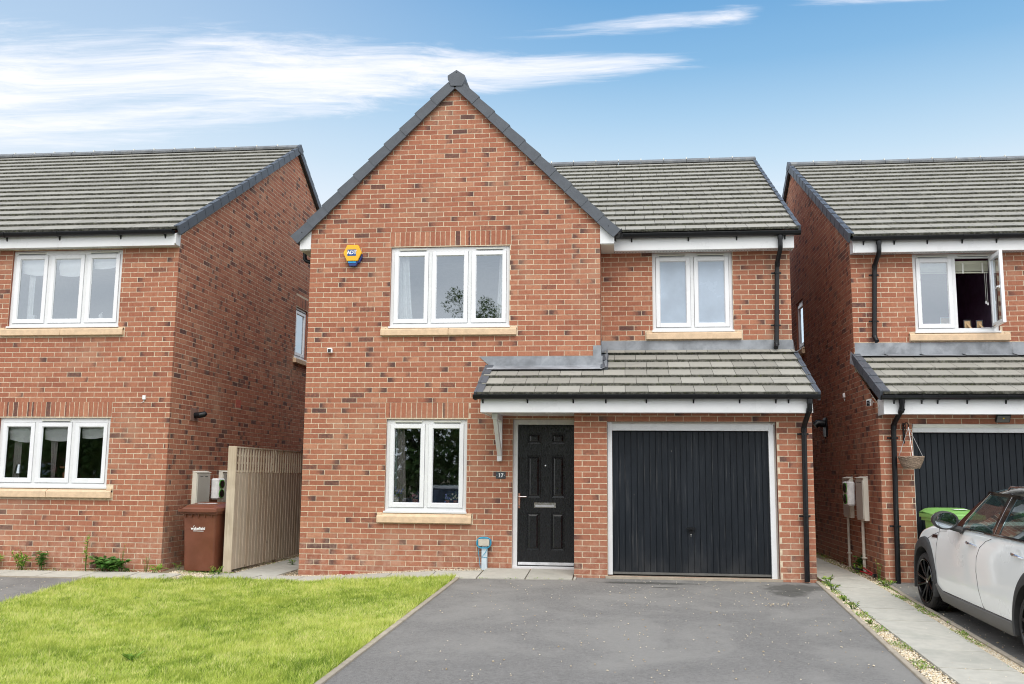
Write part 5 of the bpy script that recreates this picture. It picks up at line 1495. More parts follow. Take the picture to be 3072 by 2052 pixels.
cr = [creeping(2600, 7.12, 7.26, -7, -.6, .50, SK, 1), creeping(3000, 7.82, 8.02, -6.6, -.5, .60, 0, 2), creeping(500, 7.84, 8.05, .3, 4.5, .3, 0, 3), creeping(260, 7.14, 7.22, -.3, 3, .3, 0, 3), creeping(900, -1.7, -.85, -.85, -.2, .45, 0, 4), creeping(260, -4.8, -1.9, -.55, -.34, .45, 0, 5), creeping(300, -1.02, -.8, 0, 4, .5, 0, 6), creeping(60, 2.4, 4.1, -.90, -.865, .5, 0, 8)]
pp = np.concatenate([c[0] for c in cr]); dd = np.concatenate([c[1] for c in cr])
V = leaves(pp, dd, rng.uniform(.014, .036, len(pp)), .5); t = np.zeros((len(pp), 4)); t[:, 0] = np.clip(rng.normal(.5, .28, len(pp)), 0, 1); t[:, 3] = 1
tri_stuff('creeping_weeds', V, t, 'weed_leaf', F=LEAF_F)


# ------------------------------------------------------------------ writing
def lettering(body, size, fr, u, d, z, mat, parent, bold=0.0, extrude=.001, shear=0.0, spacing=1.0, sx=1.0):
    cu = bpy.data.curves.new('lettering', 'FONT'); cu.body = body; cu.size = size; cu.align_x = 'CENTER'; cu.align_y = 'CENTER'; cu.offset = bold; cu.extrude = extrude; cu.shear = shear; cu.space_character = spacing
    cu.materials.append(MATS[mat]); cu.resolution_u = 3
    t_ = bpy.data.objects.new('lettering', cu); col.objects.link(t_); bpy.context.view_layer.update()
    me = bpy.data.meshes.new_from_object(t_.evaluated_get(bpy.context.evaluated_depsgraph_get())); bpy.data.objects.remove(t_); bpy.data.curves.remove(cu)
    o = bpy.data.objects.new('lettering', me); col.objects.link(o); o.parent = parent
    M = Matrix((fr.U * sx, fr.Z, fr.N)).transposed().to_4x4(); M.translation = fr.p(u, d, z) - base_of(parent); o.matrix_local = M
    return o


# alarm box on the gable
o = root('alarm_box', (.67, -.0, 4.54), 'yellow and blue hexagonal alarm box on the gable wall', 'alarm box')
fg = Fr((0, 0, 0), (1, 0, 0), (0, -1, 0)); cx, cz = .668, 4.548
hexa = [(cx - .138, cz), (cx - .082, cz - .122), (cx + .082, cz - .122), (cx + .138, cz), (cx + .082, cz + .122), (cx - .082, cz + .122)]
m_ = MB(); m_.prism(fg, hexa, .012, .088, 'alarm_yellow'); C_ = part('cover', m_, o, bevel=.006)
for k in range(4):
    g = MB(); a = cz - .022 - k * .018; g.box(Fr((cx + .128 - k * .009, 0, a), (0, 1, 0), (1, 0, 0)), -.075, -.035, -.004, .0035, -.003, .003, 'seal_grey'); part('sounder_slot', g, C_)
m_ = MB(); m_.prism(fg, [(cx - .076, cz - .12), (cx - .045, cz - .195), (cx + .05, cz - .195), (cx + .095, cz - .12)], .012, .07, 'alarm_blue'); m_.prism(fg, [(cx + .05, cz - .12), (cx + .085, cz - .12), (cx + .142, cz - .005), (cx + .142, cz - .06), (cx + .1, cz - .15)], .010, .06, 'alarm_blue'); part('strobe_housing', m_, o, bevel=.004)
m_ = MB(); m_.prism(fg, [(cx - .068, cz - .126), (cx - .058, cz - .150), (cx + .050, cz - .150), (cx + .060, cz - .126)], .07, .076, 'alarm_cyan'); part('strobe_lens', m_, o)
m_ = MB(); m_.box(fg, cx - .075, cx + .058, .088, .0895, cz - .045, cz + .052, 'badge_blue'); B_ = part('badge', m_, o)
lettering('ADT', .074, fg, cx - .008, .0905, cz + .004, 'label_white', B_, bold=.0022, spacing=.95)
# camera on the gable
o = root('security_camera', (.368, -.0, 3.085), 'small white round cornered camera with black face on the gable wall', 'camera')
m_ = MB(); m_.lathe((.368, -.0, 3.088), (0, -1, 0), [(0, .022), (.02, .022)], 'label_white', 12); m_.box(fg, .334, .402, .02, .085, 3.052, 3.120, 'label_white'); part('body', m_, o, bevel=.018, smooth=True)
m_ = MB(); m_.box(fg, .344, .392, .084, .0865, 3.058, 3.108, 'camera_black'); part('lens_face', m_, o, bevel=.01)
# house number
o = root('number_plaque', (2.92, -.0, 1.29), 'slate house number plaque reading 17 left of the front door', 'sign')
m_ = MB(); m_.box(fg, 2.851, 2.989, .002, .012, 1.243, 1.337, 'slate'); p_ = part('slate', m_, o, bevel=.002)
m_ = MB(); zb = 1.264
m_.prism(fg, [(2.890, zb), (2.914, zb), (2.914, zb + .004), (2.907, zb + .006), (2.907, zb + .054), (2.900, zb + .054), (2.888, zb + .046), (2.888, zb + .042), (2.897, zb + .045), (2.897, zb + .006), (2.890, zb + .004)], .012, .0135, 'label_white')
m_.prism(fg, [(2.930, zb + .0), (2.942, zb + .0), (2.944, zb + .020), (2.958, zb + .046), (2.958, zb + .053), (2.924, zb + .053), (2.922, zb + .038), (2.927, zb + .038), (2.930, zb + .045), (2.947, zb + .045), (2.934, zb + .022)], .012, .0135, 'label_white')
for u in (2.866, 2.975): m_.lathe(fg.p(u, .012, 1.292), (0, -1, 0), [(0, .0035), (.0015, .0035), (.0015, 0)], 'label_white', 8)
part('numerals', m_, p_, recalc=False)
# socket post with a coil of blue cable
o = root('outdoor_socket', (2.71, -.06, -.01), 'beige outdoor socket on a short pale post left of the front door', 'socket')
m_ = MB(); m_.box(fg, 2.668, 2.748, .012, .075, -.03, .30, 'post_pale'); part('post', m_, o, bevel=.004); m_ = MB(); m_.box(fg, 2.622, 2.778, .012, .095, .305, .398, 'socket_beige'); m_.box(fg, 2.616, 2.784, .012, .075, .394, .404, 'socket_beige'); part('box', m_, o, bevel=.006)
m_ = MB()
for k in range(6):
    P = []; a_ = .088 + random.uniform(-.004, .012); b_ = .066 + random.uniform(-.006, .010); ox = random.uniform(-.006, .006); oz = random.uniform(-.006, .004)
    for q in range(25):
        t = 2 * math.pi * q / 24; cx_ = math.copysign(abs(math.cos(t)) ** .65, math.cos(t)); cz_ = math.copysign(abs(math.sin(t)) ** .65, math.sin(t)); P.append(fg.p(2.700 + ox + a_ * cx_, .05 + .009 * k, .350 + oz + b_ * cz_))
    m_.tube(P, .0042, 'blue_cable', 6)
m_.tube([fg.p(2.635, .07, .30), fg.p(2.62, .05, .22), fg.p(2.638, .055, .10), fg.p(2.655, .08, .0)], .0042, 'blue_cable', 6); m_.tube([fg.p(2.76, .08, .29), fg.p(2.72, .08, .21), fg.p(2.67, .078, .15), fg.p(2.745, .077, .148)], .004, 'blue_cable', 6); m_.tube([fg.p(2.745, .077, .15), fg.p(2.75, .08, .02)], .003, 'seal_grey', 6)
single('cable_coil', m_, 'coiled light blue cable looped round the outdoor socket', 'cable', loc=(2.70, -.08, .35))
# flower pots on the lower sill
for (u, zz, fl, lb, s_) in ((1.37, .855, 'blue_flower', 'bushy posy of blue and white flowers at the left end of the lower window sill', 1.0), (2.13, .855, 'blue_flower', 'small terracotta pot of lilac flowers inside the right hand pane', .6), (2.25, .855, 'cream_flower', 'small terracotta pot of cream flowers on the sill at the right end inside', .6), (1.66, .855, 'pink_flower', 'pink flowers on the sill beside the middle of the window inside', .8)):
    o = root('flower_pot', (u, .14, zz + .01), lb, 'flower pot', 'flower pots inside the lower window'); m_ = MB(); m_.lathe((u, .14, zz + .01), (0, 0, 1), [(0, 0), (0, .035 * s_ + .01), (.07 * s_ + .02, .05 * s_ + .01), (.07 * s_ + .02, 0)], 'pot_terracotta' if s_ < .9 else 'label_white', 12); part('pot', m_, o)
    n_ = int(120 * s_); c_ = np.array([[u, .14, zz + .12 * s_ + .03]]); P = c_ + rng.normal(0, 1, (n_, 3)) * np.array([[.05, .03, .05]]) * s_; D_ = rng.normal(0, 1, (n_, 3)); t = np.zeros((n_, 4)); t[:, 0] = rng.random(n_); t[:, 3] = 1
    tri_stuff('foliage', leaves(P, D_, rng.uniform(.015, .035, n_), .6), t, 'weed_leaf_dark', F=LEAF_F, parent=o, off=(u, .14, zz + .01))
    m_ = MB()
    for k in range(int(16 * s_)):
        p = Vector((u + random.gauss(0, .05) * s_, .115 + random.gauss(0, .015), zz + .14 * s_ + .03 + random.gauss(0, .035) * s_)); m_.lathe(p, (random.gauss(0, .4), -1, .3), [(0, .004), (.003, .014), (.006, .012), (.008, 0)], fl, 7)
    part('blossom', m_, o, kind='stuff')
fl_ = Fr((0, -.31, 0), (1, 0, 0), (0, -1, 0))
m_ = MB(); m_.lathe((-4.33, -.13, 1.165), (0, 0, 1), [(0, .05), (.01, .05), (.015, .012), (.09, .012), (.09, .07), (.22, .045), (.22, 0)], 'chrome', 16); single('table_lamp', m_, 'small lamp with shiny shade behind the left pane of the lower window', 'lamp', loc=(-4.33, -.13, 1.165), smooth=True)
m_ = MB(); m_.lathe((-3.60, -.10, 1.165), (0, 0, 1), [(0, .045), (.11, .05), (.11, .03), (.14, .03), (.16, .02), (.17, .085), (.195, .10), (.20, 0)], 'pot_terracotta', 16); m_.tube([(-3.60, -.10, 1.345), (-3.61, -.10, 1.445)], .006, 'vent_white', 6); single('pedestal_bowl', m_, 'shallow bowl on a terracotta stand inside the lower left house window', 'bowl', loc=(-3.60, -.10, 1.165), smooth=True)
m_ = MB(); m_.lathe((-3.20, -.14, 3.565), (0, 0, 1), [(0, .03), (.07, .034), (.085, .02), (.09, .009), (.11, .009), (.11, 0)], 'label_white', 14); m_.tube([(-3.20, -.14, 3.675), (-3.175, -.14, 3.68)], .004, 'label_white', 6); single('soap_bottle', m_, 'white pump bottle on the sill inside the upper left house window', 'bottle', loc=(-3.20, -.14, 3.565), smooth=True)
m_ = MB(); m_.box(fl_, -4.40, -4.28, -.25, -.17, 3.56, 3.66, 'label_white'); single('white_box', m_, 'white box on the sill in the left pane of the upper window', 'box', loc=(-4.34, -.1, 3.5), bevel=.01)
# picture frames in the open window on the right
for (u, w_, h_, mat_, lb) in ((9.47, .19, .17, 'silver_frame', 'largest silver framed picture seen from behind in the open window'), (9.76, .11, .13, 'camera_black', 'dark picture frame with a strut, nearer the middle of the open window'), (9.93, .10, .125, 'camera_black', 'dark picture frame with a strut, at the hinge side of the open window')):
    fr_ = Fr((0, .95, 0), (1, 0, 0), (0, -1, 0)); o = root('picture_frame', (u, 1.12, 3.48), lb, 'picture frame', 'picture frames on the upstairs sill'); m_ = MB(); z_ = 3.515
    for (a, b, c, d) in ((u - w_ / 2, u - w_ / 2 + .012, z_, z_ + h_), (u + w_ / 2 - .012, u + w_ / 2, z_, z_ + h_), (u - w_ / 2 + .012, u + w_ / 2 - .012, z_, z_ + .012), (u - w_ / 2 + .012, u + w_ / 2 - .012, z_ + h_ - .012, z_ + h_)): m_.box(fr_, a, b, -.19, -.17, c, d, mat_)
    part('frame', m_, o); m_ = MB(); m_.box(fr_, u - w_ / 2 + .012, u + w_ / 2 - .012, -.186, -.178, z_ + .012, z_ + h_ - .012, 'picture_wood'); part('backing', m_, o); m_ = MB(); m_.add([fr_.p(u - .02, -.178, z_ + h_ * .6), fr_.p(u + .01, -.178, z_ + h_ * .6), fr_.p(u + .05, -.13, z_), fr_.p(u + .015, -.13, z_)], [(0, 1, 2, 3)], 'picture_wood'); part('strut', m_, o)


# ------------------------------------------------------------------ meter boxes, flues, sensors
def meter(fr, u0, u1, z0, z1, dep, label, vents=True):
    o = root('meter_box', fr.p((u0 + u1) / 2, 0, z0), label, 'meter box', 'cream meter boxes on the side walls')
    m_ = MB(); m_.box(fr, u0, u1, .0, dep - .012, z0, z1, 'meter_cream'); m_.prism_u(fr, [(0, z1), (dep + .006, z1 - .012), (dep + .006, z1 - .004), (0, z1 + .016)], u0 - .005, u1 + .005, 'meter_cream'); part('case', m_, o, bevel=.005)
    m_ = MB(); m_.box(fr, u0 + .02, u1 - .02, dep - .013, dep, z0 + .025, z1 - .03, 'meter_front'); d_ = part('door', m_, o, bevel=.004)
    if vents:
        m_ = MB()
        for k in (0, 1): m_.box(fr, u0 + .10 + k * (u1 - u0) * .35, u0 + .10 + k * (u1 - u0) * .35 + .10, dep - .0, dep + .0015, z1 - .075, z1 - .065, 'seal_grey')
        part('door_slot', m_, d_)
    return o


fsl = Fr((-1.933, 0, 0), (0, 1, 0), (1, 0, 0)); fsr = Fr((8.07, 0, 0), (0, -1, 0), (-1, 0, 0))
meter(fsl, .555, 1.04, .70, 1.30, .085, 'cream meter box above the brown bin on the left house')
meter(fsl, 1.52, 1.95, .70, 1.31, .085, 'cream meter box on the left house half hidden behind the fence')
meter(fsr, -1.75, -1.325, .705, 1.30, .07, 'cream meter box further back on the right house, behind the white green rimmed unit')
meter(fsr, -.865, -.437, .70, 1.305, .08, 'cream meter box nearest the street on the right house')


def ev(fr, u0, u1, z0, z1, d0, d1, label, side=1):
    o = root('isolator_box', fr.p((u0 + u1) / 2, 0, z0), label, 'isolator box'); m_ = MB(); m_.box(fr, u0, u1, d0, d1, z0, z1, 'label_white'); part('case', m_, o, bevel=.02, smooth=True)
    for k in (0, 1):
        zc = z0 + (z1 - z0) * (.27 + .46 * k); m_ = MB(); P = []
        uc = (u0 + u1) / 2
        for q in range(20):
            t = 2 * math.pi * q / 20; P.append((uc + (u1 - u0) * .40 * math.cos(t), zc + (z1 - z0) * .215 * math.sin(t)))
        m_.prism(fr, P, d1 - .002, d1 + .006, 'lime_green'); m_.prism(fr, [(uc + (a - uc) * .78, zc + (b - zc) * .82) for a, b in P], d1 + .006, d1 + .009, 'camera_black'); part('window_bezel', m_, o)
    return o


ev(fsl, 1.10, 1.36, .87, 1.20, .06, .19, 'white unit with two green rimmed dark windows between the left meter boxes')
ev(fsr, -1.28, -.96, .895, 1.245, .06, .17, 'white unit with two green rimmed dark windows between the right meter boxes')
m_ = MB(); m_.box(Fr((0, -0, 0), (1, 0, 0), (0, -1, 0)), 7.945, 7.985, -.94, -.939, 1.00, 1.03, 'label_yellow'); m_.box(Fr((0, 0, 0), (1, 0, 0), (0, -1, 0)), 7.94, 7.975, -.955, -.9545, 1.06, 1.18, 'label_white')
for (u, z1_, z0_, r_, lb) in ((-1.60, .71, -.12, .020, 'thin cream conduit below the far meter box, stained near the ground'), (-.70, .70, -.08, .022, 'cream conduit with a clip below the nearest meter box')):
    o = root('conduit', fsr.p(u, .04, z0_), lb, 'conduit', 'cream conduits below the meter boxes'); m_ = MB(); m_.tube([fsr.p(u, .035, z0_), fsr.p(u, .035, z1_)], r_, 'pipe_cream', 12); p_ = part('pipe', m_, o, smooth=True); m_ = MB(); m_.box(fsr, u - .045, u + .045, .0, .060, .165, .185, 'pipe_cream'); part('pipe_clip', m_, p_, bevel=.004)
o = root('flue', fsl.p(.49, 0, 2.08), 'black flue on a brown plate on the left house side wall', 'flue')
m_ = MB(); m_.box(fsl, .36, .63, .0, .012, 2.075, 2.272, 'flue_plate'); part('plate', m_, o, bevel=.004); m_ = MB(); m_.tube([fsl.p(.50, .01, 2.165), fsl.p(.50, .10, 2.165)], .045, 'black_plastic', 18); m_.tube([fsl.p(.50, .08, 2.165), fsl.p(.53, .15, 2.185), fsl.p(.55, .165, 2.20)], [.047, .045, .035], 'black_plastic', 18); part('spout', m_, o, smooth=True)
o = root('flue', fsr.p(-3.1, 0, 2.1), 'black flue elbow on the right house side wall', 'flue')
m_ = MB(); m_.box(fsr, -3.22, -2.98, .0, .03, 1.98, 2.30, 'black_plastic'); part('plate', m_, o, bevel=.01); m_ = MB(); m_.tube([fsr.p(-3.1, .02, 2.20), fsr.p(-3.1, .14, 2.21), fsr.p(-3.1, .19, 2.17)], [.06, .06, .055], 'black_plastic', 18); part('spout', m_, o, smooth=True)
m_ = MB(); m_.box(fl_, -2.352, -2.308, .0, .03, 2.345, 2.405, 'label_white'); m_.tube([fl_.p(-2.33, .012, 2.35), fl_.p(-2.335, .012, 2.315), fl_.p(-2.37, .006, 2.30)], .0045, 'label_white', 6); single('wall_sensor', m_, 'small white sensor on the front of the left house', 'sensor', loc=(-2.33, -.31, 2.37), bevel=.005)
m_ = MB(); m_.box(fsr, -1.68, -1.63, .0, .03, 2.53, 2.60, 'label_white'); m_.tube([fsr.p(-1.655, .012, 2.53), fsr.p(-1.65, .012, 2.50), fsr.p(-1.64, .006, 2.48)], .0045, 'label_white', 6); single('wall_sensor', m_, 'small white sensor on the side of the right house', 'sensor', loc=(8.07, 1.65, 2.56), bevel=.006)
o = root('security_camera', (8.04, -.02, 2.32), 'white camera with black face below the right lean-to roof corner', 'camera'); fc = Fr((8.0, -.10, 2.315), Vector((.75, -.55, .0)).normalized(), Vector((-.55, -.80, -.1)).normalized())
m_ = MB(); m_.box(fc, -.028, .028, -.05, .045, -.045, .045, 'label_white'); m_.tube([(8.07, -.05, 2.33), (8.02, -.08, 2.32)], .015, 'label_white', 8); part('body', m_, o, bevel=.014, smooth=True); m_ = MB(); m_.box(fc, -.022, .022, .044, .048, -.04, .036, 'camera_black'); m_.box(fc, -.006, .006, .048, .050, -.004, .004, 'label_white'); part('lens_face', m_, o, bevel=.008)
# floodlight over the right garage
o = root('floodlight', (9.6, -.30, 2.10), 'black floodlight under the fascia over the right garage door', 'floodlight'); ff = Fr((9.60, -.42, 2.09), (1, 0, 0), Vector((0, -.82, -.57)))
ff.Z = Vector((0, -.57, .82)); m_ = MB(); m_.box(ff, -.09, .09, -.02, .02, -.06, .06, 'black_plastic'); part('case', m_, o, bevel=.006); m_ = MB(); m_.box(ff, -.078, .078, .02, .022, -.048, .048, 'car_sill'); m_.box(ff, -.01, .01, .022, .024, .0, .02, 'label_yellow'); part('lens', m_, o); m_ = MB(); m_.box(WF, 9.56, 9.64, .252, .42, 2.06, 2.09, 'black_plastic'); part('bracket', m_, o)
# hanging basket
o = root('basket_bracket', (8.385, -.25, 1.9), 'ornate black bracket on the right house pier holding a basket', 'bracket'); m_ = MB(); X = 8.385
m_.box(WF, X - .011, X + .011, .252, .262, 1.76, 2.03, 'black_plastic'); m_.tube([(X, -.258, 1.99), (X, -.36, 2.03), (X, -.46, 2.02), (X, -.50, 1.985), (X, -.485, 1.965)], .007, 'black_plastic', 8); m_.tube([(X, -.262, 1.80), (X, -.31, 1.86), (X, -.35, 1.95), (X, -.36, 2.02)], .006, 'black_plastic', 8)
c_ = [(X, -.31 - .028 * math.cos(a_), 1.945 + .028 * math.sin(a_)) for a_ in [k * .5 for k in range(11)]]; m_.tube(c_, .005, 'black_plastic', 6); part('scroll', m_, o, smooth=True)
o = root('hanging_basket', (8.40, -.49, 1.44), 'empty wicker hanging basket on a chain beside the right garage', 'hanging basket'); m_ = MB(); c = Vector((8.40, -.49, 0))
for k in range(11):
    t = k / 10; rad = .095 + .062 * t ** .8; zc = 1.432 + .145 * t; P = []
    for q in range(37):
        a_ = 2 * math.pi * q / 36; P.append(c + Vector(((rad + .003 * math.sin(9 * a_ + math.pi * k)) * math.cos(a_), (rad + .003 * math.sin(9 * a_ + math.pi * k)) * math.sin(a_), zc + .003 * math.sin(5 * a_ + k))))
    m_.tube(P, .0085, 'wicker', 6)
m_.lathe(c + Vector((0, 0, 1.43)), (0, 0, 1), [(0, 0), (0, .09), (.14, .15), (.14, .0)], 'wicker', 20); part('basket', m_, o)
for k, a_ in enumerate((2.9, -.05, -1.7)):
    m_ = MB(); p0 = c + Vector((.15 * math.cos(a_), .15 * math.sin(a_), 1.575)); p1 = Vector((8.385, -.49, 1.965)); m_.tube([p0, p0.lerp(p1, .5), p1], .0035, 'chain_silver', 5); part('chain', m_, o)
# red handled tool on the ground
o = root('folded_pole', (7.97, .35, 0), 'red and black pole tool lying at the foot of the right wall', 'pole'); m_ = MB()
for dx in (0, .045): m_.tube([(7.955 + dx, .62, G(8, .62) + .03 + dx), (7.985 + dx * .6, .02, G(8, 0) + .03)], .011, 'red_plastic', 8)
part('handle', m_, o, smooth=True); m_ = MB(); m_.tube([(7.96, .62, G(8, .6) + .04), (7.94, .95, G(8, 1) + .05)], [.03, .022], 'black_plastic', 8); m_.box(WF, 7.97, 8.01, -.02, .05, G(8, 0) + .012, G(8, 0) + .055, 'black_plastic'); part('grip', m_, o)


# ------------------------------------------------------------------ wheelie bins
def wheelie(x, y, z, rot, mat, label, w=.58, d=.72, h=1.0, tilt=0.0, text=None, lid_open=0.0, lidmat=None, ajar=False):
    o = root('wheelie_bin', (x, y, z), label, 'wheelie bin', 'wheelie bins'); o['base'] = [0, 0, 0]; o.rotation_euler = (0, 0, rot)
    f = Fr((0, 0, 0), (1, 0, 0), (0, -1, 0)); zt = h * .865; mb = MB(); wb, wt, db_, dt = w * .385, w * .43, d * .34, d * .42
    L = []
    for (zz, a, b, c) in ((.02, wb, db_, .03), (.05, wb + .004, db_ + .004, .035), (zt * .5, (wb + wt) / 2, (db_ + dt) / 2, .04), (zt - .10, wt - .003, dt - .003, .04), (zt, wt, dt, .04)):
        ring = []
        for sx, sy in ((-1, -1), (1, -1), (1, 1), (-1, 1)):
            for q in range(4):
                t = math.pi / 2 * q / 3; ca, sa = math.cos(t), math.sin(t)
                if (sx, sy) == (1, 1): px_, py_ = ca, sa
                elif (sx, sy) == (-1, 1): px_, py_ = -sa, ca
                elif (sx, sy) == (-1, -1): px_, py_ = -ca, -sa
                else: px_, py_ = sa, -ca
                ring.append((sx * (a - c) + c * px_, sy * (b - c) + c * py_, zz))
        L.append(ring)
    n = 16; mb.add([p for r_ in L for p in r_], [(i * n + k, i * n + (k + 1) % n, (i + 1) * n + (k + 1) % n, (i + 1) * n + k) for i in range(len(L) - 1) for k in range(n)] + [tuple(range(n))[::-1]], mat)
    body = part('body', mb, o, smooth=True)
    m2 = MB(); m2.box(f, -wt - .025, wt + .025, -dt - .02, dt + .03, zt - .055, zt, mat); 
    for k in range(5): m2.box(f, -wt * .8 + k * wt * .4 - .004, -wt * .8 + k * wt * .4 + .004, dt - .01, dt + .025, zt - .10, zt - .05, mat)
    part('rim', m2, o, bevel=.008)
    # lid, domed towards the hinge at the back
    m3 = MB(); P = []; nu, nv = 9, 9; lw = wt + .045; lm = lidmat or mat
    prof = [(dt + .055, -.028), (dt + .060, .010), (dt + .045, .028), (dt - .02, .040), (dt - .06, .060), (0, .082), (-dt * .6, .098), (-dt - .02, .088), (-dt - .055, .03)]
    for j, (dd_, zz) in enumerate(prof):
        for i in range(nu):
            t = -1 + 2 * i / (nu - 1); edge = abs(t) > .93
            zz2 = zz * (1 - .22 * abs(t) ** 6) - (.03 if edge and 1 < j < 8 else 0)
            P.append(f.p(t * lw, dd_, zt + .012 + zz2))
    m3.grid(P, nu, nv, lm); Q = [Vector(p) - Vector((0, 0, .012)) for p in P]; m3.grid(Q, nu, nv, lm)
    m3.box(f, -lw, -lw + .012, -dt - .03, dt + .055, zt - .012, zt + .035, lm); m3.box(f, lw - .012, lw, -dt - .03, dt + .055, zt - .012, zt + .035, lm)
    m3.box(f, -lw, lw, dt + .045, dt + .062, zt - .018, zt + .02, lm)
    lid = part('lid', m3, o, recalc=False)
    if ajar:
        m4 = MB(); m4.prism(f, [(-wt * .6, zt - .05), (wt * .4, zt - .09), (wt * .9, zt - .02), (wt * .8, zt + .02), (-wt * .6, zt + .02)], dt + .03, dt + .055, 'camera_black'); part('bin_bag', m4, o)
    m4 = MB(); m4.tube([f.p(-wt * .8, -dt - .045, zt + .02), f.p(-wt * .8, -dt - .10, zt + .03), f.p(wt * .8, -dt - .10, zt + .03), f.p(wt * .8, -dt - .045, zt + .02)], .014, mat, 8); part('handle', m4, o)
    for s_ in (-1, 1):
        m5 = MB(); m5.lathe(f.p(s_ * (wb + .03), -db_ + .01, .10), (s_, 0, 0), [(-.03, .0), (-.03, .10), (.02, .10), (.02, 0)], 'tyre', 20); part('wheel', m5, o)
    return o, f, dt, zt


ob, fb, dt_, zt_ = wheelie(-1.375, -.05, -.118, R(-3), 'bin_brown', 'brown wheelie bin standing between the left house and the fence', w=.58, d=.66, h=1.005)
mlab = MB(); mlab.box(fb, -.13, .15, .02, .09, zt_ + .094, zt_ + .098, 'label_white'); part('sticker', mlab, ob)
bb = [c for c in ob.children if c.name.startswith('body')][0]
lettering('wakefield', .058, fb, -.01, dt_ - .0085, .615, 'label_white', ob, bold=.0009, spacing=1.0)
ml = MB(); ml.box(fb, -.085, .075, dt_ - .022, dt_ - .0095, .576, .582, 'label_white'); ml.prism(fb, [(-.085, .637), (-.078, .634), (-.066, .660), (-.070, .661)], dt_ - .019, dt_ - .0065, 'label_white'); part('underline', ml, ob)
wheelie(-.62, 4.1, -.13, 0, 'camera_black', 'black wheelie bin far down the alley beside the gable wall', w=.58, d=.7, h=1.05) if False else None
ob2, f2_, d2_, z2_ = wheelie(8.80, -.68, -.10, R(4), 'bin_green', 'green wheelie bin with raised lid and dark bag behind the white car', w=.58, d=.60, h=1.06, ajar=True)
ms = MB(); ms.box(f2_, .0, .16, .02, .12, z2_ + .094, z2_ + .098, 'label_white'); part('sticker', ms, ob2)
wheelie(9.42, -.70, -.125, R(-3), 'bin_magenta', 'low magenta wheelie bin seen through the car window', w=.50, d=.55, h=.86)
wheelie(9.98, -.62, -.125, R(2), 'bin_green', 'second green wheelie bin, right of the magenta one behind the car', w=.56, d=.60, h=1.06)
o = root('wheelie_bin', (-.22, 2.1, -.12), 'dark bin lid edge peeping past the gable wall by the fence', 'wheelie bin', 'wheelie bins'); m_ = MB(); m_.box(WF, -.26, -.02, -2.55, -1.95, .70, .745, 'car_cladding'); m_.box(WF, -.26, -.02, -2.58, -1.92, .745, .775, 'car_cladding'); part('lid', m_, o, bevel=.01); m_ = MB(); m_.box(WF, -.23, -.025, -2.48, -2.0, -.12, .70, 'car_cladding'); part('body', m_, o)

# ------------------------------------------------------------------ fence
FX = -.955; o = root('fence', (FX, 1.4, -.12), 'weathered close boarded wooden fence panel with slatted top in the left alley', 'fence')
W_ = 'weathered_wood'
m_ = MB(); m_.box(WF, FX - .10, FX + .026, .17, .20, -.20, 1.676, W_); m_.box(WF, FX - .09, FX - .01, .14, .17, -.2, 1.60, W_); part('post', m_, o, bevel=.004)
m_ = MB(); m_.box(WF, FX - .10, FX - .01, -3.2, -3.1, -.2, 1.68, W_); part('post', m_, o); m_ = MB(); m_.box(WF, FX - .10, FX - .01, -1.62, -1.53, -.2, 1.66, W_); part('post', m_, o)
y_ = -.165; k = 0
while y_ < 3.05:
    m_ = MB(); w_ = .122; j = random.uniform(-.006, .006)
    P = [(FX + .012, y_), (FX + .026, y_), (FX + .0215, y_ + w_ - .003), (FX + .012, y_ + w_ - .003)]
    m_.add([(a, b, -.085 + .003 * j) for a, b in P] + [(a + j * .1, b, 1.295 + j) for a, b in P], [(0, 1, 2, 3), (4, 7, 6, 5), (0, 4, 5, 1), (1, 5, 6, 2), (2, 6, 7, 3), (3, 7, 4, 0)], W_); part('board', m_, o)
    y_ += w_ - .004
y_ = -.08; k = 0
while y_ < 3.05:
    m_ = MB(); a_ = random.uniform(-.003, .003); m_.box(Fr((FX, y_, 0), (0, 1, 0), (1, 0, 0)), 0, .034 if k % 5 else .042, .010, .028, 1.297, 1.655 + a_, W_); part('slat', m_, o); y_ += .108; k += 1
for z_ in (1.300, 1.42, 1.53, 1.655):
    m_ = MB(); m_.box(Fr((FX, 0, 0), (0, 1, 0), (1, 0, 0)), -.16, 3.1, -.018 if z_ < 1.6 else -.02, .009 if z_ < 1.6 else .035, z_, z_ + (.028 if z_ < 1.6 else .018), W_); part('rail', m_, o)
m_ = MB(); m_.box(Fr((FX, 0, 0), (0, 1, 0), (1, 0, 0)), -.10, 3.1, -.06, -.045, -.08, 1.655, W_)
for z_ in (.2, 1.0): m_.box(Fr((FX, 0, 0), (0, 1, 0), (1, 0, 0)), -.10, 3.1, -.045, .0, z_, z_ + .08, W_)
m_ = MB()
for z_ in (.2, 1.0): m_.box(Fr((FX, 0, 0), (0, 1, 0), (1, 0, 0)), -.10, 3.1, -.06, .008, z_, z_ + .08, W_)
part('back_rail', m_, o)
y_ = -.05
while y_ < 3.0:       # the boards of the far side of the slatted top
    m_ = MB(); m_.box(Fr((FX, y_, 0), (0, 1, 0), (1, 0, 0)), 0, .034, -.040, -.022, 1.31, 1.64, W_); part('slat', m_, o); y_ += .108


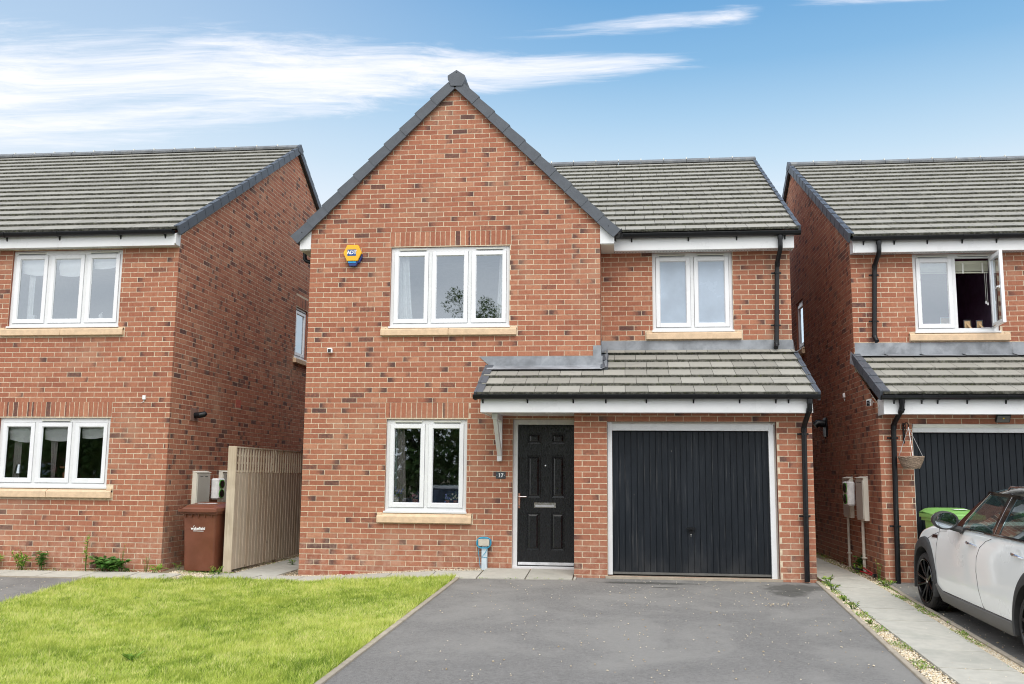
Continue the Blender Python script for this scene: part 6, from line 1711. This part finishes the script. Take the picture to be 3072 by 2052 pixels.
# ------------------------------------------------------------------ cars
def car(loc, yaw, pitch, paint, label, roofmat='car_black', roll=0.0):
    F_ = Vector((-math.sin(yaw), math.cos(yaw), pitch)).normalized(); R_ = F_.cross(Vector((0, 0, 1))).normalized(); U_ = R_.cross(F_)
    o = root('parked_car', loc, label, 'car', 'parked cars'); o['base'] = [0, 0, 0]
    M = Matrix((R_, F_, U_)).transposed().to_4x4(); M.translation = Vector(loc); o.matrix_world = M
    HWd = .90; YR = -2.67
    prof = [(.165, .050), (.22, .030), (.28, .012), (.36, .004), (.46, .000), (.58, .000), (.68, .003), (.76, .010), (.83, .022), (.885, .036), (.925, .052)]
    def sh(y):      # height of the shoulder
        return interp(y, [(-3.62, .86), (-3.45, .95), (-3.2, 1.01), (-2.5, 1.03), (-1.8, 1.018), (-.95, 1.0), (-.6, .985), (-.3, .965), (0, .925), (.2, .875), (.4, .80), (.6, .70), (.78, .56), (.84, .45)])
    def plan(y):    # narrowing of the body to its ends
        a = max(0, y - .12) / .74; b = max(0, -2.95 - y) / .68
        return .42 * a ** 2.4 + .30 * b ** 2.6 + .012 * abs(math.sin(0)) 
    def side(y, z):
        k = sh(y) / 1.0; return interp(z / k if z > .5 else z, prof) + plan(y)
    ys_ = [(.86 - i * .0325) for i in range(int((.86 + 3.62) / .0325) + 1)]
    zf = [.165, .22, .28] + [.28 + .031 * i for i in range(1, 21)]; 
    P = []; cols = []
    for y in ys_:
        s = sh(y); row = []; top = s - .055
        zz = [.165, .22, .27] + [.27 + (top - .27) * i / 18 for i in range(1, 19)]
        for z in zz: row.append((side(y, z), z))
        d0 = row[-1][0]
        for k_, (dd, dz) in enumerate(((.012, .022), (.030, .040), (.055, .052), (.09, .060), (.20, .074), (.40, .090), (.62, .098), (HWd, .100))):
            row.append((d0 + dd if dd < .6 else d0 + (HWd - d0) * (dd / HWd if dd < HWd else 1), top + dz * (1 if y > -.6 else .75)))
        row[-1] = (HWd, row[-1][1])
        full = [(a, b) for a, b in row] + [(2 * HWd - a, b) for a, b in row[-2::-1]]
        cols.append(len(full)); P += [(a, y, b) for a, b in full]
    nc = cols[0]; mb = MB(); idx = []
    def in_arch(y, z):
        return any(((y - yc) / .365) ** 2 + ((z - .305) / .445) ** 2 < 1 for yc in (0, YR))
    F2 = []
    for j in range(len(ys_) - 1):
        for i in range(nc - 1):
            q = [j * nc + i, j * nc + i + 1, (j + 1) * nc + i + 1, (j + 1) * nc + i]; c = [sum(P[k][t] for k in q) / 4 for t in range(3)]
            sd_ = min(c[0], 2 * HWd - c[0])
            if sd_ < .5 and in_arch(c[1], c[2]): continue
            if c[2] < .27 and sd_ < .3 and YR + .3 < c[1] < -.3: continue
            F2.append(tuple(q))
    mb.add(P, F2, paint); mb.add([P[i] for i in range(nc)], [tuple(range(nc))], paint); mb.add([P[(len(ys_) - 1) * nc + i] for i in range(nc)], [tuple(range(nc))], paint)
    body = part('body', mb, o, smooth=True)
    dk = MB(); dk.box(Fr((0, 0, 0), (1, 0, 0), (0, -1, 0)), .10, 1.70, .45, 3.2, .17, .20, 'car_inside'); dk.box(Fr((0, 0, 0), (1, 0, 0), (0, -1, 0)), .35, 1.45, -.6, 3.3, .2, .5, 'car_inside'); dk.box(Fr((0, 0, 0), (1, 0, 0), (0, -1, 0)), .12, 1.68, .75, .95, .5, .98, 'car_inside'); part('floor_pan', dk, o)
    for s_ in (0, 1):
        X = (lambda d: d) if s_ == 0 else (lambda d: 2 * HWd - d)
        for yc in (0, YR):
            m_ = MB(); P = []; n = 34
            for k in range(n + 1):
                t = -.30 + (math.pi + .60) * k / n
                for (a, b, dd) in ((.335, .385, .10), (.333, .383, -.022), (.345, .398, -.030), (.372, .462, -.024), (.388, .492, -.006), (.392, .498, .02)):
                    y = yc + a * math.cos(t); z = .305 + b * math.sin(t)
                    if z < .19: z = .19
                    P.append((X(dd + plan(y) + .004), y, z))
            m_.grid(P, 6, n + 1, 'car_cladding'); part('wheel_arch', m_, o, smooth=True)
            m_ = MB(); P = []
            for k in range(n + 1):
                t = -.25 + (math.pi + .50) * k / n
                for dd in (.02, .40): P.append((X(dd), yc + .345 * math.cos(t), .305 + .40 * math.sin(t)))
            m_.grid(P, 2, n + 1, 'car_inside'); m_.add([(X(.40), yc + .36 * math.cos(2 * math.pi * k / 20), .32 + .42 * math.sin(2 * math.pi * k / 20)) for k in range(20)], [tuple(range(20))], 'car_inside'); part('arch_liner', m_, o, recalc=False)
            # wheel
            wh = MB(); c = Vector((X(.0), yc, .308)); ax = Vector((1, 0, 0)) if s_ == 0 else Vector((-1, 0, 0))
            wh.lathe(c, ax, [(.012, .245), (.004, .262), (.006, .285), (.018, .303), (.035, .313), (.10, .316), (.17, .313), (.195, .300), (.21, .27), (.20, .24), (.03, .240), (.012, .245)], 'tyre', 48); WH = part('wheel', wh, o, smooth=True)
            for kk in range(4):
                gm = MB(); gm.lathe(c, ax, [(.048 + kk * .033, .3165), (.052 + kk * .033, .3172), (.056 + kk * .033, .3165)], 'camera_black', 40); part('tread_groove', gm, WH)
            rm = MB(); rm.lathe(c, ax, [(.004, .246), (-.002, .240), (.004, .230), (.05, .222), (.16, .215)], 'rim_black', 40); rm.lathe(c, ax, [(.10, .22), (.11, .0)], 'car_inside', 24); rm.lathe(c, ax, [(.03, .0), (.028, .030), (.034, .036), (.06, .040)], 'rim_black', 20); rm.lathe(c, ax, [(.024, 0), (.026, .022)], 'chrome', 14)
            for k in range(10):
                a0 = 2 * math.pi * k / 10 + .12; a1 = a0 + (.17 if k % 2 else .06); q = []
                for rr, aw, dd, sw_ in ((.034, a0, .034, .017), (.11, a0 * .5 + a1 * .5, .020, .012), (.19, a1, .010, .014), (.232, a1 + .02, .006, .022)):
                    dv = Vector((0, math.cos(aw), math.sin(aw))); tv = Vector((0, -math.sin(aw), math.cos(aw)))
                    q += [c + ax * dd + dv * rr - tv * sw_, c + ax * (dd - .008) + dv * rr, c + ax * dd + dv * rr + tv * sw_, c + ax * (dd + .03) + dv * rr]
                rm.add(q, [(i * 4 + k2, i * 4 + (k2 + 1) % 4, (i + 1) * 4 + (k2 + 1) % 4, (i + 1) * 4 + k2) for i in range(3) for k2 in range(4)], 'rim_black')
            part('rim', rm, WH, smooth=True)
        # sill cladding
        m_ = MB(); P = []; yy = [-.38, -.48, -.54, -1.0, -1.8, -2.24, -2.33]
        zb_ = [.275, .20, .165, .158, .155, .155, .17]; zt2 = [.345, .30, .278, .276, .282, .288, .30]
        for y, a, b in zip(yy, zb_, zt2):
            P += [(X(.07), y, a), (X(.004), y, a + .012), (X(-.014), y, a + .05), (X(-.006), y, b - .006), (X(.02), y, b + .004)]
        m_.grid(P, 5, len(yy), 'car_sill'); part('sill_trim', m_, o, recalc=False, smooth=True)
        # glasshouse
        T1 = 1.392
        def SP(y, t, off=0.0):
            zb = sh(max(y, -3.3)) - .008; tb = t; return (X(.062 + .175 * max(0, t) ** 1.15 + off + plan(min(y, .1))), y, zb + (T1 - zb) * t)
        tA = lambda t: -.93 - .42 * t          # front edge of the side glass line
        def strip(nm, e0, e1, mat, off=0.0, n=6, par=o, **kw):
            m_ = MB(); P = []
            for k in range(n + 1):
                t = k / n; P += [SP(e0(t), kw.get('t0', 0) + (kw.get('t1', 1) - kw.get('t0', 0)) * t, off), SP(e1(t), kw.get('t0', 0) + (kw.get('t1', 1) - kw.get('t0', 0)) * t, off)]
            m_.grid(P, 2, n + 1, mat); return part(nm, m_, par, recalc=False, smooth=True)
        strip('pillar', lambda t: -.80 - .52 * t, lambda t: -.965 - .385 * t - .02, 'car_black')
        strip('pillar', lambda t: -1.735 - .02 * t, lambda t: -1.885 - .062 * t, 'car_black', off=-.002)
        strip('pillar', lambda t: -2.62 - .04 * t, lambda t: -2.74 - .05 * t, 'car_black', off=-.002)
        strip('pillar', lambda t: -3.18 - .0 * t, lambda t: -3.46 + .10 * t, 'car_black')
        for nm, a_, b_ in (('side_window', lambda t: -.985 - .37 * t, lambda t: -1.737 - .02 * t), ('side_window', lambda t: -1.883 - .062 * t, lambda t: -2.622 - .04 * t), ('side_window', lambda t: -2.738 - .05 * t, lambda t: -3.185)):
            strip(nm, a_, b_, 'car_glass', off=.006, t0=.03, t1=.93)
        for t0, t1 in ((-.02, .035), (.915, 1.0)):
            m_ = MB(); P = []; yy = [-.80 - .52 * max(0, t0), -1.4, -1.9, -2.5, -3.0, -3.4]
            for y in yy: P += [SP(y, t0, -.006), SP(y, t1, -.006)]
            m_.grid(P, 2, len(yy), 'car_black'); part('window_trim', m_, o, recalc=False)
        m_ = MB(); yy = [-.78 - .1 * k for k in range(27)]; m_.tube([Vector(SP(y, -.012, -.010)) for y in yy], .007, 'aluminium' if False else 'car_black', 6); part('belt_trim', m_, o)
        for e in ((lambda t: -1.80 - .04 * t), (lambda t: -.975 - .385 * t)):
            m_ = MB(); m_.tube([Vector(SP(e(t), t, -.006)) for t in (.02, .3, .6, .95)], .0035, 'chrome', 5); part('window_seal', m_, o)
        # shut lines
        def line(pts, nm='shut_line', r=.0032):
            m_ = MB(); Q = []
            for (y, z) in pts: Q.append(Vector((X(side(y, z) - .0005), y, z)))
            m_.tube(Q, r, 'camera_black', 5); part(nm, m_, o)
        line([(-.38 + .0 * z, z) for z in (.30, .45, .6, .75, .83, .90, .95)]); line([(-1.63, .285), (-1.60, .31), (-1.52, .45), (-1.475, .62), (-1.475, .76), (-1.52, .86), (-1.62, .93), (-1.74, .965)])
        line([(-.545, .282), (-1.1, .285), (-1.63, .288), (-2.2, .292), (-2.29, .30)]); line([(.10, .72), (-.02, .77), (-.2, .84), (-.42, .905), (-.60, .925)])
        # handles
        for yc, z in ((-1.325, .873), (-2.36, .889)):
            m_ = MB(); n = 12; P = []
            for k in range(n + 1):
                t = k / n; y = yc + .125 - .25 * t; w_ = .011 + .006 * math.sin(math.pi * t); dd = -.012 - .028 * math.sin(math.pi * t)
                base = side(y, z); P.append(Vector((X(base + dd), y, z + .012 - .02 * t)))
            m_.tube(P, [.006 + .010 * math.sin(math.pi * k / n) for k in range(n + 1)], 'chrome', 8); part('door_handle', m_, o, smooth=True)
            m_ = MB(); m_.lathe((X(side(yc, z) - .0012), yc, z), (-1 if s_ == 0 else 1, 0, 0), [(0, .058), (.0008, .052), (-.004, .03), (-.006, 0)], paint, 20); part('handle_cup', m_, o, smooth=True)
        # scuttle
        m_ = MB(); fs_ = Fr((X(side(-.28, .83)), 0, 0), (0, 1, 0) if s_ else (0, -1, 0), (1 if s_ else -1, 0, 0)); sg = -1 if s_ == 0 else 1
        pts = [(.19, .815), (.39, .822), (.41, .868), (.24, .858)]; pts = pts if s_ == 0 else [(-a, b) for a, b in pts]
        m_.prism(fs_, pts, -.004, .006, 'aluminium'); cyu = sum(p[0] for p in pts) / 4; czu = sum(p[1] for p in pts) / 4
        m_.prism(fs_, [(cyu + (a - cyu) * .8, czu + (b - czu) * .72) for a, b in pts], .006, .008, 'camera_black'); part('side_scuttle', m_, o)
        # mirror
        m_ = MB(); c = Vector((X(-.115), -1.00, 1.075)); n1, n2 = 14, 20; P = []
        for i in range(n1 + 1):
            th = math.pi / 2 + math.pi / 2 * i / n1 if False else math.pi * i / n1 / 2
            ry = math.cos(th); rr = math.sin(th)
            for k in range(n2): 
                a_ = 2 * math.pi * k / n2; P.append(c + Vector((.130 * rr * math.cos(a_), .13 * ry, .095 * rr * math.sin(a_))))
        m_.add(P, [(i * n2 + k, i * n2 + (k + 1) % n2, (i + 1) * n2 + (k + 1) % n2, (i + 1) * n2 + k) for i in range(n1) for k in range(n2)], 'car_black')
        for (y0_, y1_, r0, r1) in ((0, -.045, 1.0, 1.0), (-.045, -.052, 1.0, .86), (-.052, -.040, .86, .82)):
            Q = [c + Vector((.130 * r0 * math.cos(2 * math.pi * k / n2), y0_, .095 * r0 * math.sin(2 * math.pi * k / n2))) for k in range(n2)] + [c + Vector((.130 * r1 * math.cos(2 * math.pi * k / n2), y1_, .095 * r1 * math.sin(2 * math.pi * k / n2))) for k in range(n2)]
            m_.add(Q, [(k, (k + 1) % n2, n2 + (k + 1) % n2, n2 + k) for k in range(n2)], 'car_cladding')
        m_.tube([c + Vector(((.06 if s_ == 0 else -.06), -.0, -.07)), Vector((X(.03), -1.02, .985)), Vector((X(.055), -1.03, .965))], [.030, .034, .036], 'car_cladding', 10); MI = part('door_mirror', m_, o, smooth=True)
        m_ = MB(); tilt = Vector((.10 if s_ == 0 else -.10, -1, 0)).normalized(); Q = [c + Vector((.108 * math.cos(2 * math.pi * k / n2), -.042, .079 * math.sin(2 * math.pi * k / n2))) for k in range(n2)]; m_.add(Q, [tuple(range(n2))], 'mirror_glass'); part('mirror_glass', m_, MI)
    # roof, screens
    m_ = MB(); P = []; ny_, nx_ = 22, 17
    for j in range(ny_):
        v = j / (ny_ - 1); y = -1.30 - 2.12 * v; end = (1 - min(1, v / .10)) ** 2 * .075 + (max(0, v - .86) / .14) ** 2 * .10
        for i in range(nx_):
            s_ = -1 + 2 * i / (nx_ - 1); wv_ = HWd - .232; arc = .105 * (1 - abs(s_) ** 2.6); P.append((HWd + wv_ * s_ * (1 - .04 * max(0, v - .8)), y, 1.388 + arc - end * (.35 + .65 * (1 - abs(s_) ** 4))))
    m_.grid(P, nx_, ny_, roofmat); part('roof', m_, o, smooth=True)
    for s_ in (0, 1):
        X = (lambda d: d) if s_ == 0 else (lambda d: 2 * HWd - d)
        m_ = MB(); m_.tube([(X(.28), -1.62, 1.425), (X(.265), -1.72, 1.462), (X(.262), -2.2, 1.480), (X(.265), -3.0, 1.470), (X(.29), -3.2, 1.43)], .010, 'chrome', 8); part('roof_rail', m_, o, smooth=True)
    m_ = MB(); P = []
    for j in range(7):
        t = j / 6; y = -.76 - .58 * t
        for i in range(13):
            s_ = -1 + 2 * i / 12; P.append((HWd + (HWd - .10 - .15 * t) * s_, y + .0 + (-.06 - .02 * t) * (s_ ** 2) * -1 - .07 * 0, 1.0 + .372 * t + .095 * (1 - abs(s_) ** 2.5) * t))
    m_.grid(P, 13, 7, 'car_glass'); part('windscreen', m_, o, smooth=True, recalc=False)
    m_ = MB(); m_.quad((.30, -3.42, 1.36), (1.50, -3.42, 1.36), (1.58, -3.50, 1.02), (.22, -3.50, 1.02), 'car_glass'); part('rear_window', m_, o, recalc=False)
    # inside
    m_ = MB(); m_.lathe((1.22, -1.22, .98), (0, -.9, .35), [(0, .175), (.012, .19), (.024, .175), (.012, .162), (0, .175)], 'car_cladding', 28); m_.lathe((1.22, -1.21, .98), (0, -.9, .35), [(0, .0), (.0, .06), (.03, .05), (.03, 0)], 'car_cladding', 12); part('steering_wheel', m_, o)
    for xx in (.55, 1.25):
        m_ = MB(); fS = Fr((xx, -1.95, .45), (1, 0, 0), (0, 1, 0)); m_.box(fS, -.22, .22, -.08, .05, .0, .58, 'car_inside'); m_.box(fS, -.12, .12, -.10, .0, .62, .80, 'car_inside'); m_.box(fS, -.23, .23, .0, .52, -.2, .02, 'car_inside'); part('seat', m_, o, bevel=.04, smooth=True)
    # lamps
    for xx in (.30, 1.50):
        m_ = MB(); m_.lathe((xx, .66, .66), (0, 1, .15), [(0, .0), (0, .105), (.03, .10), (.055, .06), (.06, 0)], 'chrome', 24); part('headlight', m_, o, smooth=True)
        m_ = MB(); m_.box(WF, xx - .08, xx + .08, 3.55, 3.60, .62, .92, 'red_plastic'); part('tail_light', m_, o, bevel=.015)
    m_ = MB(); m_.box(WF, .5, 1.3, -.86, -.80, .28, .52, 'camera_black'); part('grille', m_, o, bevel=.02)
    return o


car((8.03, -2.06, -.155), R(2.0), .048, 'car_white', 'white small car with black roof parked on the right hand drive')
car((-1.75, -12.0, -.46), R(90), 0.0, 'car_orange', 'orange small car parked across the street behind the viewer')


# ------------------------------------------------------------------ the far side of the street, seen in the windows
def tree_mesh(seed, h, r):
    g = np.random.default_rng(seed); n = 5200 if r > 1.5 else 11000; c = []
    lobes = [(g.normal(0, r * .42), g.normal(0, r * .42), h * g.uniform(.14, .92), r * g.uniform(.32, .6)) for _ in range(26 if r > 1.5 else 70)]
    P = []
    for (a, b, z, s) in lobes:
        k = n // len(lobes); d = g.normal(0, 1, (k, 3)); d /= np.linalg.norm(d, axis=1, keepdims=True); P.append(np.array([[a, b, z]]) + d * s * g.uniform(.55, 1.05, (k, 1)) * np.array([[1, 1, .85]]))
    P = np.concatenate(P); D = g.normal(0, 1, P.shape); V = leaves(P, D, g.uniform(.16, .40, len(P)) * (1 if r > 1.5 else .45), .9); t = np.zeros((len(P), 4)); t[:, 0] = g.random(len(P)); t[:, 3] = 1
    return tri_stuff('crown', V, t, 'tree_leaf', F=LEAF_F, mesh_only=True)


crowns = [tree_mesh(1, 7.2, 2.6), tree_mesh(2, 6.0, 2.4), tree_mesh(5, 12.5, 1.3)]
tm = MB(); tm.tube([(0, 0, -.3), (.05, 0, 1.5), (0, .1, 3.2), (.15, 0, 5.2)], [.20, .15, .11, .05], 'trunk_bark', 10); tm.tube([(0, .05, 2.2), (.8, .2, 3.6)], [.08, .03], 'trunk_bark', 8); tm.tube([(0, .05, 2.6), (-.8, -.2, 4.0)], [.08, .03], 'trunk_bark', 8); trunk_me = tm.mesh('trunk', smooth=True)
for i, (x, y, k, s) in enumerate(((-3.5, -24.5, 0, .95), (0.2, -25.5, 1, 1.05), (3.6, -24.2, 0, .92), (7.4, -25.8, 1, 1.1), (11.5, -24.6, 0, 1.0), (15.5, -25.5, 1, 1.0), (-8.2, -22.2, 1, .72), (-13.5, -25.0, 0, .8), (-3.4, -34, 2, .95), (-1.7, -34.5, 2, .93), (19.5, -24.5, 0, 1.0), (-17.5, -24.0, 1, .95), (-22.5, -25.5, 0, .9), (-27, -24, 1, .9))):
    o = root('broadleaf_tree' if k < 2 else 'poplar_tree', (x, y, -.45), ['broad dark tree across the street, behind the viewer', 'rounded tree across the street, behind the viewer', 'tall narrow poplar across the street, behind the viewer'][k], 'tree', 'trees across the street')
    o.scale = (s, s, s); o.rotation_euler = (0, 0, i * 1.3)
    for nm, me in (('crown', crowns[k]), ('trunk', trunk_me)):
        c_ = bpy.data.objects.new(nm, me); col.objects.link(c_); c_.parent = o
for (x, y) in ((-13.5, -38), (-24, -38)):
    o = root('opposite_house', (x, y, -.4), 'red roofed brick house across the street, behind the viewer', 'house', 'houses across the street'); f_ = Fr((x + 4, y + 4, -.4), (-1, 0, 0), (0, 1, 0))
    m_ = MB(); m_.box(f_, 0, 8, -8, 0, 0, 5.0, 'plain_brick'); part('wall', m_, o)
    m_ = MB(); m_.prism_u(f_, [(.4, 4.9), (.4, 5.05), (-4, 8.2), (-8.4, 5.05), (-8.4, 4.9)], -.2, 8.2, 'far_roof'); part('roof', m_, o)
    for (a, b) in ((1, .9), (5, .9), (1, 3.3), (5, 3.3)):
        m_ = MB(); m_.box(f_, a, a + 1.6, .0, .05, b, b + 1.2, 'white_plastic'); w_ = part('window', m_, o); m_ = MB(); m_.box(f_, a + .1, a + .75, .05, .055, b + .1, b + 1.1, 'frosted_glass'); m_.box(f_, a + .85, a + 1.5, .05, .055, b + .1, b + 1.1, 'frosted_glass'); part('pane', m_, w_)
